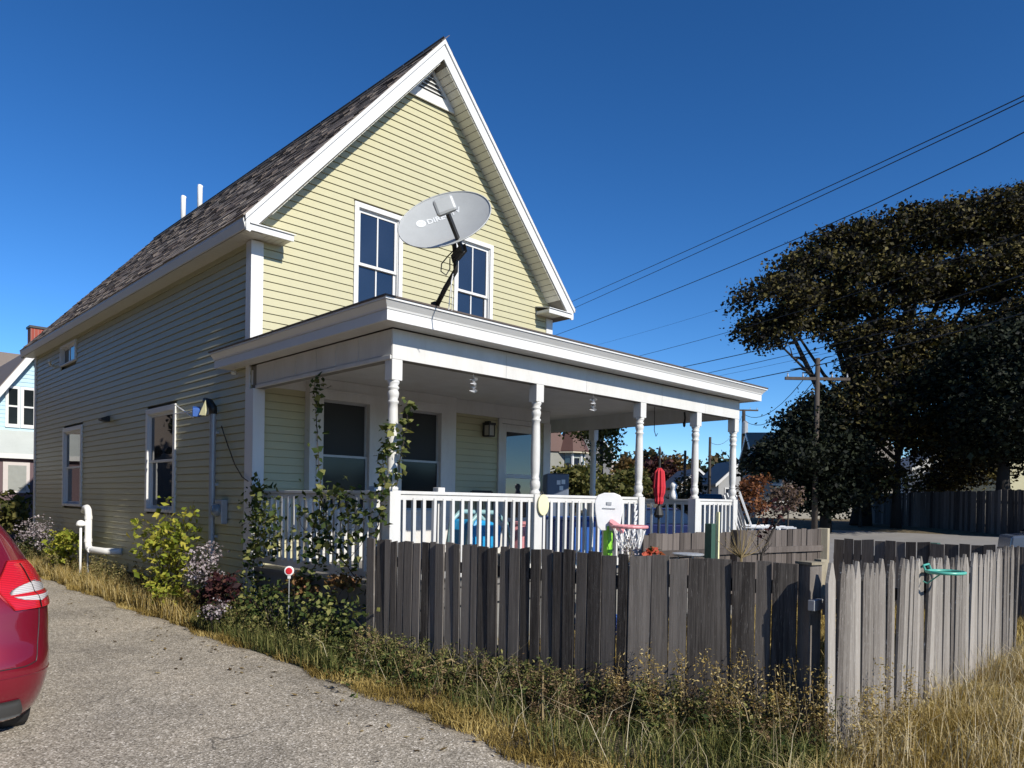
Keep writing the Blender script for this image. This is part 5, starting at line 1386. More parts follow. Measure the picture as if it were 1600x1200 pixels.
# bright yellow-green shrub against the shaded wall
bx = -0.33
plant('shrub', 'bright yellow-green shrub against the shaded side wall below the nearer window', 'shrub', (bx, 1.85, 0),
      [((bx, 1.75, 0.92), (0.24, 0.55, 0.45)), ((bx, 1.15, 1.10), (0.14, 0.30, 0.42)), ((bx, 0.95, 1.42), (0.06, 0.06, 0.20)), ((bx, 2.9, 1.22), (0.06, 0.25, 0.06)), ((bx, 1.9, 1.45), (0.08, 0.12, 0.22)), ((bx - 0.05, 2.3, 0.85), (0.22, 0.45, 0.30)), ((bx - 0.1, 1.6, 0.50), (0.30, 0.65, 0.30)), ((bx, 2.6, 1.10), (0.10, 0.35, 0.10)), ((bx - 0.12, 1.3, 0.25), (0.25, 0.5, 0.2))],
      1050, 0.08, M['leaf_yellow'], 26, clump=9, csize=0.085, shell=0.1)
def asterbush(c, r, n, lab, z):
    t_ = plant('aster_bush', lab, 'bush', (c[0], c[1], 0), [((c[0], c[1], z * 0.5), (r * 0.9, r * 1.1, z * 0.45))], n // 2, 0.05, M['leaf_dark'], 10, clump=10, csize=0.05)
    pts = cloud([((c[0], c[1], z * 0.82), (r, r * 1.35, z * 0.28)), ((c[0] - r * 0.3, c[1] + r * 0.8, z * 0.62), (r * .6, r * .8, z * .22)), ((c[0], c[1] - r * 0.7, z * 0.7), (r * .5, r * .7, z * .3))], int(n * 0.8), 0.2, 7, 0.045)
    np_single('flowers', leaf_mesh('flowers', pts, 0.032, M['aster'], 0.9), None, None, parent=t_)
asterbush((-0.42, 0.28), 0.20, 900, 'pale lilac aster bush at the foot of the corner pilaster', 0.95)
asterbush((-0.40, 9.013), 0.42, 1500, 'pale lilac aster bush near the far corner of the shaded wall', 1.05)
asterbush((-0.62, -0.50), 0.14, 420, 'small pale aster clump at the driveway edge before the house corner', 0.38)
plant('shrub', 'yellow leaved shrub left of the thin white vent pipe', 'shrub', (-0.45, 7.017, 0), [((-0.45, 6.971, 0.62), (0.22, 0.55, 0.38)), ((-0.4, 6.473, 0.75), (0.18, 0.40, 0.25))], 800, 0.075, M['leaf_yellow'], 8, clump=12, csize=0.06)
plant('shrub', 'green shrub at the left edge in front of the blue neighbouring house', 'shrub', (-0.215, 13.35, 0), [((-0.219, 13.362, 1.121), (0.9, 0.9, 0.75)), ((0.024, 13.129, 0.635), (0.7, 0.7, 0.6))], 900, 0.16, M['bush_green'], 8, clump=12, csize=0.14)
plant('shrub', 'dark purple-brown perennial clump beside the corner pilaster', 'plant', (-0.42, -0.35, 0), [((-0.42, -0.30, 0.42), (0.22, 0.40, 0.30)), ((-0.40, 0.15, 0.30), (0.2, 0.25, 0.22))], 750, 0.075, M['leaf_purple'], 10, clump=10, csize=0.05)
plant('shrub', 'dark green leafy bush under the porch rail beside the foundation', 'shrub', (-0.35, -1.6, 0), [((-0.33, -1.1, 0.40), (0.22, 0.50, 0.32)), ((-0.30, -2.1, 0.42), (0.2, 0.55, 0.30)), ((-0.30, -2.75, 0.35), (0.18, 0.30, 0.26))], 1300, 0.055, M['leaf_vine'], 22, clump=10, csize=0.09)
# rose coloured leaves creeping over the footing
plant('creeper', 'reddish green creeper spilling over the porch floor edge below the rail', 'plant', (-0.12, -2.2, 0.3), [((-0.10, -2.3, 0.74), (0.10, 0.38, 0.09)), ((-0.12, -1.5, 0.62), (0.1, 0.3, 0.12))], 420, 0.055, leafmat('creeper_leaves', (0.07, 0.05, 0.02), (0.16, 0.11, 0.04), (0.34, 0.16, 0.08), 0.3), 6, clump=10, csize=0.05)

def vine(name, label, path, n, size, spread, mat=None, r=0.007, extra=None, depth=None):
    path = [Vector(p) for p in path]; t_ = thing(name, label, 'climbing plant', path[0])
    mb = MB(); fine = []
    for a, b_ in zip(path[:-1], path[1:]):
        for k in range(5): fine.append(a.lerp(b_, k / 5) + Vector((rng.uniform(-.012, .012), rng.uniform(-.012, .012), 0)))
    fine.append(path[-1]); mb.tube(fine, r, 5, r1=r * 0.5)
    for e in (extra or []): mb.tube([Vector(p) for p in e], r * 0.7, 4, r1=r * 0.3)
    part('stems', mb, M['bark'], t_)
    allp = fine + [Vector(p) for e in (extra or []) for p in [Vector(e[0]).lerp(Vector(e[-1]), q / 4) for q in range(5)]]
    arr = np.array([tuple(p) for p in allp]); pts = arr[nrng.integers(0, len(arr), n)] + nrng.normal(size=(n, 3)) * np.array(depth or (spread * 0.6, spread, spread))
    np_single('leaves', leaf_mesh('leaves', pts, size, mat or M['leaf_vine'], 0.72), None, None, parent=t_)
    return t_
vx_ = -0.10
vine('climbing_vine', 'thick climbing vine covering the left end of the side rail by the pilaster', [(-0.10, -0.35, 0.0), (vx_, -0.30, 0.6), (vx_, -0.40, 1.1), (vx_, -0.35, 1.62), (vx_, -0.50, 1.70)], 620, 0.070, 0.11,
     extra=[[(vx_, -0.35, 1.0), (vx_, -0.8, 1.25), (vx_, -1.0, 1.15)], [(vx_, -0.4, 1.3), (vx_, -0.65, 1.5), (vx_, -0.9, 1.42)]])
vine('climbing_vine', 'vine hanging from the porch beam down to the middle of the side rail', [(-0.07, -2.579, 0.797), (-0.07, -2.093, 1.057), (-0.07, -1.89, 1.456), (-0.07, -1.817, 1.73), (-0.07, -1.766, 2.145), (-0.07, -1.714, 2.564), (-0.07, -1.722, 2.771), (-0.04, -1.693, 2.931)], 140, 0.070, 0.055,
     extra=[[(-0.07, -1.741, 2.562), (-0.07, -1.654, 2.764), (-0.03, -1.635, 2.96)]])
vine('climbing_vine', 'vine tangle over the middle of the side railing balusters', [(-0.08, -1.592, 0.711), (-0.08, -1.854, 0.975), (-0.08, -1.712, 1.313), (-0.08, -2.033, 1.527), (-0.08, -2.4, 1.565)], 430, 0.070, 0.12,
     extra=[[(-0.08, -1.853, 1.043), (-0.08, -1.436, 1.303), (-0.08, -1.315, 1.551)], [(-0.08, -2.107, 1.125), (-0.08, -2.346, 1.335), (-0.08, -2.576, 1.503)], [(-0.08, -2.357, 0.942), (-0.08, -2.642, 1.154), (-0.08, -2.712, 1.474)]])
vine('climbing_vine', 'vine climbing the front corner post with leaves on both sides', [(-0.09, -2.726, 0.654), (-0.08, -2.863, 1.166), (-0.08, -2.93, 1.479), (-0.08, -3.008, 1.695), (-0.08, -2.98, 1.972), (-0.06, -3.01, 2.156), (-0.06, -3.028, 2.265)], 180, 0.070, 0.055)
vine('climbing_vine', 'sprig of vine leaves right of the front corner post', [(0.01, -3.07, 1.728), (0.079, -3.07, 2.101), (0.129, -3.07, 2.352), (0.164, -3.07, 2.554)], 70, 0.075, 0.04)

# grass and weeds -------------------------------------------------------------
def scatter(n, poly_x, poly_y): 
    return np.stack([nrng.uniform(*poly_x, n), nrng.uniform(*poly_y, n), np.zeros(n)], 1)
def edge_x(y):
    t = np.clip((-3.0 - y) / 3.2, 0, 1); return -0.70 - 0.20 * t * t * (3 - 2 * t) + 0.05 * np.sin(y * 2.3) + 0.035 * np.sin(y * 7.1 + 1)
def hnoise(p, s): return 0.5 + 0.25 * (np.sin(p[:, 0] * s + 1.3) * np.cos(p[:, 1] * s * 1.1) + np.sin(p[:, 0] * s * 2.3 + p[:, 1] * s * 1.7))
# 1 thin yellow fringe along the driveway
n = 30000
y = nrng.uniform(-8.5, 10, n); y = -8.5 + 18.5 * ((y + 8.5) / 18.5) ** 1.4
x = edge_x(y) - 0.07 + np.abs(nrng.normal(size=n)) * 0.22
p = np.stack([x, y, np.zeros(n)], 1); p = p[hnoise(p, 5.3) * 0.6 + hnoise(p[:, ::-1], 13.0) * 0.4 > nrng.uniform(0.12, 0.62, n)]; n = len(p)
me = blade_mesh('fringe', p, nrng.uniform(0.03, 0.13, n) * (0.5 + 0.9 * hnoise(p, 3)), 0.0030, 1.5, M['grass_gold'], np.clip(hnoise(p, 4.0) * 0.9 + nrng.normal(size=n) * 0.22, 0, 1))
np_single('dry_grass', me, 'yellow dry grass fringe along the driveway edge', 'grass', 'stuff')
# 2 dry meadow in front of the pickets
def region(n, f):
    p = np.stack([nrng.uniform(-1.0, 9.5, n), nrng.uniform(-10.5, -2.8, n), np.zeros(n)], 1); return p[f(p)]
def in_meadow(p): return (p[:, 0] > edge_x(p[:, 1]) + 0.05) & (p[:, 1] < -6.98) & ((p[:, 0] + 4.24) * 0.68 + (p[:, 1] + 8.84) * 0.73 > 3.0)
p = region(150000, in_meadow); k = len(p)
me = blade_mesh('meadow', p, nrng.uniform(0.06, 0.24, k) * (0.5 + hnoise(p, 1.9)), 0.0030, 1.4, M['grass_dry'], np.clip(hnoise(p, 2.4) + nrng.normal(size=k) * 0.25, 0, 1))
np_single('dry_grass', me, 'dry straw coloured meadow grass in front of the pickets', 'grass', 'stuff')
p = region(22000, lambda p: in_meadow(p) & (hnoise(p, 1.7) > 0.35) & (p[:, 0] > 0.3)); k = len(p)
me = blade_mesh('tall_grass', p, nrng.uniform(0.22, 0.52, k), 0.0028, 0.8, M['straw'])
np_single('tall_grass', me, 'tall bleached grass stalks in front of the pickets', 'grass', 'stuff')
# 3 strip between driveway and dark fence
def in_strip(p): 
    fx = np.interp(-p[:, 1], [2.9, 5.6, 6.7, 7.1], [-0.18, 0.25, 0.64, 0.70]); return (p[:, 0] > edge_x(p[:, 1]) + 0.10) & (p[:, 0] < fx - 0.03) & (p[:, 1] > -7.05)
p = region(210000, in_strip); k = len(p)
near = np.clip((p[:, 0] - edge_x(p[:, 1])) / 0.5, 0, 1)
patch_ = hnoise(p, 3.1) * 0.6 + hnoise(p[:, ::-1] + 5, 8.0) * 0.4
sel = near + (patch_ - 0.5) * 0.9 < nrng.uniform(0.25, 0.75, k)
dens = hnoise(p + 3, 11.0) * 0.5 + hnoise(p[:, ::-1], 5.1) * 0.5 > nrng.uniform(0.1, 0.75, k)
q_ = p[sel & dens]; kk = len(q_)
me = blade_mesh('strip', q_, nrng.uniform(0.03, 0.19, kk) * (0.5 + near[sel & dens]), 0.0028, 1.4, M['grass_gold'], np.clip(patch_[sel & dens] + nrng.normal(size=kk) * 0.25, 0, 1))
np_single('dry_grass', me, 'yellow-brown grass between the driveway and the dark fence', 'grass', 'stuff')
q_ = p[~sel & dens]; kk = len(q_)
me = blade_mesh('weeds', q_, nrng.uniform(0.05, 0.27, kk) * (0.35 + 1.1 * hnoise(q_, 2.6)), 0.0032, 1.3, M['grass_green'])
np_single('green_weeds', me, 'green weeds growing against the foot of the dark fence', 'weeds', 'stuff')
# long bent stalks tangled through the strip
q_ = p[::60]; kk = len(q_)
np_single('tall_grass', blade_mesh('tangle', q_, nrng.uniform(0.25, 0.6, kk), 0.0022, 1.3, M['straw']), 'long bent straw stalks tangled through the weeds', 'grass', 'stuff')
# leafy weeds along the fence
def leafy(name, label, cells, n, size, mat, hmin, hmax, cat='weeds'):
    pts = []; mbs = MB()
    for (cx, cy) in cells:
        h = rng.uniform(hmin, hmax); lean = Vector((rng.uniform(-.12, .12), rng.uniform(-.12, .12), 0))
        mbs.tube([(cx, cy, 0), Vector((cx, cy, h * 0.5)) + lean * 0.3, Vector((cx, cy, h)) + lean], 0.003, 3, r1=0.001)
        m_ = n // len(cells)
        t = nrng.random(m_) ** 0.8
        base_ = np.stack([cx + lean.x * t, cy + lean.y * t, h * t], 1)
        pts.append(base_ + nrng.normal(size=(m_, 3)) * np.array([0.03, 0.03, 0.02]) * (1.3 - t[:, None] * 0.6))
    pts = np.concatenate(pts)
    me = leaf_mesh(name, pts, size, mat, 0.38); np_single(name, me, label, cat, 'stuff')
    mbs.t = []; me2 = mbs.mesh('stems', M['straw']); o = bpy.data.objects.new('weed_stems', me2); COL.objects.link(o); o['kind'] = 'stuff'; o['label'] = 'thin straw coloured stems standing among the ' + label.split(' in ')[0].split(' along ')[0][:40]; o['category'] = cat
def fence_x(y): return float(np.interp(-y, [2.9, 5.6, 6.7, 7.1], [-0.18, 0.25, 0.64, 0.70]))
cells = [(fence_x(y) - abs(rng.gauss(0, 0.12)) - 0.05, y) for y in [rng.uniform(-6.9, -3.0) for _ in range(300)]]
leafy('leafy_weeds', 'leafy green weeds in a band along the dark fence', cells, 19000, 0.030, M['grass_green'], 0.08, 0.40)
cells = [(fence_x(y) - abs(rng.gauss(0, 0.22)) - 0.10, y) for y in [rng.uniform(-7.0, -3.0) for _ in range(150)]]
leafy('broadleaf_weeds', 'broad dark green weed leaves in the verge before the dark fence', cells, 3600, 0.045, M['leaf_vine'], 0.05, 0.30)
cells = [(fence_x(y) - abs(rng.gauss(0, 0.2)) - 0.10, y) for y in [rng.uniform(-7.0, -3.0) for _ in range(110)]]
leafy('brown_weeds', 'brown dried weed heads scattered in the verge before the dark fence', cells, 12000, 0.022, leafmat('brown_seed_heads', (0.05, 0.03, 0.018), (0.13, 0.085, 0.045), (0.30, 0.21, 0.12), 0.2), 0.12, 0.42)
cells = [(fence_x(y) - abs(rng.gauss(0, 0.10)) - 0.05, y) for y in [rng.uniform(-6.9, -5.6) for _ in range(60)]] + [(rng.uniform(0.5, 1.3), rng.uniform(-7.3, -6.98)) for _ in range(30)]
leafy('seeding_weeds', 'tawny seeding weeds in a clump near the street corner of the dark fence', cells, 9000, 0.020, M['grass_dry'], 0.30, 0.62)
cells = [(rng.uniform(-0.65, -0.12), rng.uniform(-3.2, 0.1)) for _ in range(120)]
leafy('bed_plants', 'low mixed green plants in the bed beside the porch', cells, 9000, 0.035, M['grass_green'], 0.12, 0.42)
cells = [(rng.uniform(-0.62, -0.06), 0.2 + 10.5 * rng.random() ** 0.8) for _ in range(260)]
leafy('wall_weeds', 'scruffy tan and green weeds in a strip along the shaded wall', cells, 17000, 0.036, leafmat('mixed_weeds', (0.06, 0.07, 0.02), (0.17, 0.155, 0.06), (0.36, 0.30, 0.14), 0.3), 0.15, 0.55)
n = 16000; y = 10.8 * nrng.random(n) ** 0.9; p = np.stack([nrng.uniform(-0.72, -0.03, n), y, np.zeros(n)], 1)
np_single('dry_grass', blade_mesh('wallgrass', p, nrng.uniform(0.06, 0.38, n), 0.004, 0.6, M['grass_dry']), 'tan dry grass in the bed along the shaded wall', 'grass', 'stuff')
n = 9000; p = np.stack([nrng.uniform(-0.72, 0.0, n), nrng.uniform(-3.1, 0.2, n), np.zeros(n)], 1)
np_single('green_weeds', blade_mesh('bedgrass', p, nrng.uniform(0.05, 0.28, n), 0.004, 0.6, M['grass_green']), 'green grass in the bed beside the porch footing', 'weeds', 'stuff')
# lawn inside the yard and beyond
p = np.stack([nrng.uniform(0.4, 8.2, 30000), nrng.uniform(-6.8, -3.2, 30000), np.zeros(30000)], 1)
np_single('yard_grass', blade_mesh('yardgrass', p, nrng.uniform(0.04, 0.22, 30000), 0.005, 0.7, M['grass_gold']), 'patchy yellow grass inside the fenced yard', 'grass', 'stuff')
p = np.stack([nrng.uniform(8.4, 10.0, 9000), nrng.uniform(-10, 4, 9000), np.zeros(9000)], 1)
np_single('verge_grass', blade_mesh('verge', p, nrng.uniform(0.04, 0.2, 9000), 0.006, 0.7, M['grass_dry']), 'dry grass verge along the street kerb', 'grass', 'stuff')

# bare twiggy bush and dark branch in the yard
def twig(name, label, base, tips, r, mat, cat='shrub'):
    base = Vector(base); mb = MB()
    for t in tips:
        t = Vector(t); mid = base.lerp(t, 0.5) + Vector((rng.uniform(-.04, .04), rng.uniform(-.04, .04), -0.02))
        mb.tube([base, mid, t], r, 4, r1=r * 0.3)
        for q in range(4):
            s = base.lerp(t, rng.uniform(.4, .9)); mb.tube([s, s + Vector((rng.uniform(-.1, .1), rng.uniform(-.1, .1), rng.uniform(.03, .14)))], r * 0.4, 3, r1=r * 0.15)
    return single(name, mb, mat, label, cat, loc=base)
tb_ = Vector((3.281, -4.922, 0.839)); tb_.z = 0.0
tips = [(3.102, -4.751, 1.18), (3.177, -4.82, 1.264), (3.237, -4.874, 1.39), (3.302, -4.934, 1.447), (3.369, -4.997, 1.379), (3.43, -5.056, 1.222), (3.125, -4.908, 1.242), (3.434, -4.922, 1.264)]
mb = MB(); hub_ = Vector((3.269, -4.909, 1.032))
mb.tube([tb_, hub_], 0.014, 5)
for t in tips:
    t = Vector(t)
    for q in range(3):
        t3 = t + Vector((rng.uniform(-.1, .1), rng.uniform(-.1, .1), rng.uniform(-.04, .08))); mb.tube([hub_, hub_.lerp(t3, .5) + Vector((rng.uniform(-.03, .03), 0, -0.02)), t3], 0.006, 4, r1=0.0015)
single('bare_bush', mb, M['straw'], 'pale leafless twiggy bush in the yard just behind the dark fence', 'shrub', loc=tb_)
mb = MB(); b0 = Vector((3.98, -4.751, 0.933)); b0.z = 0
pts = [Vector((4.006, -4.775, 1.023)), Vector((4.06, -4.823, 1.195)), Vector((4.129, -4.885, 1.397)), Vector((4.178, -4.929, 1.487))]
mb.tube([b0] + pts, 0.022, 6, r1=0.01)
for q in range(14):
    s = pts[rng.randrange(4)]; mb.tube([s, s + Vector((rng.uniform(-.2, .2), rng.uniform(-.2, .2), rng.uniform(.0, .2)))], 0.006, 4, r1=0.002)
br_ = thing('dark_sapling', 'leaning dark sapling with a few purple leaves left of the pale square post', 'sapling', b0)
part('stem', mb, M['bark'], br_)
np_single('leaves', leaf_mesh('leaves', cloud([((4.085, -4.843, 1.44), (0.16, 0.16, 0.16)), ((4.145, -4.897, 1.568), (0.12, 0.12, 0.12)), ((4.005, -4.771, 1.245), (0.1, 0.1, 0.08))], 150, 0.2), 0.05, M['leaf_purple']), None, None, parent=br_)
# red flowers by the far rail
fl_ = Vector((2.912, -4.03, 1.059))
t_ = plant('flower_clump', 'small clump of coral red flowers just above the dark fence', 'flowers', (fl_.x, fl_.y, 0), [((fl_.x, fl_.y, 0.8), (0.15, 0.15, 0.35))], 220, 0.05, M['leaf_vine'], 6)
np_single('flowers', leaf_mesh('flowers', cloud([((fl_.x, fl_.y, fl_.z - 0.02), (0.11, 0.11, 0.05))], 24, 0.2), 0.08, leafmat('coral_petals', (0.45, 0.08, 0.05), (0.62, 0.14, 0.09), (0.75, 0.25, 0.18), 0.3), 0.9), None, None, parent=t_)
ws = Vector((2.975, -3.679, 1.051))
t_ = plant('white_flower_clump', 'pale seeding stems and white flowers under the toy hoop rim', 'flowers', (ws.x, ws.y, 0), [((ws.x, ws.y, ws.z), (0.10, 0.10, 0.18))], 160, 0.028, M['aster'], 8, M['straw'])

# sticks fallen in the weeds
mb = MB(); mb.tube([(-0.35, -3.9, 0.16), (-0.1, -4.05, 0.24), (0.05, -4.3, 0.10)], 0.012, 5); single('fallen_stick', mb, M['straw'], 'bleached stick lying in the weeds before the dark fence', 'stick')
mb = MB(); mb.tube([(0.02, -5.0, 0.30), (-0.2, -5.2, 0.16), (-0.36, -5.35, 0.02)], 0.010, 5); single('fallen_stick', mb, M['straw'], 'bent bleached stick leaning out of the weeds mid fence', 'stick')

# fallen leaves scattered on the driveway and along its edge
n = 300; y = nrng.uniform(-7.5, 6, n); x = edge_x(y) - np.abs(nrng.normal(size=n)) * 0.45 + 0.03; p = np.stack([x, y, np.full(n, 0.030)], 1)
p2 = np.stack([nrng.uniform(-4.5, -0.9, 22), nrng.uniform(-7.5, 8, 22), np.full(22, 0.030)], 1); p = np.concatenate([p, p2]); n = len(p)
a = nrng.random(n) * 2 * math.pi; L_s = nrng.uniform(0.012, 0.035, (n, 1)); d = np.stack([np.cos(a), np.sin(a), np.zeros(n)], 1); s_ = np.stack([-np.sin(a), np.cos(a), np.zeros(n)], 1)
up_ = np.array([[0, 0, 1.0]]) * L_s * nrng.uniform(0.0, 0.5, (n, 1))
V = np.stack([p - d * L_s, p - s_ * L_s * 0.5 + up_ * 0.5, p + d * L_s + up_, p + s_ * L_s * 0.5 + up_ * 0.3], 1).reshape(-1, 3); i_ = np.arange(n) * 4
np_single('fallen_leaves', np_mesh('fallen_leaves', V, np.stack([i_, i_ + 1, i_ + 2, i_, i_ + 2, i_ + 3], 1).ravel(), 3, leafmat('dead_leaves', (0.07, 0.045, 0.02), (0.20, 0.14, 0.06), (0.42, 0.33, 0.16), 0.1), np.repeat(nrng.random(n), 2)), 'small dead leaves scattered over the driveway and its edge', 'leaves', 'stuff')

# ------------------------------------------------------------------ trees
def tree(name, label, base, trunk, limbs, ells, n, size, mat, r0, clump=40, csize=0.5, group=None, cat='tree', shell=0.5):
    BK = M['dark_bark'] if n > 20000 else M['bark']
    base = Vector(base); t_ = thing(name, label, cat, base, group)
    mb = MB(); pts = [Vector(p) for p in trunk]; k = len(pts)
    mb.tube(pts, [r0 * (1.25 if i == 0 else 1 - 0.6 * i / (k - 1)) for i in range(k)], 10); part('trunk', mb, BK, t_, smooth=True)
    mb = MB()
    for (s, rr, tgt) in limbs:
        s = Vector(s); tgt = Vector(tgt); mid = s.lerp(tgt, 0.5) + Vector((rng.uniform(-.3, .3), rng.uniform(-.3, .3), -0.05 * (tgt - s).length))
        mb.tube([s, s.lerp(mid, .5), mid, mid.lerp(tgt, .5), tgt], rr, 6, r1=rr * 0.25)
        for q in range(5):
            a = mid.lerp(tgt, rng.uniform(0, .9)); b_ = a + Vector((rng.uniform(-1, 1), rng.uniform(-1, 1), rng.uniform(.0, .7))) * 0.13 * (tgt - s).length
            mb.tube([a, a.lerp(b_, .5) + Vector((0, 0, .1)), b_], rr * 0.35, 4, r1=rr * 0.08)
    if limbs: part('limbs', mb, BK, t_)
    me = leaf_mesh('crown', cloud(ells, n, shell, clump, csize), size, mat, 0.7)
    np_single('crown', me, None, None, parent=t_)
    return t_
# big dark maple
tb = Vector((32.737, 4.556, 1.019)); tb.z = gz(tb.x, tb.y)
fork = Vector((32.873, 4.473, 4.405))
E1 = [((28.831, 6.947, 10.859), (1.9, 1.9, 1.3)), ((30.834, 6.472, 12.665), (1.7, 2.2, 1.0)), ((32.923, 5.911, 13.937), (2.0, 2.4, 1.1)), ((34.625, 4.335, 14.597), (2.4, 2.6, 1.2)), ((36.102, 2.966, 14.941), (2.2, 2.6, 1.4)),
      ((37.691, 1.493, 15.442), (2.2, 2.4, 1.1)), ((40.373, 0.376, 16.34), (2.2, 2.4, 1.3)), ((42.126, -1.252, 16.538), (2.6, 2.6, 1.6)), ((28.516, 7.223, 9.532), (1.3, 1.5, 0.7)), ((31.463, 5.866, 11.018), (1.8, 2.2, 1.1)), ((32.156, 3.864, 11.667), (2.2, 2.4, 1.2)),
      ((34.773, 2.803, 12.3), (1.8, 2.2, 1.1)), ((35.805, 0.478, 12.336), (2.2, 2.4, 1.3)), ((38.752, -0.894, 12.691), (2.6, 2.6, 1.8)), ((31.052, 4.863, 9.442), (1.1, 1.4, 0.5)), ((32.815, 3.222, 9.335), (2.0, 2.2, 1.2)), ((35.675, 1.926, 9.3), (2.2, 2.2, 1.3)), ((36.252, 0.026, 9.412), (2.4, 2.4, 1.6))]
L1 = [(fork, 0.20, e[0]) for e in E1[:1] + E1[2:6] + E1[9:12] + E1[14:16]] + [(fork + Vector((0.3, -0.3, 1.0)), 0.12, e[0]) for e in E1]
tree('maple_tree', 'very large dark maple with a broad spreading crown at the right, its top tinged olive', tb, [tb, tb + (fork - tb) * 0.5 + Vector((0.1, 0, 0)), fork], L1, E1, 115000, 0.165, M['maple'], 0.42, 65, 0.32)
# lower dark trees
tb = Vector((28.456, 4.442, 1.044)); tb.z = gz(tb.x, tb.y)
E2 = [((27.867, 5.038, 4.952), (1.0, 1.2, 1.0)), ((26.282, 5.131, 3.71), (1.5, 1.3, 0.8)), ((28.441, 4.487, 3.584), (1.8, 1.8, 1.5)), ((25.658, 5.706, 3.268), (1.0, 1.0, 0.45)), ((28.45, 4.46, 2.065), (1.5, 1.5, 0.8)), ((29.345, 5.041, 5.921), (0.9, 1.0, 0.7))]
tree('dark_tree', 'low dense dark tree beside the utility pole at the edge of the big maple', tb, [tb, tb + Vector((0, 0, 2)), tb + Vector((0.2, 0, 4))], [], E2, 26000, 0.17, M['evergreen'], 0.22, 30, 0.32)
tb = Vector((31.771, 2.724, 1.078)); tb.z = gz(tb.x, tb.y)
E3 = [((30.702, 3.776, 5.667), (2.2, 2.2, 1.7)), ((32.368, 2.23, 5.989), (2.6, 2.4, 1.8)), ((32.395, 3.59, 7.565), (2.0, 2.0, 1.2)), ((30.508, 3.924, 3.1), (1.9, 1.9, 1.1)), ((34.99, 1.14, 4.689), (2.2, 2.2, 1.5))]
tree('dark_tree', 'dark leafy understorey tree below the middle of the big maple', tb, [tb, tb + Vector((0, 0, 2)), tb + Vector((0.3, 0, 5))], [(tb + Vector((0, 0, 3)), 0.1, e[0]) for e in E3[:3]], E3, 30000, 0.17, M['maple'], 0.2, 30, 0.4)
tb = Vector((31.645, -1.255, 1.118)); tb.z = gz(tb.x, tb.y)
E4 = [((30.93, -0.521, 6.668), (2.2, 2.2, 1.8)), ((30.851, -1.803, 7.525), (2.2, 2.2, 1.5)), ((31.957, -2.844, 6.548), (2.4, 2.4, 2.4)), ((31.509, -1.083, 4.869), (2.4, 2.2, 1.5)), ((33.027, -2.498, 4.644), (2.4, 2.2, 1.6)), ((29.65, -2.074, 5.75), (2.0, 2.0, 1.8)), ((34.138, -3.472, 9.329), (2.4, 2.4, 2.4))]
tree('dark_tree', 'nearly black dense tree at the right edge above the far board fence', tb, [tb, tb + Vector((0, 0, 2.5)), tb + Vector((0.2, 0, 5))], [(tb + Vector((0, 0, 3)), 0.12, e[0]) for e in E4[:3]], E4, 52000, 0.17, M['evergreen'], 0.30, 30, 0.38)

# trees seen through the porch and beyond
def small_tree(label, ells, n, size, mat, r=0.12, name='tree', group=None, clump=16, csize=0.3, shell=0.45):
    c = ells[0][0]; b_ = (c[0], c[1], gz(c[0], c[1])); return tree(name, label, b_, [b_, (c[0], c[1], (b_[2] + c[2]) / 2), (c[0], c[1], c[2])], [], ells, n, size, mat, r, clump, csize, group, shell=shell)
small_tree('olive green bush tree seen through the porch right of the door', [((12.811, 5.351, 2.14), (0.70, 0.70, 0.55)), ((12.92, 5.254, 2.503), (0.38, 0.38, 0.30)), ((12.602, 5.547, 2.268), (0.35, 0.35, 0.35))], 2600, 0.13, M['bush_green'], 0.05, csize=0.15)
small_tree('olive hedge bush seen through the porch left of the third post', [((14.531, 5.116, 2.087), (0.8, 0.8, 0.42)), ((14.241, 5.385, 2.02), (0.5, 0.5, 0.40)), ((14.894, 4.78, 2.214), (0.45, 0.45, 0.42))], 3200, 0.13, M['bush_green'], 0.05, csize=0.15)
small_tree('tall grey-green tree seen under the porch roof behind the back post', [((31.759, 19.179, 5.332), (1.1, 1.1, 1.8)), ((31.326, 19.596, 6.487), (1.8, 1.8, 1.2)), ((31.981, 18.984, 6.307), (0.9, 0.9, 1.0))], 3500, 0.22, M['bush_green'], 0.2, csize=0.3)
small_tree('rusty oak rising over the hedge left of the third post', [((45.287, 27.072, 4.539), (0.8, 0.8, 0.6)), ((45.744, 26.641, 4.135), (0.7, 0.7, 0.6)), ((44.911, 27.415, 4.012), (0.6, 0.6, 0.5))], 1500, 0.3, M['autumn'], 0.15, csize=0.3)
small_tree('autumn brown tree on the hill between the third and fourth posts', [((74.429, 40.957, 6.106), (1.4, 1.4, 1.3)), ((73.921, 41.422, 5.473), (1.2, 1.2, 1.1))], 1200, 0.45, M['autumn'], 0.2, csize=0.5)
small_tree('dark purple tree on the hill right of the third post', [((68.718, 39.433, 5.459), (1.6, 1.6, 1.5)), ((68.079, 40.015, 4.491), (2.0, 2.0, 1.6)), ((69.154, 39.013, 4.368), (1.8, 1.8, 1.6))], 2200, 0.45, M['leaf_purple'], 0.2, csize=0.5)
small_tree('rust orange shrub just right of the last porch post', [((12.805, -0.108, 2.034), (0.36, 0.36, 0.30)), ((12.83, -0.136, 1.677), (0.40, 0.40, 0.32)), ((12.94, -0.232, 2.223), (0.22, 0.22, 0.15))], 1500, 0.075, leafmat('rust_leaves', (0.06, 0.025, 0.014), (0.18, 0.07, 0.035), (0.33, 0.15, 0.07), 0.3), 0.03, csize=0.08)
small_tree('dull pinkish shrub right of the white garden chairs', [((19.398, 1.952, 1.929), (0.6, 0.6, 0.45)), ((19.141, 2.188, 1.716), (0.4, 0.4, 0.3))], 900, 0.11, leafmat('dull_pink_leaves', (0.06, 0.04, 0.03), (0.16, 0.11, 0.09), (0.30, 0.22, 0.19), 0.3), 0.04, csize=0.12)
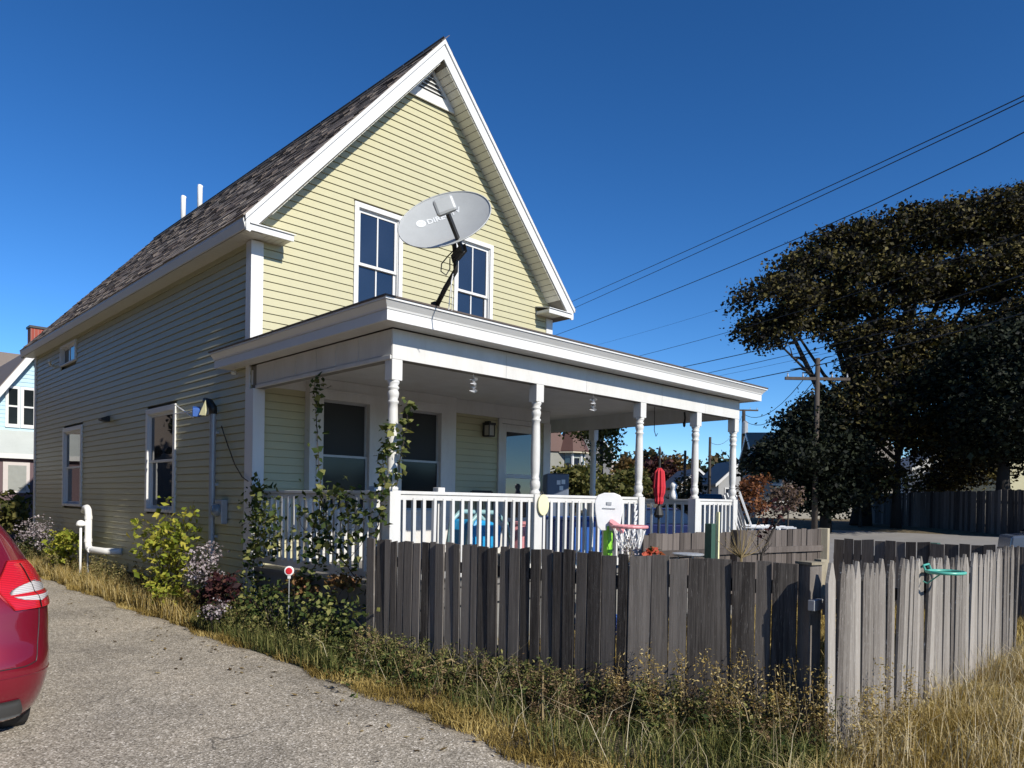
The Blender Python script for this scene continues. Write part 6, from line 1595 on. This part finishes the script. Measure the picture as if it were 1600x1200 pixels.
small_tree('dark garden tree between the fourth and fifth porch posts', [((31.187, 12.844, 2.301), (0.9, 0.9, 0.9)), ((31.013, 12.998, 1.711), (0.8, 0.8, 0.6))], 1400, 0.2, M['hillwood'], 0.1, csize=0.2)

small_tree('sparse pale leaved shrub above the middle of the far board fence', [((36.172, 2.749, 2.826), (1.2, 1.2, 0.6)), ((36.966, 2.014, 3.155), (1.4, 1.2, 0.7)), ((36.816, 0.79, 3.285), (1.6, 1.2, 0.6))], 4200, 0.15, M['maple'], 0.08, csize=0.35)
small_tree('bare limbed shrub at the foot of the big maple trunk', [((31.673, 4.198, 2.414), (0.7, 0.7, 0.9)), ((32.314, 3.609, 3.015), (0.9, 0.9, 0.7))], 2200, 0.13, M['maple'], 0.06, csize=0.35)
# wooded hill and tree line round the whole place
def woods(name, label, centres, n, size, mat, h, w):
    ells = [((x, y, gz(x, y) + h * rng.uniform(0.35, 0.6)), (w, w, h * rng.uniform(0.45, 0.7))) for x, y in centres]
    me = leaf_mesh(name, cloud(ells, n, 0.5, 14, size * 0.9), size, mat, 0.75); np_single(name, me, label, 'woods', 'stuff')
cen = []
for k in range(46):
    a = 2 * math.pi * k / 46 + rng.uniform(-.05, .05); r_ = rng.uniform(118, 150)
    cen.append((2 + r_ * math.cos(a), r_ * math.sin(a)))
woods('distant_woods', 'distant belt of mixed trees around the neighbourhood', cen, 60000, 1.0, M['hillwood'], 6.0, 11)
cen = [((113.983, 72.469, 7.308)[0] + 9 * k, (113.983, 72.469, 7.308)[1] - 9 * k) for k in range(-3, 12)]
ells = [((x, y, 3 + 3.2 * math.exp(-((k - 4.5) / 3.2) ** 2) + rng.uniform(-.8, .8)), (6, 6, 4.2 + 2.0 * math.exp(-((k - 4.5) / 3.0) ** 2))) for k, (x, y) in enumerate(cen)]
np_single('hill_trees', leaf_mesh('hill_trees', cloud(ells, 26000, 0.5, 14, 0.8), 1.0, M['hillwood'], 0.75), 'wooded ridge on the horizon seen under the porch roof', 'woods', 'stuff')

# ------------------------------------------------------------------ houses around
def hmat(name, col): return paint(name, col, 0.7, 0.25, dirt_scale=1.2)
GL = M['glass']
def box_house(name, label, c, ax, w, d, h, roof_h, wall_col, roof_col, wins=(), zb=None, eave=0.35, trim=(0.65, 0.65, 0.63), hip=False, chimney=None):
    """c: front bottom-left corner, ax: unit vector along the front, depth goes to its left (ax rotated +90)"""
    ax = Vector((ax[0], ax[1], 0)).normalized(); ay = Vector((-ax.y, ax.x, 0)); z0 = zb if zb is not None else gz(c[0], c[1]); o = Vector((c[0], c[1], z0))
    t_ = thing(name, label, 'house', o)
    mb = MB(); mb.prism([o - Vector((0, 0, 1)), o + ax * w - Vector((0, 0, 1)), o + ax * w + Vector((0, 0, h)), o + ax * (w / 2) + Vector((0, 0, h + roof_h)), o + Vector((0, 0, h))], ay * d)
    part('wall', mb, hmat(name + '_wall', wall_col), t_)
    rm = hmat(name + '_roof', roof_col); sl = roof_h / (w / 2)
    for s in (0, 1):
        a = o + (Vector((0, 0, 0)) if s == 0 else ax * w); dx = -1 if s == 0 else 1
        e_ = a + ax * dx * eave + Vector((0, 0, h - sl * eave)); r_ = o + ax * (w / 2) + Vector((0, 0, h + roof_h))
        mb = MB(); mb.prism([e_ + ay * (-eave) + Vector((0, 0, .02)), r_ - ay * eave + Vector((0, 0, .02)), r_ - ay * eave + Vector((0, 0, .20)), e_ - ay * eave + Vector((0, 0, .20))], ay * (d + 2 * eave)); part('roof', mb, rm, t_)
        mb = MB(); mb.prism([e_ - ay * (eave + 0.04) + Vector((0, 0, -.10)), r_ - ay * (eave + 0.04) + Vector((0, 0, -.10)), r_ - ay * (eave + 0.04) + Vector((0, 0, .16)), e_ - ay * (eave + 0.04) + Vector((0, 0, .16))], ay * 0.05); part('rake_board', mb, M['trim'], t_)
    for (face, u, z, ww, hh) in wins:
        if face == 'f': p = o + ax * u; du = ax; dn = -ay
        elif face == 'l': p = o + ay * u; du = ay; dn = -ax
        else: p = o + ax * w + ay * u; du = ay; dn = ax
        mb = MB(); mb.obox(p + Vector((0, 0, z)) + dn * 0.02, du * (ww / 2 + 0.09), dn * 0.03, (0, 0, hh / 2 + 0.09)); f_ = part('window', mb, M['trim'], t_)
        for q in (-1, 1):
            mb = MB(); mb.obox(p + Vector((0, 0, z + q * hh / 4)) + dn * 0.053, du * (ww / 2), dn * 0.006, (0, 0, hh / 4 - 0.02)); part('pane', mb, GL, f_)
    if chimney:
        q = o + ax * chimney[0] + ay * chimney[1]; mb = MB(); mb.obox(q + Vector((0, 0, chimney[2])), ax * 0.3, ay * 0.3, (0, 0, chimney[3])); ch = part('chimney', mb, M['brick'], t_)
        mb = MB(); mb.obox(q + Vector((0, 0, chimney[2] + chimney[3] + 0.04)), ax * 0.36, ay * 0.36, (0, 0, 0.05)); part('chimney_cap', mb, M['concrete'], ch)
    return t_
m, nt, b = new_mat('red_brick'); bk = nt.nodes.new('ShaderNodeTexBrick'); bk.inputs['Scale'].default_value = 4; bk.inputs['Color1'].default_value = (0.32, 0.07, 0.045, 1); bk.inputs['Color2'].default_value = (0.24, 0.05, 0.035, 1); bk.inputs['Mortar'].default_value = (0.3, 0.27, 0.24, 1)
nt.links.new(world_coords(nt), bk.inputs['Vector']); nt.links.new(bk.outputs[0], b.inputs['Base Color']); b.inputs['Roughness'].default_value = 0.9; M['brick'] = m

# pale blue neighbour at the left edge
Yn = 20.4
nb = thing('neighbour_house', 'pale blue clapboard house with pink patches and a porch roof at the left edge', 'house', (-1.0, Yn, 0))
mb = MB(); xa, xb = -3.6, 4.4; xm = (xa + xb) / 2 + 2.2; he = 4.404 - 0.55
rk0 = Vector((0.871, 20.4, 5.132)); rk1 = Vector((1.458, 20.4, 5.984)); sl_ = (rk1.z - rk0.z) / (rk1.x - rk0.x)
apx = rk0.x + 0.95; apz = rk0.z + 0.95 * sl_; x0_ = apx - 4.6; z0_ = apz - 4.6 * sl_
mb.prism([(x0_, Yn, -0.5), (apx + 4.6, Yn, -0.5), (apx + 4.6, Yn, z0_ - 0.1), (apx, Yn, apz - 0.1), (x0_, Yn, z0_ - 0.1)], (0, 9, 0))
m, nt, b = new_mat('patchy_blue_paint'); w = world_coords(nt); c = ramp(nt, [(0.45, (0.40, 0.58, 0.68)), (0.56, (0.46, 0.62, 0.70)), (0.62, (0.58, 0.42, 0.42))], noise(nt, w, 0.8, 2)); nt.links.new(c, b.inputs['Base Color']); b.inputs['Roughness'].default_value = 0.7
part('wall', mb, m, nb)
mbl = MB()
for k in range(40):
    z = 3.3 + 0.14 * k
    xr = (apz - 0.15 - z) / sl_
    if xr < 0.1: break
    l = max(x0_, apx - xr); board_ = [(l, Yn, z), (apx + min(4.6, xr), Yn, z), (apx + min(4.6, xr), Yn - 0.018, z), (l, Yn - 0.018, z)]
    mbl.poly(board_ + [(l, Yn, z + 0.13), (apx + min(4.6, xr), Yn, z + 0.13)], [(3, 2, 1, 0), (3, 4, 5, 2)])
part('siding', mbl, m, nb, kind='stuff')
for sg in (1, -1):
    X = lambda x: apx - x * sg
    mb = MB(); mb.prism([(X(0), Yn - 0.35, apz + 0.12), (X(5.0), Yn - 0.35, apz + 0.12 - 5.0 * sl_), (X(5.0), Yn - 0.35, apz - 0.08 - 5.0 * sl_), (X(0), Yn - 0.35, apz - 0.08)], (0, 9.6, 0)); part('roof', mb, hmat('neighbour_roof', (0.17, 0.14, 0.12)), nb)
    mb = MB(); mb.prism([(X(0), Yn - 0.40, apz + 0.08), (X(5.0), Yn - 0.40, apz + 0.08 - 5.0 * sl_), (X(5.0), Yn - 0.40, apz - 0.26 - 5.0 * sl_), (X(0), Yn - 0.40, apz - 0.26)], (0, 0.05, 0)); part('rake_board', mb, M['trim'], nb)
# rear wing with a level ridge and brick chimney
zr2 = 8.14; pr = Vector((2.534, 30.01, 8.14))
mb = MB(); mb.prism([(-12, 28.5, zr2 - 2.6), (-12, 31.5, zr2), (-12, 34.5, zr2 - 2.6), (-12, 34.5, -1), (-12, 28.5, -1)], (17.5, 0, 0)); part('rear_wing', mb, hmat('neighbour_roof2', (0.20, 0.165, 0.14)), nb)
q = Vector((2.997, 25.478, 7.854)); mb = MB(); mb.box(q.x - 0.26, q.x + 0.26, q.y - 0.26, q.y + 0.26, 5.0, 8.242); ch = part('chimney', mb, M['brick'], nb)
mb = MB(); mb.box(q.x - 0.31, q.x + 0.31, q.y - 0.31, q.y + 0.31, 8.242, 8.332); part('chimney_cap', mb, M['black'], ch)
def nwin(u0, v0, u1, v1, yy=Yn):
    return
wz1, wz0 = 5.175, 3.936; wx = [1.023, 1.432, 1.47, 1.909]
for a, b_ in ((wx[0], wx[1]), (wx[2], wx[3])):
    mb = MB(); mb.box(a - 0.0, b_ + 0.02, Yn - 0.06, Yn, wz0 - 0.1, wz1 + 0.06); f_ = part('window', mb, M['trim'], nb)
    for (s0, s1) in ((wz0 + 0.02, (wz0 + wz1) / 2 - 0.03), ((wz0 + wz1) / 2 + 0.03, wz1 - 0.03)):
        mb = MB(); mb.box(a + 0.09, b_ - 0.06, Yn - 0.066, Yn - 0.061, s0, s1); part('pane', mb, M['glass_shade'], f_)
zp1, zp0 = 3.43, 2.829
mb = MB(); mb.prism([(-4.0, Yn - 0.0, zp1 + 0.32), (-4.0, Yn - 1.5, zp0 + 0.05), (-4.0, Yn - 1.5, zp0 - 0.05), (-4.0, Yn - 0.0, zp1 + 0.1)], (7.2, 0, 0)); part('porch_roof', mb, hmat('neighbour_porch_roof', (0.50, 0.53, 0.50)), nb)
mb = MB(); mb.box(-4.0, 3.2, Yn - 1.53, Yn - 1.47, zp0 - 0.10, zp0 + 0.06); part('porch_fascia', mb, M['trim'], nb)
mb = MB(); mb.box(-3.8, 3.1, Yn - 1.35, Yn - 0.02, -0.5, zp0 - 0.05); part('enclosed_porch', mb, hmat('mauve_paint', (0.12, 0.075, 0.085)), nb)
a, b_ = 0.73, 1.482; s0, s1 = 1.621, 2.614
mb = MB(); mb.box(a, b_, Yn - 1.41, Yn - 1.35, s0, s1); f_ = part('window', mb, hmat('pinkish_trim', (0.55, 0.50, 0.48)), nb); mb = MB(); mb.box(a + 0.14, b_ - 0.1, Yn - 1.42, Yn - 1.411, s0 + 0.08, s1 - 0.1); part('pane', mb, plain('window_blind', (0.30, 0.31, 0.29), 0.3), f_)

# houses across the street, out of the frame to the left and behind (seen in the window glass)
box_house('grey_house', 'grey gabled house across the driveway, reflected in the side windows', (-12.0, 6.0), (0, 1), 9, 8, 5.8, 3.4, (0.13, 0.135, 0.14), (0.10, 0.09, 0.085), [('f', 2, 1.8, 0.9, 1.4), ('f', 6.5, 1.8, 0.9, 1.4), ('f', 2, 4.4, 0.9, 1.3), ('f', 6.5, 4.4, 0.9, 1.3)], zb=0)
box_house('red_house', 'dark red gabled house across the driveway, reflected in the nearer side window', (-12.0, -6.5), (0, 1), 9, 9, 5.0, 3.5, (0.12, 0.035, 0.03), (0.09, 0.08, 0.08), [('f', 2.5, 1.8, 0.9, 1.4), ('f', 6, 4.0, 0.9, 1.3)], zb=0)
for k, (x, y) in enumerate(((-8.6, 6.0), (-8.4, -1.5), (-8.6, 17), (-8.8, 11.5))):  # unseen trees, added to keep sky light off the side wall
    small_tree(['broad shade tree between the two houses across the driveway', 'shade tree off the left side of the driveway', 'shade tree at the far end of the driveway', 'second shade tree along the far side of the driveway'][k], [((x, y, 7.2), (2.3, 3.6, 3.6)), ((x + 0.2, y + 2.6, 5.0), (2.0, 3.0, 3.6)), ((x + 0.2, y - 2.6, 4.6), (2.0, 3.0, 3.4))], 14000, 0.3, M['hillwood'], 0.25, csize=0.35)

# brown-roofed turret house seen under the porch roof
tc = Vector((41.98, 30.167, 6.018)); tz = 5.655; ttop = 8.6; hw_ = 1.25
th_ = thing('turret_house', 'house with a pointed brown turret roof seen under the porch beam', 'house', (tc.x, tc.y, gz(tc.x, tc.y)))
mb = MB(); n_ = 8; mb.lathe((tc.x, tc.y, 0), [(1.0, 1.0), (1.0, tz - 0.05)], n_); part('turret_wall', mb, hmat('turret_paint', (0.30, 0.34, 0.33)), th_)
mb = MB(); mb.lathe((tc.x, tc.y, 0), [(1.45, tz), (1.45, tz + 0.08), (0.62, tz + (ttop - tz) * 0.62), (0.02, ttop + 1.6)], n_); part('turret_roof', mb, hmat('turret_shingle', (0.095, 0.045, 0.035)), th_)
mb = MB(); mb.lathe((tc.x, tc.y, 0), [(1.48, tz - 0.10), (1.50, tz - 0.01)], n_); part('turret_cornice', mb, hmat('turret_cream', (0.66, 0.60, 0.45)), th_)
for k in range(8):
    a = 2 * math.pi * (k + 0.5) / 8; mb = MB(); mb.obox((tc.x + 0.97 * math.cos(a), tc.y + 0.97 * math.sin(a), tz - 1.1), (-0.2 * math.sin(a), 0.2 * math.cos(a), 0), (0.03 * math.cos(a), 0.03 * math.sin(a), 0), (0, 0, 0.6)); part('window', mb, GL, th_)
    a = 2 * math.pi * k / 8; mb = MB(); mb.tube([(tc.x + 1.02 * math.cos(a), tc.y + 1.02 * math.sin(a), 1), (tc.x + 1.02 * math.cos(a), tc.y + 1.02 * math.sin(a), tz - 0.1)], 0.10, 5); part('corner_trim', mb, M['trim'], th_)
lb = tc + Vector((-0.95, 1.0, 0)) * 2.2
mb = MB(); mb.prism([(lb.x - 4, lb.y + 0, 0), (lb.x + 1.5, lb.y - 2.5, 0), (lb.x + 1.5, lb.y - 2.5, tz), (lb.x - 4, lb.y, tz)], (3, 5, 0)); part('wall', mb, hmat('turret_side', (0.25, 0.25, 0.22)), th_)
mb = MB(); mb.prism([(lb.x - 4.5, lb.y, tz), (lb.x + 1.8, lb.y - 2.8, tz), (lb.x - 0.5, lb.y - 0.5, tz + 4.2), (lb.x - 3.5, lb.y + 0.8, tz + 4.2)], (3.4, 5.5, 0)); part('roof', mb, hmat('turret_roof2', (0.10, 0.05, 0.04)), th_)
# grey gable behind the turret, white spire and pale flat building
g_ = (55.047, 38.521, 7.803); d2 = Vector((0.73, -0.68, 0))
box_house('grey_roof_house', 'grey roofed building behind the brown turret', (g_[0] - 2.2, g_[1] + 2), d2, 5.0, 5, 5.6, 3.6, (0.2, 0.2, 0.2), (0.09, 0.095, 0.10))
sp = Vector((58.481, 42.135, 6.134)); s_t = 8.757
st = thing('church_spire', 'slender white spire seen beside the brown turret', 'spire', (sp.x, sp.y, gz(sp.x, sp.y)))
mb = MB(); mb.lathe((sp.x, sp.y, 0), [(0.45, 1.0), (0.45, s_t - 2.1), (0.62, s_t - 2.0), (0.62, s_t - 1.85), (0.36, s_t - 1.7), (0.0, s_t)], 8); part('steeple', mb, M['trim'], st)
p_ = (64.421, 43.428, 5.363)
box_house('pale_building', 'pale pinkish building above the hedge right of the back porch post', (p_[0] - 2.4, p_[1] + 0.6), d2, 3.9, 6, 6.756 - 0.9 - 1.0, 0.35, (0.62, 0.52, 0.47), (0.55, 0.52, 0.5), [('f', 1.2, 4.6, 0.7, 0.6)], eave=0.1)
# houses on the right beyond the posts
p_ = (49.399, 23.209, 1.524)
box_house('grey_house', 'pale grey house with white gable trim between the third and fourth posts', (58.944, 30.719), d2, 3.4, 7, 2.4, 1.5, (0.32, 0.33, 0.34), (0.16, 0.16, 0.165), [('f', 1.0, 1.4, 0.6, 0.8), ('f', 2.4, 1.4, 0.6, 0.8)])
box_house('grey_house', 'grey shingled house with white corner between the fourth and fifth posts', (52.521, 23.033), d2, 3.6, 6, 2.6, 1.7, (0.35, 0.355, 0.36), (0.15, 0.15, 0.15), [('f', 0.9, 1.6, 0.6, 0.9), ('f', 2.6, 1.6, 0.6, 0.9)])
box_house('beige_house', 'taupe roofed beige house with white corner board partly behind the dark trees', (43.674, 16.243), (-3.610999999999997, -2.786999999999999), 4.56, 8, 3.67, 1.63, (0.36, 0.34, 0.30), (0.19, 0.17, 0.145), [('r', 1.4, 1.5, 0.8, 1.0), ('r', 3.6, 1.5, 0.8, 1.0)], zb=0.9, eave=0.25)
# white house glimpsed behind the trees at the right
box_house('white_house', 'white house glimpsed through the leaves above the far board fence', (49.05, 7.133), (0.55, -0.83), 9, 7, 3.4, 2.6, (0.62, 0.63, 0.65), (0.2, 0.2, 0.2), [('f', 1.5, 1.9, 0.9, 1.2), ('f', 4.5, 1.9, 0.9, 1.2), ('f', 7.4, 1.9, 0.9, 1.2)])
box_house('cream_house', 'cream house glimpsed at the right edge below the black tree', (45.838, 1.931), (0.55, -0.83), 8, 7, 4.4, 2.2, (0.60, 0.56, 0.36), (0.15, 0.15, 0.15), [('f', 2.0, 2.6, 0.9, 1.2)])

# far board fence across the street
ff = thing('wooden_fence', 'tall dark board fence in tree shade across the street', 'fence', (35.086, 5.099, 0.8))
me_f = plank_meshes(M['fence'], 3)
f0_ = Vector((35.086, 5.099, 0)); f1_ = Vector((29.322, -3.199, 0))
d = (f1_ - f0_); Lf = d.length; dn = d.normalized(); ang = math.atan2(dn.y, dn.x); s = 0
while s < Lf:
    w_ = rng.uniform(0.13, 0.17); c = f0_ + dn * (s + w_ / 2); tt = s / Lf
    zb_ = 0.64 * (1 - tt) + 0.542 * tt; zt3 = 2.3 * (1 - tt) + 2.383 * tt
    inst('fence_board', rng.choice(me_f), ff, (c.x, c.y, zb_ - 0.3), (0, rng.uniform(-.01, .01), ang), (w_ - 0.008, 1.0, zt3 - zb_ + 0.3 + rng.uniform(-.02, .02))); s += w_
mb = MB(); 
for z in (0.35, 1.3): mb.prism([f0_ + Vector((0.05, 0.05, z + 0.75)), f1_ + Vector((0.05, 0.05, z + 0.5)), f1_ + Vector((0.05, 0.05, z + 0.6)), f0_ + Vector((0.05, 0.05, z + 0.85))], (0.03, 0.03, 0))
part('fence_rail', mb, M['fence'], ff)

# parked cars across the street
def small_car(label, p, ang, col, l=4.3, name='parked_car'):
    p = Vector(p); c, s = math.cos(ang), math.sin(ang); ex = Vector((c, s, 0)); ey = Vector((-s, c, 0)); z0 = gz(p.x, p.y) + 0.03
    t_ = thing(name, label, 'car', (p.x, p.y, z0))
    def sec(prof, hw, nm, mat, sm=False, tw=1.0):
        mb = MB(); n = len(prof)
        pts = [p + ex * x - ey * hw * (1 if z < 0.95 else tw) + Vector((0, 0, z0 + z)) - Vector((0, 0, p.z)) for x, z in prof] + [p + ex * x + ey * hw * (1 if z < 0.95 else tw) + Vector((0, 0, z0 + z)) - Vector((0, 0, p.z)) for x, z in prof]
        mb.poly(pts, [tuple(range(n))[::-1], tuple(range(n, 2 * n))] + [(i, (i + 1) % n, n + (i + 1) % n, n + i) for i in range(n)]); return part(nm, mb, mat, t_, bevel=0.05)
    h = l / 2
    m_ = plain('car_paint_' + str(abs(hash(label)) % 97), col, 0.25, 0.3)
    sec([(-h, 0.35), (-h + 0.05, 0.85), (-h + 0.9, 0.95), (h - 1.1, 0.95), (h - 0.1, 0.78), (h, 0.35), (h - 0.3, 0.22), (-h + 0.3, 0.22)], 0.88, 'body', m_)
    sec([(-h + 0.5, 0.93), (-h + 1.0, 1.40), (h - 1.9, 1.42), (h - 1.15, 0.93)], 0.78, 'cabin_glass', M['glass'], tw=0.86)
    sec([(-h + 0.98, 1.39), (-h + 1.15, 1.45), (h - 2.0, 1.45), (h - 1.86, 1.41)], 0.68, 'roof', m_)
    for x in (-h + 0.85, h - 0.85):
        for s_ in (-1, 1): mb = MB(); q = p + ex * x + ey * s_ * 0.80; mb.lathe((q.x, q.y, z0 + 0.33), [(0.0, -0.10), (0.33, -0.10), (0.33, 0.10), (0.0, 0.10)], 16, ey); part('wheel', mb, M['tyre'], t_)
small_car('dark car parked across the street, seen under the porch between posts', (31.721, 12.34, 1.727), 0.9, (0.03, 0.035, 0.05))
small_car('navy blue car seen through the side rail of the porch', (16.49, 4.648, 1.222), -0.75, (0.012, 0.02, 0.09))
small_car('silver blue car at the right edge beyond the picket fence', (20.989, -5.697, 0.168), -1.2, (0.14, 0.17, 0.22))
sb = Vector((4.819, -0.877, 1.806))
t_ = thing('utility_box', 'blue-grey metal cabinet with white stickers seen through the porch by the house corner', 'cabinet', (sb.x, sb.y, 0))
mb = MB(); zt4 = 2.055; mb.obox((sb.x, sb.y, zt4 / 2), (0.13, -0.12, 0), (0.2, 0.22, 0), (0, 0, zt4 / 2)); part('cabinet', mb, plain('blue_grey_metal', (0.13, 0.16, 0.22), 0.5), t_, bevel=0.02)
for dx, dzz in ((-0.02, -0.14), (0.05, -0.13), (0.02, -0.23)):
    mb = MB(); q = Vector((sb.x, sb.y, zt4 + dzz)) - Vector((0.2, 0.22, 0)) * 1.01 + Vector((0.13, -0.12, 0)) * (dx * 6 + 0.2); mb.obox(q, (0.022, -0.020, 0), (0.004, 0.004, 0), (0, 0, 0.035)); part('sticker', mb, M['white_plastic'], t_)
